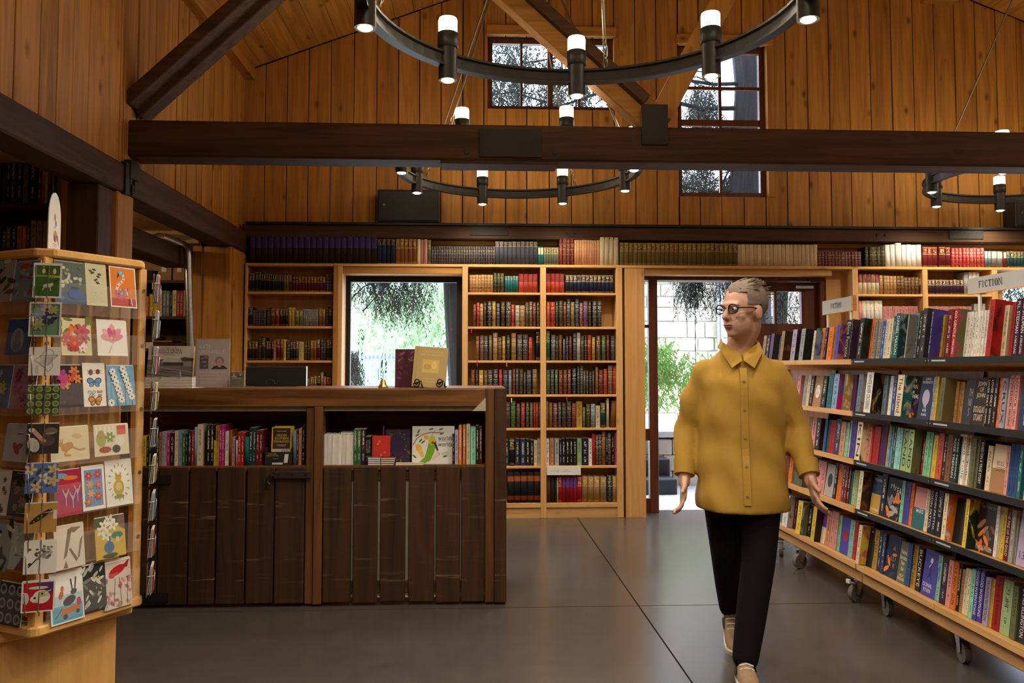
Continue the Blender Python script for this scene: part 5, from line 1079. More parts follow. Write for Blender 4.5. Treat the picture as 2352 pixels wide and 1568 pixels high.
FO(2036, 2148, 2, .19, 'beige face-out paperback with soft landscape on the third row', 'cm', 'br', [('BULL\nGORE', .6, .55, .7, .22)], art2=('block', 'ta'))
FO(586, 658, 3, .185, 'grey face-out book with two portraits on the fourth row', 'gy', 'ch', [], art2=('disc', 'ch'))
FO(906, 955, 3, .20, 'narrow dark brown face-out book on the fourth row', 'dk', 'ru', []); FO(958, 984, 3, .18, 'narrow black face-out book on the fourth row', 'bk', 'ch', [])
FO(986, 1066, 3, .195, 'blue and yellow face-out paperback on the fourth row', 'db', 'wh', [('Whistler', .5, .88, .85, .1), ('Ann Patch', .5, .10, .8, .07)], art2=('block', 'oc'))
FO(1112, 1238, 3, .20, 'black face-out paperback with white scrawl on the fourth row', 'bk', 'wh', [('My', .4, .78, .4, .16), ('FA', .8, .72, .3, .16)], art2=('swirl', 'gy'))
FO(1350, 1454, 3, .19, 'pink and teal face-out paperback on the fourth row', 'pi', 'wh', [('wild', .5, .45, .6, .14)], art2=('block', 'tl'))
FO(1646, 1788, 3, .19, 'plain black face-out book on the fourth row', 'bk', 'ch', [])
FO(1902, 2056, 3, .20, 'brown and gold face-out paperback on the fourth row', 'dk', 'cm', [('The Vivisectors', .5, .92, .9, .09), ('Missouri Williams', .5, .10, .9, .11)], art2=('swirl', 'ta'))
FO(2260, 2370, 3, .21, 'purple face-out book with pale word boxes on the fourth row', 'lv', 'in', [('Gem', .6, .75, .6, .12), ('Wa', .6, .5, .5, .14), ('13', .4, .2, .4, .14)])
FO(378, 430, 4, .19, 'yellow-green face-out book with purple capitals on the bottom row', 'og', 'lv', [('C\nA', .5, .6, .5, .5)])
FO(502, 540, 4, .185, 'dark face-out book lettered in yellow on the bottom row', 'dk', 'ye', [('KAT', .5, .12, .8, .1)])
FO(542, 590, 4, .19, 'indigo and cream face-out book on the bottom row', 'in', 'mg', [('TAPED\nSTORY', .5, .72, .8, .2)], art2=('block', 'cm'))
FO(722, 790, 4, .20, 'indigo face-out book with red figure on the bottom row', 'in', 'rd', [], art2=('disc', 'rd'))
FO(892, 1002, 4, .20, 'black face-out book with bright corner on the bottom row', 'bk', 'wh', [('n i v', .5, .9, .6, .05)])
FO(1104, 1216, 4, .205, 'dark blue night-sky face-out book on the bottom row', 'nv', 'oc', [('A', .6, .7, .2, .1), ('LU', .6, .45, .35, .1), ('R', .7, .3, .15, .1)], art2=('swirl', 'db'))
FO(1220, 1288, 4, .195, 'olive face-out book with white script on the bottom row', 'og', 'wh', [('Nobel\nBereats\nHer\ndie', .5, .55, .8, .5), ('HOLLY\nRINGLAND', .5, .14, .8, .16)])
FO(1430, 1548, 4, .205, 'indigo face-out book with dancing figure on the bottom row', 'in', 'wh', [('DONAL\nRYAN', .42, .18, .65, .2)], art2=('figure', 'wh'))
# small sign on two posts: capitals with serifs
def fiction_letters(A, x0, y0, w, h, c):
    L = w / 7.6; x = x0; s = L * .12; k = L * .24
    def bar(a, b, cc, d): A.rect(a, b, cc, d, c)
    def serif(xx, y): bar(xx - k * .55, y, xx + k * 1.25, y + h * .07)
    for ch in 'FICTION':
        if ch in 'FI':
            bar(x + k * .6, y0, x + k * 1.4, y0 + h); serif(x + k * .7, y0); serif(x + k * .7, y0 + h * .955)
        if ch == 'F': bar(x + k, y0 + h * .90, x + L * .85, y0 + h); bar(x + L * .78, y0 + h * .74, x + L * .88, y0 + h); bar(x + k, y0 + h * .47, x + L * .65, y0 + h * .56); bar(x + L * .6, y0 + h * .42, x + L * .66, y0 + h * .61)
        if ch == 'T': bar(x + L * .38, y0, x + L * .38 + k * .8, y0 + h); serif(x + L * .40, y0); bar(x, y0 + h * .90, x + L * .95, y0 + h); bar(x, y0 + h * .78, x + L * .05, y0 + h); bar(x + L * .9, y0 + h * .78, x + L * .95, y0 + h)
        if ch == 'N': bar(x + L * .10, y0, x + L * .20, y0 + h); bar(x + L * .88, y0, x + L * .98, y0 + h); A.poly([(x + L * .08, y0 + h), (x + L * .30, y0 + h), (x + L * .96, y0), (x + L * .88, y0)], c); serif(x + L * .08, y0); serif(x + L * .86, y0 + h * .955)
        if ch in 'CO':
            n = 20; cx, cy = x + L * .5, y0 + h * .5; rng_ = range(n) if ch == 'O' else range(2, n - 2)
            for i in rng_:
                a, b = 2 * math.pi * i / n, 2 * math.pi * (i + 1) / n; f = lambda t, o: (cx + (L * .46 - o * (.30 * L * abs(math.cos(t)) ** 1.5 + .10 * L) * .62) * math.cos(t), cy + (h * .52 - o * h * .09) * math.sin(t)); A.poly([f(a, 0), f(b, 0), f(b, 1), f(a, 1)], c)
            if ch == 'C': bar(cx + L * .34, cy + h * .22, cx + L * .40, cy + h * .48)
        x += L * (.72 if ch == 'I' else 1.12)
def fiction_sign(label, px0, px1, py0, py1, X, pxt, ztop):
    a, b = P(px0, py1, X=X), P(px1, py1, X=X); zb = a.z; h = P(px0, py0, X=X).z - zb; w = a.y - b.y
    r = thing('shelf_sign', label, 'sign', (X, a.y, zb), -math.pi / 2, 'fiction signs on the rolling bookcases')
    MB().box(0, 0, 0, w, .012, h).build('sign_board', 'sign_grey', r); MB().box(-.003, -.002, -.004, w + .003, .014, 0).build('bottom_edge', 'castor_birch', r); MB().box(w, -.002, -.004, w + .02, .02, h + .003).build('end_cap', 'castor_birch', r)
    A = Art(w, h); fiction_letters(A, *pxt, (.02, .02, .02)); A.build('lettering', r)
    for f in (.14, .93): MB().box(w * f, .002, ztop - zb, w * f + .014, .010, 0).build('sign_post', 'white_paint', r)
fiction_sign('smaller grey sign reading FICTION on the farther stand', 1889, 1956, 692, 722, 2.10, (.30, .32, .42, .38), 1.28)
fiction_sign('larger grey sign reading FICTION on the nearer stand', 2223, 2400, 640, 675, 2.10, (.16, .30, .36, .42), 1.28)

# ---------------------------------------------------------------- revolving card rack
N0 = Vector((-1.455, 2.87, 0)); E1 = Vector((.4716, .8818, 0)); E2 = Vector((-.8818, .4716, 0)); SQ = .43; ZB, ZTOP = .36, 1.665
UPV = Vector((0, 0, 1)); cen = N0 + E1 * SQ / 2 + E2 * SQ / 2
rk = thing('card_rack', 'revolving pine greeting card rack with clear pockets and wire corner holders', 'card rack', (0, 0, 0))
def plate(z0, z1, grow, cut):
    s = SQ / 2 + grow; q = [(-s, -s + cut), (-s + cut, -s), (s - cut, -s), (s, -s + cut), (s, s - cut), (s - cut, s), (-s + cut, s), (-s, s - cut)]
    mb = MB(); pts = [cen + E1 * a + E2 * b for a, b in q]; mb.prism([(p.x, p.y) for p in pts], z0, z1, 'Z'); return mb
plate(ZTOP - .03, ZTOP, .012, .045).build('top_board', 'rack_X', rk, bevel=.006)
plate(ZB, ZB + .035, .012, .02).build('bottom_board', 'rack_X', rk, bevel=.006)
for a in (0, 1):
    for b in (0, 1):
        c = N0 + E1 * (.02 + a * (SQ - .04)) + E2 * (.02 + b * (SQ - .04)); p = MB().obox(c + UPV * (ZB + ZTOP) / 2, E1 * .018, E2 * .018, UPV * ((ZTOP - ZB) / 2 - .03)).build('corner_post', 'rack_Z', rk, bevel=.004)
        for z in (.62, .86, 1.10, 1.34, 1.55): MB().cyl(c - E2 * .018 + UPV * z, c - E2 * .022 + UPV * z, .007, k=8).build('screw', 'wire', p)
MB().obox(cen + UPV * (ZB + ZTOP) / 2, (E1 + E2) * .03, (E2 - E1) * .03, UPV * ((ZTOP - ZB) / 2 - .03)).build('core_post', 'rack_Z', rk)
for e, f, in ((E1, -E2), (E2, -E1)):
    MB().obox(N0 + e * SQ / 2 - f * .075 + UPV * (ZB + ZTOP) / 2, e * (SQ / 2 - .05), f * .002, UPV * ((ZTOP - ZB) / 2 - .04)).build('backing_sheet', 'plywood_Z', rk)
FR = (N0 - E2 * .012, -E2); FL = (N0 - E1 * .012, -E1)          # right-hand face, left-hand face (point, outward normal)
ROWS = [706, 817, 934, 1055, 1172, 1292, 1415]                    # photo rows of the pockets' lower edges at the right face
def zrow(py, face, px): return P(px, py, pl=face).z
for face, e, px in ((FR, E1, 215), (FL, E2, 40)):
    for i in range(7):
        z = .405 + (6 - i) * .1735
        o = N0 + face[1] * .020 + e * SQ / 2
        pk = MB().obox(o + UPV * (z + .05), e * (SQ / 2 - .03), face[1] * .0008, UPV * .055).obox(o - face[1] * .014 + UPV * (z - .004), e * (SQ / 2 - .03), face[1] * .015, UPV * .001).build('clear_pocket', 'acrylic', rk)
PAGE = (.80, .78, .73)
def card(label, x0, x1, y0, y1, face, art, off=.008, lean=.12, name='greeting_card'):
    """a card standing in a pocket: pixel box in the photo surveyed onto the rack face"""
    p0, nrm = face; pl = (p0 + nrm * off, nrm); ym = (y0 + y1) / 2; a, b = P(x0, ym, pl=pl), P(x1, ym, pl=pl); m = (x0 + x1) / 2
    z0, z1 = P(m, y1, pl=pl).z, P(m, y0, pl=pl).z; w = (b - a).length; h = z1 - z0; ax = (b - a).normalized(); ax.z = 0; ax.normalize()
    o = tag(MB().box(0, 0, 0, w, .0012, h).box(.002, .0025, .001, w - .001, .0045, h + .003).build(name, 'card_white', fix=False), label, 'card', 'greeting cards on the rack')
    o.location = (a.x, a.y, z0); o.rotation_euler = (-lean, 0, math.atan2(ax.y, ax.x)); A = Art(w, h); A.rg = random.Random(label); art(A); A.build('print', o); return o
FROM = (.80, .78, .73)
def fl(bg, cols, n=14, r=(.08, .2), edge=None, leafc=None, low=0):
    def f(A):
        A.rect(0, 0, 1, 1, bg)
        if leafc:
            for i in range(n): A.leaf(A.rg.random(), A.rg.uniform(low, 1), A.rg.uniform(.08, .18), A.rg.uniform(0, 180), leafc)
        for i in range(n):
            q = A.rg.uniform(*r); qh = q * A.w / A.h; A.flower(A.rg.uniform(q, 1 - q), A.rg.uniform(low + qh, 1 - qh), q, cols[i % len(cols)], cols[(i + 1) % len(cols)])
        if edge: [A.rect(*q, edge) for q in ((0, 0, .05, 1), (.95, 0, 1, 1), (0, 0, 1, .04), (0, .96, 1, 1))]
    return f
def flamingo(A):
    A.rect(0, 0, 1, 1, PAGE); A.rect(.04, .03, .96, .97, (.72, .20, .02)); A.rect(.04, .03, .96, .22, (.50, .03, .02)); A.ell(.45, .34, .26, .18, (.62, .10, .20), 14, rot=15)
    for i in range(22): A.ell(.30 + A.rg.random() * .42, .24 + A.rg.random() * .22, .035, .035, A.rg.choice(((.7, .5, .02), (.1, .3, .5), (.7, .7, .65), (.5, .03, .1), (.2, .4, .1))), 6)
    q = [(.24, .40), (.28, .52), (.40, .60), (.50, .66), (.54, .74), (.48, .82)]; A.line(q, .10, (.72, .62, .52)); [A.ell(x, y, .03, .03, (.5, .1, .1), 6) for x, y in q]; A.ell(.42, .84, .10, .09, (.16, .42, .58), 10); A.ell(.44, .85, .03, .03, (.7, .6, .1), 6); A.poly([(.34, .86), (.30, .76), (.26, .70), (.36, .78)], (.02, .02, .02)); A.line([(.70, .22), (.70, .06)], .03, (.02, .02, .02)); A.line([(.78, .22), (.80, .06)], .03, (.8, .8, .75))
def birds(A):
    A.rect(0, 0, 1, 1, (.60, .56, .36))
    for x, y in ((.25, .82), (.42, .86), (.60, .70), (.48, .62), (.66, .76), (.34, .78), (.56, .55)): A.leaf(x, y, .11, A.rg.uniform(-30, 30), (.04, .05, .04)); A.leaf(x, y, .08, 60, (.05, .06, .05))
    for i in range(16): A.ell(.2 + A.rg.random() * .6, .1 + A.rg.random() * .25, .02, .01, (.30, .29, .18), 5)
def vase(A):
    A.rect(0, 0, 1, 1, (.09, .12, .10)); A.rect(0, 0, 1, .28, (.05, .10, .18))
    for i in range(34): A.ell(.2 + A.rg.random() * .65, .38 + A.rg.random() * .52, .05, .05, A.rg.choice(((.30, .34, .14), (.52, .54, .36), (.12, .16, .06), (.6, .6, .5))), 6)
    A.ell(.62, .25, .22, .17, (.04, .10, .32), 14); A.ell(.62, .38, .13, .05, (.02, .04, .12), 10); A.ell(.16, .13, .12, .06, (.10, .2, .42), 10)
def pinkfl(A):
    A.rect(0, 0, 1, 1, PAGE)
    for r, q, c in ((.30, 90, (.72, .36, .42)), (.28, 45, (.70, .30, .38)), (.28, 140, (.74, .42, .46)), (.24, 15, (.66, .22, .32)), (.25, 170, (.68, .30, .36)), (.20, 110, (.60, .10, .20)), (.16, 70, (.62, .14, .24))): A.ell(.5 + .14 * math.cos(R(q)), .48 + .14 * math.sin(R(q)), r, r * .42, c, 10, rot=q)
    A.line([(.48, .30), (.36, .06)], .02, (.35, .30, .12)); A.ell(.48, .5, .05, .05, (.7, .55, .1), 7)
def butterflies(A):
    A.rect(0, 0, 1, 1, PAGE)
    def bf(x, y, s, c):
        for k in (-1, 1): A.ell(x + k * s * .55, y + .03, s * .6, s * .45, (.03, .02, .02), 8, rot=25 * k); A.ell(x + k * s * .55, y + .03, s * .48, s * .34, c, 8, rot=25 * k); A.ell(x + k * s * .4, y - .05, s * .42, s * .32, (.03, .02, .02), 8, rot=-30 * k); A.ell(x + k * s * .4, y - .05, s * .32, s * .23, c, 8, rot=-30 * k)
    bf(.5, .56, .30, (.12, .30, .62)); bf(.36, .30, .16, (.62, .60, .5)); bf(.72, .31, .12, (.6, .25, .22)); bf(.5, .13, .28, (.70, .25, .02)); A.ell(.36, .80, .09, .13, (.22, .12, .06), 8); A.ell(.68, .81, .09, .11, (.25, .04, .02), 8)
    for x, y in ((.36, .8), (.68, .81)): A.line([(x - .16, y + .04), (x + .16, y - .04)], .015, (.1, .06, .04)); A.line([(x - .16, y - .04), (x + .16, y + .04)], .015, (.1, .06, .04))
def daisies(A):
    A.rect(0, 0, 1, 1, (.18, .42, .62))
    for i in range(12): x = A.rg.uniform(.08, .92); A.line([(x, 0), (x + A.rg.uniform(-.1, .1), A.rg.uniform(.4, .9))], .012, (.05, .12, .18))
    for i in range(13): A.flower(.12 + (i * .37) % .8, .08 + .07 * i, .12, (.78, .76, .70), (.10, .09, .05), 8)
def roo(A):
    A.rect(0, 0, 1, 1, (.66, .58, .36)); c = (.52, .24, .06); A.ell(.42, .42, .17, .10, c, 12, rot=20); A.ell(.26, .50, .07, .06, c, 8); A.line([(.27, .55), (.24, .66)], .03, c); A.line([(.30, .55), (.31, .66)], .03, c); A.line([(.55, .40), (.72, .30), (.88, .32)], .045, c); A.line([(.42, .34), (.34, .18), (.50, .16)], .05, c); A.ell(.68, .72, .14, .05, (.56, .40, .16), 10, rot=-8)
def garden(A):
    A.rect(0, 0, 1, 1, (.68, .62, .42)); 
    for i in range(5): A.rect(.05 + .12 * i, .68, .11 + .12 * i, .96, (.74, .72, .66))
    A.ell(.2, .55, .14, .2, (.36, .36, .08), 10); A.rect(.66, .66, .92, .96, (.55, .10, .08)); A.ell(.74, .45, .14, .12, (.72, .70, .64), 10); A.ell(.30, .20, .18, .08, (.35, .05, .03), 10); A.ell(.62, .20, .12, .10, (.04, .04, .05), 10); A.flower(.45, .6, .14, (.2, .3, .08)); A.ell(.2, .72, .09, .1, (.42, .30, .12), 8)
def redtrees(A):
    A.rect(0, 0, 1, 1, (.40, .012, .06)); A.ell(.2, .88, .3, .1, (.15, .35, .5), 10); A.ell(.6, .82, .3, .08, (.6, .2, .03), 10); A.ell(.25, .4, .26, .26, (.30, .01, .10), 12); A.ell(.75, .35, .3, .3, (.26, .02, .14), 12); A.ell(.8, .66, .2, .1, (.5, .03, .03), 10)
    for x, y in ((.66, .15), (.40, .22), (.85, .28)):
        A.line([(x, y), (x, y + .28)], .02, (.72, .60, .55)); [A.line([(x, y + .16 + .04 * k), (x + s * .12, y + .34 + .03 * k)], .014, (.72, .60, .55)) for k in (0, 1) for s in (-1, 1)]
def poppies(A):
    A.rect(0, 0, 1, 1, PAGE); A.rect(.1, .08, .9, .92, (.16, .30, .48)); [A.line([(x, .1), (x, .6)], .02, (.06, .25, .3)) for x in (.3, .5, .7)]; [A.flower(x, y, .17, c, (.6, .45, .1)) for x, y, c in ((.3, .78, (.6, .05, .08)), (.7, .80, (.6, .06, .12)), (.34, .58, (.66, .30, .12)), (.36, .38, (.68, .34, .16)), (.72, .56, (.62, .10, .2)), (.7, .30, (.6, .05, .04)), (.24, .2, (.55, .15, .1)))]
def pear(A):
    A.rect(0, 0, 1, 1, PAGE); c = (.48, .36, .05); A.ell(.48, .40, .2, .26, c, 14); A.ell(.48, .62, .13, .1, c, 12); A.ell(.40, .70, .04, .06, c, 6); A.ell(.56, .70, .04, .06, c, 6); A.ell(.48, .42, .12, .14, (.66, .56, .2), 10); A.ell(.48, .20, .2, .07, (.30, .28, .06), 10)
    for i in range(16): a = i * .39; A.leaf(.5 + .36 * math.cos(a), .52 + .38 * math.sin(a), .06, math.degrees(a), (.34, .36, .14))
def strips(A):
    A.rect(0, 0, 1, 1, (.66, .58, .48)); c = (.22, .14, .08); A.poly([(.28, .22), (.40, .30), (.62, .95), (.46, .90)], c); A.poly([(.46, .90), (.60, .94), (.92, .92), (.66, .80)], (.26, .18, .11)); A.poly([(.46, .44), (.54, .46), (.76, .18), (.70, .12)], (.20, .15, .10)); A.poly([(.74, .18), (.82, .22), (.96, .70), (.86, .62)], (.24, .18, .13)); A.poly([(.26, .02), (.42, .02), (.36, .20)], (.18, .16, .10))
def lilies(A):
    A.rect(0, 0, 1, 1, (.62, .40, .04)); A.rect(0, .74, 1, 1, (.10, .12, .06)); A.poly([(.72, .76), (1, .62), (1, 1), (.8, 1)], (.2, .13, .10)); A.ell(.44, .26, .17, .17, (.05, .16, .34), 14); A.rect(.38, .34, .50, .52, (.05, .16, .34)); A.ell(.72, .52, .2, .1, (.03, .22, .16), 12); A.rect(.68, .36, .78, .48, (.62, .58, .4)); A.ell(.46, .06, .26, .07, (.04, .10, .05), 10)
    [A.flower(x, y, .18, (.76, .73, .64), (.5, .4, .1), 5) for x, y in ((.22, .68), (.36, .56), (.6, .78), (.50, .9), (.30, .8))]
def cart(A):
    A.rect(0, 0, 1, 1, PAGE); A.rect(.05, .03, .95, .34, (.12, .38, .52)); A.rect(.05, .34, .95, .55, (.46, .60, .62)); A.poly([(.30, .14), (.88, .20), (.86, .32), (.32, .27)], (.55, .16, .02)); A.ell(.42, .12, .07, .07, (.05, .04, .04), 10); A.ell(.80, .17, .06, .06, (.05, .04, .04), 10); A.ell(.56, .42, .2, .12, (.04, .03, .05), 12, rot=20); A.ell(.70, .58, .1, .08, (.05, .04, .06), 10, rot=20); A.line([(.66, .62), (.62, .84)], .04, (.05, .04, .06)); A.line([(.74, .64), (.78, .86)], .04, (.05, .04, .06)); A.ell(.32, .56, .07, .12, (.55, .10, .04), 8, rot=-20); A.ell(.36, .68, .05, .08, (.55, .10, .04), 8); A.ell(.84, .36, .07, .12, (.45, .03, .12), 8); A.line([(.12, .12), (.34, .3)], .02, (.08, .04, .02))
def darkleaf(A):
    A.rect(0, 0, 1, 1, (.025, .028, .026)); 
    for i in range(22): A.leaf(A.rg.random(), A.rg.random(), A.rg.uniform(.1, .24), A.rg.choice((40, 55, 130, 20)), A.rg.choice(((.42, .42, .38), (.14, .15, .13), (.6, .6, .55))))
    for i in range(10): A.ell(.3 + .5 * A.rg.random(), .3 + .5 * A.rg.random(), .03, .05, (.6, .46, .03), 6)
def redbird(A):
    A.rect(0, 0, 1, 1, (.66, .56, .50)); 
    for i in range(20): A.ell(A.rg.random(), A.rg.uniform(.02, .62), .05, .09, A.rg.choice(((.45, .08, .08), (.55, .25, .22), (.4, .3, .2))), 7, rot=A.rg.uniform(0, 90))
    [A.line([(x, .05), (x + d, .62)], .015, (.04, .03, .03)) for x, d in ((.3, .1), (.6, -.05), (.8, .08))]; A.ell(.48, .78, .32, .14, (.50, .012, .015), 14, rot=18); A.ell(.28, .70, .12, .1, (.50, .012, .015), 10); A.poly([(.66, .84), (.96, .98), (.86, .80)], (.40, .01, .012)); A.rect(0, .96, 1, 1, PAGE)
def circles(bg, c1, c2, n=4):
    def f(A):
        A.rect(0, 0, 1, 1, bg)
        for i in range(n):
            for j in range(n): A.ell((i + .5) / n, (j + .5) / n, .42 / n, .42 / n, c1, 10); A.ell((i + .5) / n, (j + .5) / n, .25 / n, .25 / n, c2, 8)
    return f
def dogs(A):
    A.rect(0, 0, 1, 1, PAGE); A.rect(.07, .05, .93, .95, (.05, .14, .02)); A.rect(.07, .62, .93, .66, (.40, .42, .03)); w = (.70, .66, .56); A.ell(.36, .78, .06, .10, w, 8); A.ell(.74, .78, .06, .12, w, 8); A.ell(.52, .36, .18, .08, w, 10, rot=10); A.ell(.66, .40, .06, .06, w, 8); A.line([(.42, .32), (.34, .22)], .03, w); A.line([(.60, .32), (.64, .2)], .03, w); A.ell(.36, .90, .04, .05, (.45, .2, .06), 6)
def hand(A):
    A.rect(0, 0, 1, 1, PAGE); A.line([(.18, .55), (.40, .72), (.52, .92), (.66, .95), (.78, .85), (.74, .55), (.76, .30), (.62, .12), (.50, .30), (.38, .40), (.18, .55)], .012, (.05, .05, .05)); [A.line([(.35 + .05 * i, .40 + .06 * k), (.38 + .05 * i, .44 + .06 * k)], .01, (.06, .06, .06)) for i in range(8) for k in range(6)]
def pelican(A):
    A.rect(0, 0, 1, 1, (.035, .028, .024)); A.ell(.62, .45, .26, .2, (.10, .07, .05), 12); A.ell(.75, .75, .2, .14, (.16, .12, .08), 10); A.ell(.22, .30, .18, .26, (.55, .50, .45), 12, rot=20); A.poly([(.08, .80), (.22, .86), (.62, .42), (.50, .36)], (.55, .30, .22)); A.ell(.14, .80, .09, .08, (.6, .56, .5), 8)
def magnolia(A):
    A.rect(0, 0, 1, 1, (.10, .17, .46)); [A.leaf(x, y, .16, r, (.03, .07, .02)) for x, y, r in ((.15, .45, 30), (.4, .7, 60), (.7, .75, -20), (.75, .3, 40), (.3, .3, 80))]; [A.flower(x, y, .2, c, (.5, .3, .1), 5) for x, y, c in ((.15, .8, (.62, .50, .26)), (.58, .5, (.72, .68, .56)), (.84, .78, (.6, .46, .24)), (.85, .4, (.58, .42, .2)), (.35, .2, (.6, .45, .25)))]
def banana(A):
    A.rect(0, 0, 1, 1, (.46, .26, .07)); A.ell(.50, .55, .42, .09, (.035, .022, .012), 16, rot=36); [A.ell(.3 + .12 * i, .38 + .10 * i, .03, .03, (.3, .18, .06), 7) for i in range(5)]; A.rect(.88, .45, .99, .75, (.7, .66, .6))
def tree_b(A):
    A.rect(0, 0, 1, 1, PAGE); A.line([(.15, .2), (.4, .45), (.55, .55)], .04, (.05, .04, .04)); [A.ell(.35 + A.rg.random() * .5, .45 + A.rg.random() * .38, .05, .04, A.rg.choice(((.25, .26, .24), (.10, .11, .10), (.40, .4, .37))), 6) for i in range(36)]; A.ell(.2, .30, .06, .05, (.04, .04, .04), 7); A.ell(.18, .75, .06, .04, (.22, .08, .04), 7)
def skulldog(A):
    A.rect(0, 0, 1, 1, PAGE); A.rect(.05, .04, .95, .95, (.45, .012, .02)); A.poly([(.4, .95), (.95, .95), (.95, .55), (.7, .7)], (.10, .03, .14)); A.ell(.60, .48, .26, .22, (.74, .72, .62), 14); A.ell(.42, .42, .16, .12, (.74, .72, .62), 12); A.ell(.40, .45, .04, .04, (.02, .02, .02), 7); A.ell(.62, .58, .08, .08, (.4, .45, .1), 9); A.ell(.62, .58, .03, .03, (.03, .03, .03), 7); A.ell(.50, .78, .3, .05, (.6, .6, .55), 10); A.ell(.13, .45, .1, .2, (.55, .5, .5), 10)
def doggie(A):
    A.rect(0, 0, 1, 1, (.035, .11, .38)); A.ell(.45, .42, .26, .32, (.30, .38, .52), 14); A.ell(.45, .28, .18, .16, (.10, .16, .34), 12); A.ell(.45, .48, .12, .2, (.16, .24, .44), 10)
def bluered(A):
    A.rect(0, 0, 1, 1, (.16, .26, .46)); [A.ell(A.rg.random(), .12 + .75 * A.rg.random(), .10, .05, A.rg.choice(((.45, .03, .03), (.06, .12, .3), (.25, .45, .6), (.10, .3, .3))), 8, rot=A.rg.uniform(0, 180)) for i in range(26)]; A.ell(.4, .88, .25, .07, (.5, .03, .03), 10)
def teal_(A):
    A.rect(0, 0, 1, 1, (.40, .55, .53)); A.poly([(.3, 0), (.9, 0), (.95, .35), (.6, .28)], (.22, .04, .05)); [A.leaf(A.rg.uniform(.2, .9), A.rg.uniform(.3, .9), .1, A.rg.uniform(0, 180), A.rg.choice(((.16, .2, .16), (.5, .36, .3), (.7, .68, .62)))) for i in range(12)]
def greyred(A):
    A.rect(0, 0, 1, 1, (.42, .47, .58)); A.ell(.5, .35, .2, .1, (.32, .03, .05), 10, rot=-50); A.ell(.6, .4, .18, .08, (.24, .02, .05), 10, rot=20); A.poly([(.1, .9), (.5, .9), (.2, .4)], (.44, .46, .52))
def bwart(A):
    A.rect(0, 0, 1, 1, (.30, .36, .38)); [A.leaf(A.rg.random(), A.rg.random(), .2, A.rg.uniform(0, 180), A.rg.choice(((.6, .62, .6), (.2, .34, .42), (.04, .05, .05)))) for i in range(16)]
def orig(A): fl((.03, .035, .04), [(.30, .12, .05), (.12, .10, .05), (.14, .20, .2)], 10, (.1, .2))(A)
RF = [('card of white and gold flowers in a blue vase', 130, 201, 600, 698, vase), ('tall pale yellow card with black flying birds', 201, 249, 605, 702, birds), ('orange card with patterned flamingo', 256, 316, 612, 706, flamingo),
      ('cream card of red and orange blooms', 143, 213, 731, 816, fl((.66, .60, .36), [(.55, .05, .03), (.66, .22, .04), (.74, .70, .6), (.5, .1, .15)], 13, (.12, .28), leafc=(.16, .2, .06))), ('white card with one pink flower', 226, 295, 735, 817, pinkfl),
      ('dark card with a posy of bright dahlias', 127, 193, 838, 935, fl((.025, .010, .014), [(.55, .06, .05), (.6, .22, .04), (.30, .04, .28), (.5, .05, .2)], 12, (.1, .2), low=.4)), ('tall white card of butterflies and beetles', 195, 246, 834, 933, butterflies), ('blue card of white daisies', 250, 313, 839, 931, daisies),
      ('yellow card with leaping kangaroo', 119, 207, 980, 1058, roo), ('cream card of a cottage garden', 219, 298, 975, 1045, garden), ('crimson card of pale bare trees', 131, 190, 1079, 1183, redtrees), ('tall white card of poppies on blue', 193, 244, 1070, 1170, poppies), ('white card with golden wreathed animal', 247, 307, 1057, 1160, pear),
      ('beige card of torn bark strips', 129, 196, 1206, 1304, strips), ('mustard card with lilies in a blue vase', 223, 290, 1186, 1280, lilies), ('white card of animals riding an orange cart', 120, 194, 1314, 1428, cart), ('dark card of grey gum leaves', 196, 246, 1296, 1402, darkleaf), ('card with a red bird over red blossoms', 245, 304, 1286, 1394, redbird)]
for lab, x0, x1, y0, y1, f in RF: card(lab, x0, x1, y0, y1, FR, f)
LF = [('dark swirling card at the edge of the rack top row', -30, 24, 598, 693, bwart), ('blue card with red doodles in the top row', 27, 82, 598, 692, bluered), ('deep blue card with dog portrait', 11, 67, 731, 815, doggie), ('blue garden card at the edge of the rack third row', -30, 19, 838, 936, fl((.10, .16, .34), [(.5, .45, .2), (.12, .2, .08), (.3, .34, .5)], 12)), ('mauve card of purple blooms', 21, 76, 838, 938, fl((.32, .24, .40), [(.26, .04, .14), (.36, .10, .24), (.42, .2, .34)], 14, (.12, .22))),
      ('silver-blue card with red orchid', 6, 62, 974, 1060, greyred), ('white card of black seed sprigs at the rack edge', -30, 15, 1080, 1182, fl((.7, .69, .66), [(.08, .08, .08), (.15, .15, .14)], 10, (.06, .12))), ('dark still life flower card', 16, 68, 1083, 1186, orig), ('black speckled card at the rack edge', -30, 20, 1196, 1300, bwart), ('pale teal card with maroon flower', 17, 68, 1206, 1310, teal_), ('black card of grey ringed discs', -10, 46, 1340, 1436, circles((.03, .035, .05), (.30, .33, .38), (.06, .07, .10), 3))]
for lab, x0, x1, y0, y1, f in LF: card(lab, x0, x1, y0, y1, FL, f)
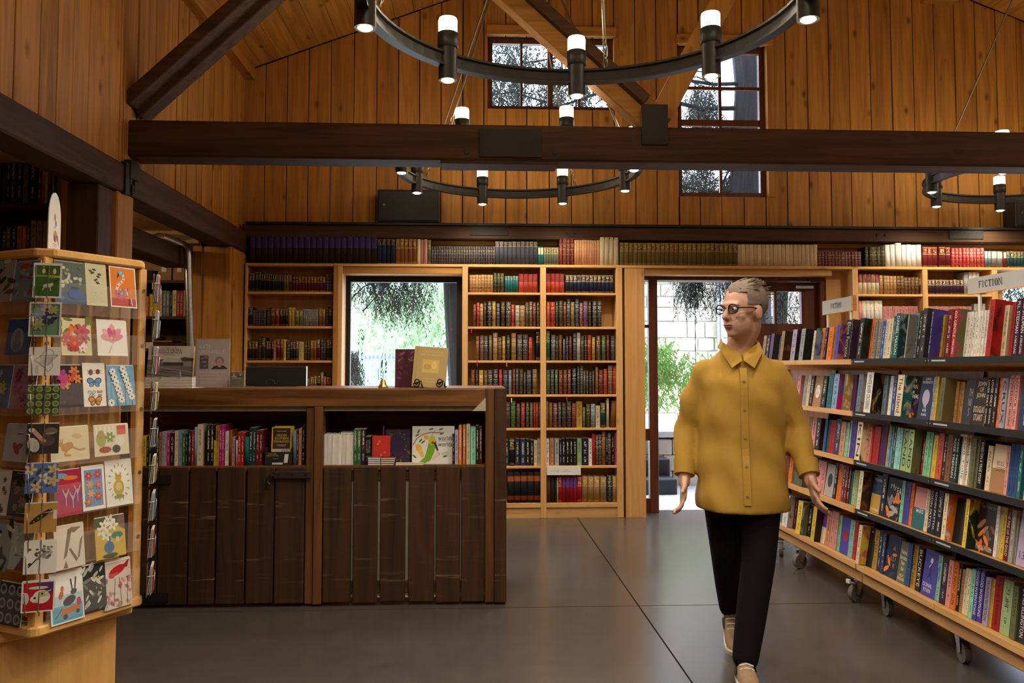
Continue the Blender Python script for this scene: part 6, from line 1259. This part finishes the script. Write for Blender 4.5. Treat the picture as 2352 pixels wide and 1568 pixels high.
# wire holders on the corners
D0 = (-(E1 + E2)).normalized(); S0 = (E1 - E2).normalized(); S0 = S0 if S0.x > 0 else -S0
FC = (N0 + D0 * .022, D0)
def wire_holder(par, base, out, side, z, w, h):
    o = base + UPV * z; t = .0019; mb = MB()
    for s in (-1, 1):
        e = o + side * (s * w / 2)
        mb.tube([e + UPV * h * .62, e + out * .022 + UPV * h * .62, e + out * .024 + UPV * h * .60 - side * s * w * .30, e + out * .022 - side * s * w * .32, e + out * .012 - side * s * w * .32 - UPV * .006, e - side * s * w * .32 - UPV * .006], t, 5)
    mb.tube([o - side * w * .18 - UPV * .02, o - side * w * .18 + UPV * h], t, 5).tube([o + side * w * .18 - UPV * .02, o + side * w * .18 + UPV * h], t, 5)
    return mb.build('wire_holder', 'wire', par)
CC = [('small card of dogs on green', 75, 141, 604, 684, dogs), ('green and blue floral card behind wire', 66, 140, 694, 773, fl((.14, .26, .16), [(.3, .36, .1), (.2, .32, .42), (.55, .35, .3), (.03, .04, .12)], 14, (.14, .26), (.7, .68, .62))), ('white card with stitched outline', 65, 138, 798, 862, hand), ('green card of ringed lily pads', 60, 137, 885, 952, circles((.05, .07, .03), (.28, .36, .12), (.12, .18, .05), 4)), ('dark card with pelican', 60, 135, 973, 1042, pelican),
      ('blue card of cream magnolias', 57, 133, 1064, 1132, magnolia), ('tan card with dark seed pod', 55, 130, 1156, 1223, banana), ('white card with ink tree', 53, 129, 1243, 1317, tree_b), ('red and purple card with painted dog', 48, 125, 1335, 1405, skulldog)]
for lab, x0, x1, y0, y1, f in CC:
    o = card(lab, x0, x1, y0, y1, FC, f, .006, .10); z = o.location.z
    wire_holder(rk, N0 + D0 * .020, D0, S0, z + .004, .105, .105)
NR = N0 + E1 * SQ; DR = (E1 - E2).normalized(); SR = (E1 + E2).normalized()
for i in range(9):
    z = .405 + i * .138; wire_holder(rk, NR + DR * .02, DR, SR, z + .004, .10, .105)
    for j in range(3):
        o = tag(MB().box(-.048, 0, 0, .048, .0014, .105).build('greeting_card', 'card_white', fix=False), f'{ORD[j]} card edge-on in the {ORD[i]} wire holder from the bottom, far corner', 'card', 'cards edge-on in the corner wire holders')
        q = NR + DR * (.024 + .006 * j); o.location = (q.x, q.y, z); o.rotation_euler = (.10 - .03 * j, 0, math.atan2(SR.y, SR.x))
        MB().box(-.044, -.0006, .004, .044, -.0002, .10, col=random.choice(((.4, .05, .04), (.1, .3, .4), (.5, .4, .1), (.3, .35, .3), (.05, .06, .1)))).build('print', 'print', o, fix=False)
# header sign on top of the rack and its stand below
hp = N0 + E1 * .10 + E2 * .09
hs = thing('rack_header_sign', 'white arched card sign standing on top of the card rack', 'sign', (hp.x, hp.y, ZTOP)); ang = R(98); hs.rotation_euler.z = ang
pts = [(-.06, 0), (.06, 0), (.06, .12)] + [(.06 * math.cos(R(a)), .12 + .095 * math.sin(R(a))) for a in range(15, 180, 15)] + [(-.06, .12)]
MB().prism(pts, 0, .003, 'Y').build('sign_card', 'card_white', hs)
A = Art(.12, .21); A.ell(.55, .28, .16, .18, (.5, .3, .05), 10); A.ell(.5, .24, .07, .1, (.15, .08, .2), 8); A.poly([(.62, .3), (.9, .1), (.75, .32)], (.1, .15, .4)); A.ell(.5, .60, .08, .12, (.5, .3, .1), 8); A.ell(.58, .50, .05, .1, (.2, .1, .3), 8); A.rect(.35, .14, .7, .15, (.3, .3, .3)); A.rect(.4, .11, .65, .12, (.3, .3, .3)); A.rect(.45, .42, .52, .44, (.1, .1, .2)); p = A.build('print', hs); p.location = (-.06, 0, 0)
bs = thing('rack_base_cabinet', 'pine plinth cabinet under the revolving card rack', 'cabinet', (0, 0, 0))
a, b = P(305, 1412, Z=.31), P(0, 1482, Z=.31); u = (b - a).normalized(); v = Vector((-u.y, u.x, 0)); v = v if v.y > 0 else -v
c1 = a + u * .30 + v * .27; 
mb = MB(); h1 = a + u * .60; pts = [a, h1, h1 + v * .56, a + v * .56]; mb.prism([(p.x, p.y) for p in pts], .315, .355, 'Z').build('cabinet_top', 'rack_X', bs, bevel=.006)
q0 = a + u * .045 + v * .035; pts = [q0, q0 + u * .52, q0 + u * .52 + v * .48, q0 + v * .48]; MB().prism([(p.x, p.y) for p in pts], .0, .315, 'Z').build('cabinet_body', 'rack_Z', bs, bevel=.003)
MB().obox(q0 + u * .012 - v * .004 + UPV * .158, u * .012, v * .004, UPV * .157).build('corner_strip', 'rack_Z', bs)

# ---------------------------------------------------------------- side room seen past the posts
YD = 6.75
sx0, sx1 = X_(225, YD), X_(455, YD)
sc = thing('stockroom_shelving', 'dark timber stock shelving in the side room behind the counter', 'shelving', (0, 0, 0))
MB().box(sx0, YD + .30, .3, sx1, YD + .32, 2.30).build('back_panel', 'beam_Z', sc)
SZ = [Z_(y, YD, 380) for y in (888, 800, 726, 643, 571)]
for z in SZ: MB().box(sx0, YD, z - .022, sx1, YD + .30, z).build('shelf', 'beam_X', sc)
for x in (sx0, sx1): MB().box(x, YD, .3, x + .02, YD + .30, 2.30).build('upright', 'beam_Z', sc)
SBK = 'I:338-343:678:1:kor I:345.5-369:673:5:kye I:369.5-374:663:1:kcm I:375.5-391:664:2:pgb I:392-397:667:1:pdg I:398-407:663:1:kcm I:407.5-422:664:2:krd I:423-427:664:1:kcm I:441-452:663:2:pin'
row(SBK, 723.5, YD + .02, SZ[2], 'in the side room', 'stock_book', .14, {6: ([('TWO SUCKS', .1, .9, .55)], PALE), 8: ([('MIKE CARLTON', .35, .95, .5)], PALE), 4: ([('MADE IN WEST', .1, .8, .5)], INK)})
def carton(px0, px1, y0, label, tagx=None, d=.2, flap=True):
    a, b = X_(px0, YD + .03), X_(px1, YD + .03); h = Z_(y0, YD + .03, 380) - SZ[3]; c = thing('cardboard_box', label, 'box', (a, YD + .03, SZ[3]), 0, 'cardboard boxes in the side room'); w = b - a
    MB().box(0, 0, 0, w, d, .004).box(0, 0, .004, w, .004, h).box(0, d - .004, .004, w, d, h).box(0, .004, .004, .004, d - .004, h).box(w - .004, .004, .004, w, d - .004, h).build('carton', 'cardboard', c)
    if flap: MB().add([(0, 0, h), (0, d, h), (-.02, d, h + .05), (-.02, 0, h + .05)], [(0, 1, 2, 3)]).build('flap', 'cardboard', c); MB().add([(w, 0, h), (w, d, h), (w + .02, d, h + .04), (w + .02, 0, h + .04)], [(0, 1, 2, 3)]).build('flap', 'cardboard', c)
    if tagx: MB().box(w * tagx, -.001, h * .50, w * (tagx + .36), 0, h * .78).build('paper_tag', 'card_white', c)
carton(364, 394, 604, 'open cardboard box with white tag, middle of the stock shelf', .25); carton(398, 424, 604, 'open cardboard box with white tag left of the metal pipe', .35); carton(439, 455, 608, 'cardboard box right of the metal pipe', .1)
a = X_(334, YD + .2); tag(MB().box(0, 0, 0, X_(370, YD + .2) - a, .08, .13).build('cardboard_box', 'cardboard', loc=(a, YD + .16, SZ[3] + .10)), 'flat printed cardboard box behind the black mug', 'box', 'cardboard boxes in the side room')
tag(MB().box(0, 0, 0, X_(372, YD + .2) - a, .1, .10).build('storage_box', 'cardboard', loc=(a, YD + .16, SZ[3])), 'low brown box under the printed box', 'box')
mg = thing('enamel_mug', 'large black mug with white tag on the stock shelf', 'mug', (X_(350, YD + .05), YD + .06, SZ[3]))
MB().lathe([(0, .002), (.045, .002), (.05, .01), (.052, .075), (.054, .078), (.050, .078), (.047, .012)], (0, 0, 0), 18).build('mug_body', 'black_plastic', mg); MB().tube([(.05, 0, .065), (.07, 0, .06), (.072, 0, .035), (.05, 0, .02)], .005, 6).build('handle', 'black_plastic', mg); MB().box(.022, -.062, -.075, .046, -.06, -.02).build('price_tag', 'card_white', mg); MB().tube([(.034, -.06, -.022), (.036, -.058, .02), (.04, -.05, .05)], .0012, 4).build('string', 'paper', mg)
# things on the lower stock shelf, paper above, bent steel pipe
for i, (p0, p1, y0, t, l) in enumerate(((336, 352, 788, .05, 'pile of white papers on the stock shelf'), (353, 425, 783, .045, 'dark wooden tray on the stock shelf'))):
    a = X_(p0, YD); tag(MB().box(0, 0, 0, X_(p1, YD) - a, .22, t).build('paper_pile' if i == 0 else 'wooden_tray', 'paper' if i == 0 else 'beam_X', loc=(a, YD + .03, SZ[1])), l, 'papers' if i == 0 else 'tray')
a = X_(350, YD); tag(MB().box(0, 0, 0, .16, .2, .012).build('drawing_board', 'pine_X', loc=(a, YD + .03, SZ[1] + .052)), 'thin board lying on the wooden tray', 'board')
tag(MB().ball((X_(365, YD), YD + .08, SZ[1] + .083), (.035, .05, .018), 12, 8).build('beret', 'black_plastic'), 'dark felt hat lying on the thin board', 'hat')
pp = [P(x, y, Y=6.3) for x, y in ((380, 545), (408, 556), (422, 562), (430, 572), (432, 590), (433, 640), (436, 740), (438, 830))]
tag(MB().tube([(p.x, 6.3, p.z) for p in pp] + [(pp[-1].x, 6.3, .0)], .028, 12).build('steel_pipe', 'galvanised'), 'bent grey steel pipe standing behind the counter', 'pipe')
a = P(322, 560, Y=6.5); tag(MB().bar((a.x, 6.62, a.z + .02), (a.x + .32, 6.55, a.z - .02), .05, .02).build('roof_batten', 'beam_X'), 'dark rafter batten in the side room ceiling', 'batten') 
a = P(330, 545, Y=6.6); tag(MB().add([(a.x, 6.60, a.z), (a.x + .15, 6.5, a.z + .02), (a.x + .34, 6.55, a.z - .03), (a.x + .40, 6.7, a.z + .02), (a.x + .1, 6.8, a.z + .04)], [(0, 1, 2, 3, 4)]).add([(a.x, 6.60, a.z + .004), (a.x + .15, 6.5, a.z + .024), (a.x + .34, 6.55, a.z - .026), (a.x + .40, 6.7, a.z + .024), (a.x + .1, 6.8, a.z + .044)], [(4, 3, 2, 1, 0)]).build('paper_sheet', 'paper'), 'crumpled brown paper on the top stock shelf', 'paper')
# dark bookcase at the near left under the plate
YE = 4.75
bx0, bx1 = X_(-120, YE), X_(128, YE)
bc = thing('side_bookcase', 'dark bookcase under the plate beam at the left edge', 'bookcase', (0, 0, 0))
EZ = [P(60, 572, Y=YE).z, P(60, 467, Y=YE).z]
for z in EZ + [P(60, 300, Y=YE).z + .05]: MB().box(bx0, YE, z - .03, bx1, YE + .26, z).build('shelf', 'beam_X', bc)
for x in (bx0, bx1): MB().box(x - .02, YE, 0, x, YE + .26, P(60, 300, Y=YE).z + .05).build('upright', 'beam_Z', bc)
MB().box(bx0, YE + .26, 0, bx1, YE + .27, P(60, 300, Y=YE).z + .05).build('back_panel', 'beam_Z', bc)
row('I:-80--60:370:1:pdk I:-58--20:365:2:pdg I:-18--5:370:1:pbr I:0-7:368:1:kbr I:9-17:330:1:pbk I:18-30:327:1:pin I:33-44:331:1:pch I:47-58:335:1:kgb I:60-78:337:1:pbk I:82-89:350:1:pbr I:90-97:354:1:pta I:98-104:355:1:kye I:105-112:357:1:pdk I:113-122:360:1:klg', 465, YE + .03, EZ[1], 'on the upper shelf at the left edge', 'side_room_book', .16)
row('I:-80--30:515:4:pdg I:-28--1:515:2:pgr I:2-11:523:1:pgr I:12-22:516:1:pog I:24-35:516:1:pgr I:37-47:515:1:koc I:48-57:515:1:por I:58-66:512:1:pdr I:68-80:502:1:kgy I:82-95:503:1:kgy I:97-116:504:2:kgy', 570, YE + .03, EZ[0], 'on the lower shelf at the left edge', 'side_room_book', .16)
# loudspeakers on the back wall
for p0, p1, y0, y1, l in ((867, 1009, 437, 511, 'black loudspeaker mounted on the boards above the steel ledge, over the window'), (2330, 2460, 462, 515, 'black loudspeaker on the boards at the edge, behind the ring lights')):
    a, b = P(p0, y1, Y=6.97), P(p1, y0, Y=6.97); s = thing('loudspeaker', l, 'speaker', (a.x, 6.95, 2.48)); w, h = b.x - a.x, b.z - 2.48
    MB().box(0, 0, 0, w, .18, h).build('cabinet', 'speaker_black', s, bevel=.008); MB().box(.012, -.004, .012, w - .012, 0, h - .012).build('grille', 'speaker_black', s, bevel=.003); MB().box(.05, -.006, h * .5, .062, -.004, h * .5 + .012).build('badge', 'galvanised', s)

# ---------------------------------------------------------------- the person walking towards the shop floor
plain('skin', (.56, .31, .22), .5, 0, .12, 25); plain('hair_grey', (.17, .125, .095), .75, 0, .4, 120); plain('lips', (.34, .11, .09), .5); plain('eye_white', (.7, .68, .64), .3); plain('eye_dark', (.02, .014, .01), .3)
t = T('mustard_cloth', .85); n = t.noise(t.vec(5, 5, 4), 1, 4, .6); n2 = t.noise(t.vec(300, 300, 300), 1, 2); t.color(t.mix(n, (.34, .185, .020), (.50, .29, .040))).bump(n2, .25, .002)
plain('black_cloth', (.006, .0055, .006), .9, 0, .2, 40); MAT['black_cloth'].node_tree.nodes['Principled BSDF'].inputs['Specular IOR Level'].default_value = .15; plain('suede_tan', (.30, .20, .11), .85, 0, .3, 30); plain('sole_white', (.66, .60, .50), .6); plain('shoe_dark', (.05, .04, .035), .8)
def skinmesh(mb, name, mat, parent, voxel, smooth=6, warp=None):
    """fuse overlapping limb volumes into one continuous surface"""
    o = mb.build('tmp_' + name, mat); m = o.modifiers.new('r', 'REMESH'); m.mode = 'VOXEL'; m.voxel_size = voxel; m.use_smooth_shade = True
    s = o.modifiers.new('s', 'SMOOTH'); s.iterations = smooth; s.factor = .5
    dg = bpy.context.evaluated_depsgraph_get(); me = bpy.data.meshes.new_from_object(o.evaluated_get(dg)); me.name = name
    old = o.data; bpy.data.objects.remove(o); bpy.data.meshes.remove(old)
    if warp:
        for v in me.vertices: v.co = warp(v.co)
    if not me.materials: me.materials.append(MAT[mat])
    me.polygons.foreach_set('use_smooth', [True] * len(me.polygons)); return link(name, me, parent)
def limb(mb, pts, rs, k=12):
    pts = [Vector(p) for p in pts]
    for (a, ra), (b, rb) in zip(zip(pts, rs), zip(pts[1:], rs[1:])): mb.cyl(a, b, ra, rb, k)
    for p, r in zip(pts, rs): mb.ball(p, r, k, 8)
    return mb
PB = Vector((1.145, 3.50, 0)); HD = Vector((-.20, -.98, 0)).normalized(); SD = Vector((.98, -.20, 0)).normalized(); ZV = Vector((0, 0, 1))
def L(s, f, z): return SD * s + HD * f + ZV * z           # body frame: to the person's left, forward, up
def rings(mb, rr, k=20):
    """stack of horizontal ellipses (s, f, z, half width, half depth)"""
    vs = [L(s + a * math.cos(2 * math.pi * i / k), f + b * math.sin(2 * math.pi * i / k), z) for s, f, z, a, b in rr for i in range(k)]
    n = len(rr); return mb.add(vs, [(j * k + i, j * k + (i + 1) % k, (j + 1) * k + (i + 1) % k, (j + 1) * k + i) for j in range(n - 1) for i in range(k)] + [list(range(k))[::-1], list(range((n - 1) * k, n * k))])
pe = thing('person', 'person in mustard overshirt, black trousers and pale trainers walking past the fiction stands', 'person', PB)
# head frame: turned towards the counter
hf = (HD * .66 - SD * .75).normalized(); hr = Vector((-hf.y, hf.x, 0)) * -1; HC0 = L(.005, .075, 1.492)
def hd(r, f, u): return HC0 + hr * r + hf * f + ZV * u
rotH = Matrix((hr, hf, ZV)).transposed()
b = MB(); b.ball(hd(0, -.010, .028), (.076, .096, .098), 24, 16, rotH); b.ball(hd(0, .022, -.045), (.058, .068, .072), 20, 12, rotH); b.ball(hd(0, .060, -.092), (.026, .022, .020), 12, 8, rotH)
b.ball(hd(0, .078, .024), (.052, .016, .016), 14, 8, rotH); limb(b, [hd(0, .086, .012), hd(0, .102, -.018), hd(0, .106, -.028)], [.008, .0125, .012]); b.ball(hd(.012, .092, -.031), .008); b.ball(hd(-.012, .092, -.031), .008); b.ball(hd(0, .080, -.058), (.026, .014, .010), 12, 8, rotH); b.ball(hd(0, .076, -.070), (.022, .014, .008), 12, 8, rotH)
for s in (-1, 1):
    b.ball(hd(s * .036, .052, -.022), (.024, .022, .026), 12, 8, rotH); b.ball(hd(s * .078, -.012, -.008), (.009, .022, .034), 12, 8, rotH)
limb(b, [hd(0, -.03, -.06), L(0, .03, 1.36), L(0, .0, 1.28)], [.058, .056, .075])
rings(b, [(0, 0, .80, .12, .09), (0, 0, .95, .13, .085), (0, .01, 1.10, .145, .09), (0, .01, 1.22, .16, .085), (0, 0, 1.31, .11, .06)])
ARM = {-1: ([L(-.143, 0, 1.238), L(-.220, -.05, 1.000), L(-.240, .045, .790)], L(-.262, .060, .775)), 1: ([L(.143, .0, 1.238), L(.230, -.02, 1.00), L(.262, .10, .805)], L(.268, .115, .79))}
for s, (a, w) in ARM.items():
    limb(b, a, [.048, .040, .027])
    d = (a[2] - a[1]).normalized(); d = (d + HD * .12 - ZV * .12).normalized(); side = HD; thick = d.cross(side).normalized(); side = thick.cross(d).normalized()
    b.obox(a[2] + d * .050, d * .046, side * .038, thick * .013); limb(b, [a[2], a[2] + d * .02], [.026, .026])
    for i, (o, ln, cu) in enumerate(((.030, .066, .30), (.011, .074, .36), (-.009, .069, .42), (-.028, .054, .48))):
        p = a[2] + d * .092 + side * o; q = [p - d * .02, p + d * (ln * .42) + thick * (-s * cu * .012), p + d * (ln * .75) + thick * (-s * cu * .045), p + d * (ln * .93) + thick * (-s * cu * .085)]; limb(b, q, [.0098, .0092, .0085, .0075], 10)
    p = a[2] + d * .03 + side * .034; limb(b, [p, p + d * .030 + side * .020, p + d * .058 + side * .026 - thick * s * .01], [.012, .0105, .009], 10)
LEG = {1: [L(.085, .0, .86), L(.050, .125, .475), L(-.025, .245, .100)], -1: [L(-.085, .0, .86), L(-.062, -.055, .475), L(-.022, -.285, .155)]}
for s, a in LEG.items(): limb(b, a, [.085, .055, .038])
body = skinmesh(b, 'body', 'skin', pe, .0055, 5)
# face details
MB().ball(hd(-.031, .083, .006), (.013, .009, .008), 10, 8, rotH).ball(hd(.031, .083, .006), (.013, .009, .008), 10, 8, rotH).build('eye', 'eye_white', body); MB().ball(hd(-.031, .091, .006), .0055, 8, 6).ball(hd(.031, .091, .006), .0055, 8, 6).build('iris', 'eye_dark', body)
MB().ball(hd(0, .090, -.059), (.023, .008, .005), 12, 6, rotH).ball(hd(0, .087, -.067), (.020, .009, .005), 12, 6, rotH).build('lips', 'lips', body)
g = MB()
for s in (-1, 1):
    g.tube([hd(s * .034 + .026 * math.cos(i * .449), .102 - .01 * abs(math.cos(i * .449)), .006 + .019 * math.sin(i * .449)) for i in range(14)], .0028, 6, True); g.tube([hd(s * .060, .095, .010), hd(s * .078, .04, .012), hd(s * .080, -.02, .008)], .0028, 6)
g.tube([hd(-.009, .104, .010), hd(.009, .104, .010)], .0025, 6).build('spectacles', 'black_plastic', pe)
h = MB(); h.ball(hd(0, -.022, .042), (.083, .100, .094), 28, 18, rotH)
hp_ = [(x, y) for x, y in zip(h.v, range(len(h.v)))]
rgp = random.Random(8); keep = []
for f in h.f:
    c = sum((Vector(h.v[i]) for i in f), Vector()) / len(f) - HC0; u, fr = c.z, c.dot(hf)
    if u > .078 or (fr < .038 and u > .02) or (fr < -.02 and u > -.055): keep.append(f)
h.f = keep; h.m = [0] * len(keep); h.c = [None] * len(keep); h.sm = [True] * len(keep)
h.v = [tuple(Vector(v) + (Vector(v) - HC0).normalized() * rgp.uniform(-.003, .005)) for v in h.v]
for i in range(150):
    a, e = rgp.uniform(0, 6.28), rgp.uniform(.15, 1.4); n_ = Vector((math.cos(a) * math.cos(e), math.sin(a) * math.cos(e), math.sin(e))); c = hd(0, -.022, .042) + rotH @ Vector((n_.x * .083, n_.y * .1, n_.z * .094)); fr = (c - HC0).dot(hf)
    if (c - HC0).z > .085 or fr < .02: h.bar(c, c + (-hf * .03 + rotH @ n_ * .010 + hr * rgp.uniform(-.01, .01)), .006, .003)
hair = h.build('hair', 'hair_grey', pe)
# loose overshirt
def fold(v):
    p = v - ZV * .0; s, f, z = p.dot(SD), p.dot(HD), p.z
    d = .004 * math.sin(z * 34 + s * 20 + math.sin(f * 30)) + .0035 * math.sin(s * 48 + z * 17 + f * 9); k = max(0, min(1, (1.34 - z) * 6)); n_ = Vector((p.x, p.y, 0)); n_ = n_.normalized() if n_.length > 1e-4 else n_
    return v + n_ * d * k
sh = MB(); rings(sh, [(0, .035, .665, .190, .180), (0, .030, .72, .194, .175), (0, .015, .85, .186, .155), (0, .01, 1.0, .178, .138), (0, .015, 1.12, .176, .130), (0, .01, 1.20, .172, .118), (0, .005, 1.265, .145, .095), (0, .005, 1.31, .105, .080), (0, .005, 1.34, .075, .066)], 24)
for s, (a, w) in ARM.items(): limb(sh, [a[0], a[0] * .5 + a[1] * .5 + L(s * .006, 0, 0), a[1], a[2] - (a[2] - a[1]).normalized() * .045], [.056, .060, .057, .045], 14)
shirt = skinmesh(sh, 'overshirt', 'mustard_cloth', pe, .009, 14, fold)
for s in (-1, 1): MB().add([L(s * .005, .085, 1.315), L(s * .075, .055, 1.365), L(s * .085, .085, 1.325), L(s * .045, .125, 1.255), L(s * .004, .118, 1.285), L(s * .070, -.055, 1.385), L(s * .088, -.05, 1.345)], [(0, 1, 2, 3, 4), (1, 5, 6, 2)]).build('collar', 'mustard_cloth', shirt)
vs_ = [v.co for v in shirt.data.vertices if abs(v.co.dot(SD)) < .03 and v.co.dot(HD) > 0]
def front(z):
    return max((v.dot(HD) for v in vs_ if abs(v.z - z) < .02), default=.13)
zs_ = [1.255 - .0275 * i for i in range(21)]; pk = [L(q, front(z) + e, z) for z in zs_ for q, e in ((-.015, .0), (-.014, .0035), (.014, .0035), (.015, .0))]
MB().add(pk, [(4 * i + j, 4 * i + j + 1, 4 * i + 5 + j, 4 * i + 4 + j) for i in range(20) for j in range(3)]).build('button_placket', 'mustard_cloth', shirt)
for i in range(5):
    z = 1.20 - .115 * i; f_ = front(z); MB().cyl(L(.0, f_, z), L(.0, f_ + .0065, z), .0055, k=10).build('button', 'suede_tan', shirt)
for s, (a, w) in ARM.items():
    d = (a[2] - a[1]).normalized(); MB().cyl(a[2] - d * .075, a[2] - d * .012, .050, .043, 18).build('cuff', 'mustard_cloth', shirt, bevel=.003)
tr_ = MB(); rings(tr_, [(0, 0, .76, .150, .105), (0, 0, .86, .158, .108), (0, 0, .95, .145, .10)], 20)
for s, a in LEG.items(): limb(tr_, [a[0], a[0] * .5 + a[1] * .5, a[1], a[1] * .4 + a[2] * .6, a[2] + (a[1] - a[2]).normalized() * .02], [.092, .084, .068, .060, .052], 16)
skinmesh(tr_, 'trousers', 'black_cloth', pe, .009, 4)
def shoe(ank, ground, pitch, yawv, side):
    fwd = yawv; lat = Vector((-fwd.y, fwd.x, 0)); cp, sp = math.cos(pitch), math.sin(pitch); F = fwd * cp - ZV * sp; U = fwd * sp + ZV * cp
    o = Vector((ank.x, ank.y, 0)) - fwd * .06 + ZV * ground
    def pt(f, l, u): return o + F * f + lat * l + U * u
    prof = [(.0, .030, .0), (.04, .036, 0), (.10, .036, 0), (.17, .044, 0), (.23, .042, 0), (.265, .030, .0), (.28, .012, 0)]
    sl = MB(); k = []; 
    for z in (0, .026):
        k += [pt(f, w, z + (.012 if f > .25 else 0)) for f, w, _ in prof] + [pt(f, -w, z + (.012 if f > .25 else 0)) for f, w, _ in prof[::-1]]
    n = len(prof) * 2; sl.add(k, [list(range(n))[::-1], list(range(n, 2 * n))] + [(i, (i + 1) % n, n + (i + 1) % n, n + i) for i in range(n)])
    up = MB(); rr = [(.005, .028, .085), (.05, .036, .095), (.10, .036, .092), (.14, .038, .078), (.19, .040, .060), (.24, .036, .050), (.27, .018, .040)]; m = 9; vs = []
    for f, w, hgt in rr: vs += [pt(f, w * math.cos(math.pi * i / (m - 1)), .022 + (hgt - .022) * math.sin(math.pi * i / (m - 1)) ** .7) for i in range(m)]
    up.add(vs, [(j * m + i, j * m + i + 1, (j + 1) * m + i + 1, (j + 1) * m + i) for j in range(len(rr) - 1) for i in range(m - 1)] + [list(range(m)), list(range((len(rr) - 1) * m, len(rr) * m))[::-1]], 0, None, True)
    limb(up, [pt(.055, 0, .085), pt(.055, 0, .125)], [.037, .042])
    s = up.build('trainer', 'suede_tan', pe); sl.build('sole', 'sole_white', s, bevel=.004)
    lc = MB(); [lc.tube([pt(.105 + .022 * i, .026, .086 - .011 * i), pt(.112 + .022 * i, 0, .096 - .012 * i), pt(.105 + .022 * i, -.026, .086 - .011 * i)], .0035, 5) for i in range(4)]; lc.build('laces', 'sole_white', s)
    for k_ in (1, -1): MB().add([pt(.02, k_ * .0375, .03), pt(.09, k_ * .039, .03), pt(.13, k_ * .038, .06), pt(.06, k_ * .036, .075)], [(0, 1, 2, 3)]).build('side_panel', 'shoe_dark', s)
shoe(LEG[1][2], .012, R(-9), HD, 1); shoe(LEG[-1][2] + L(0, .0, 0), .075, R(16), HD, -1)
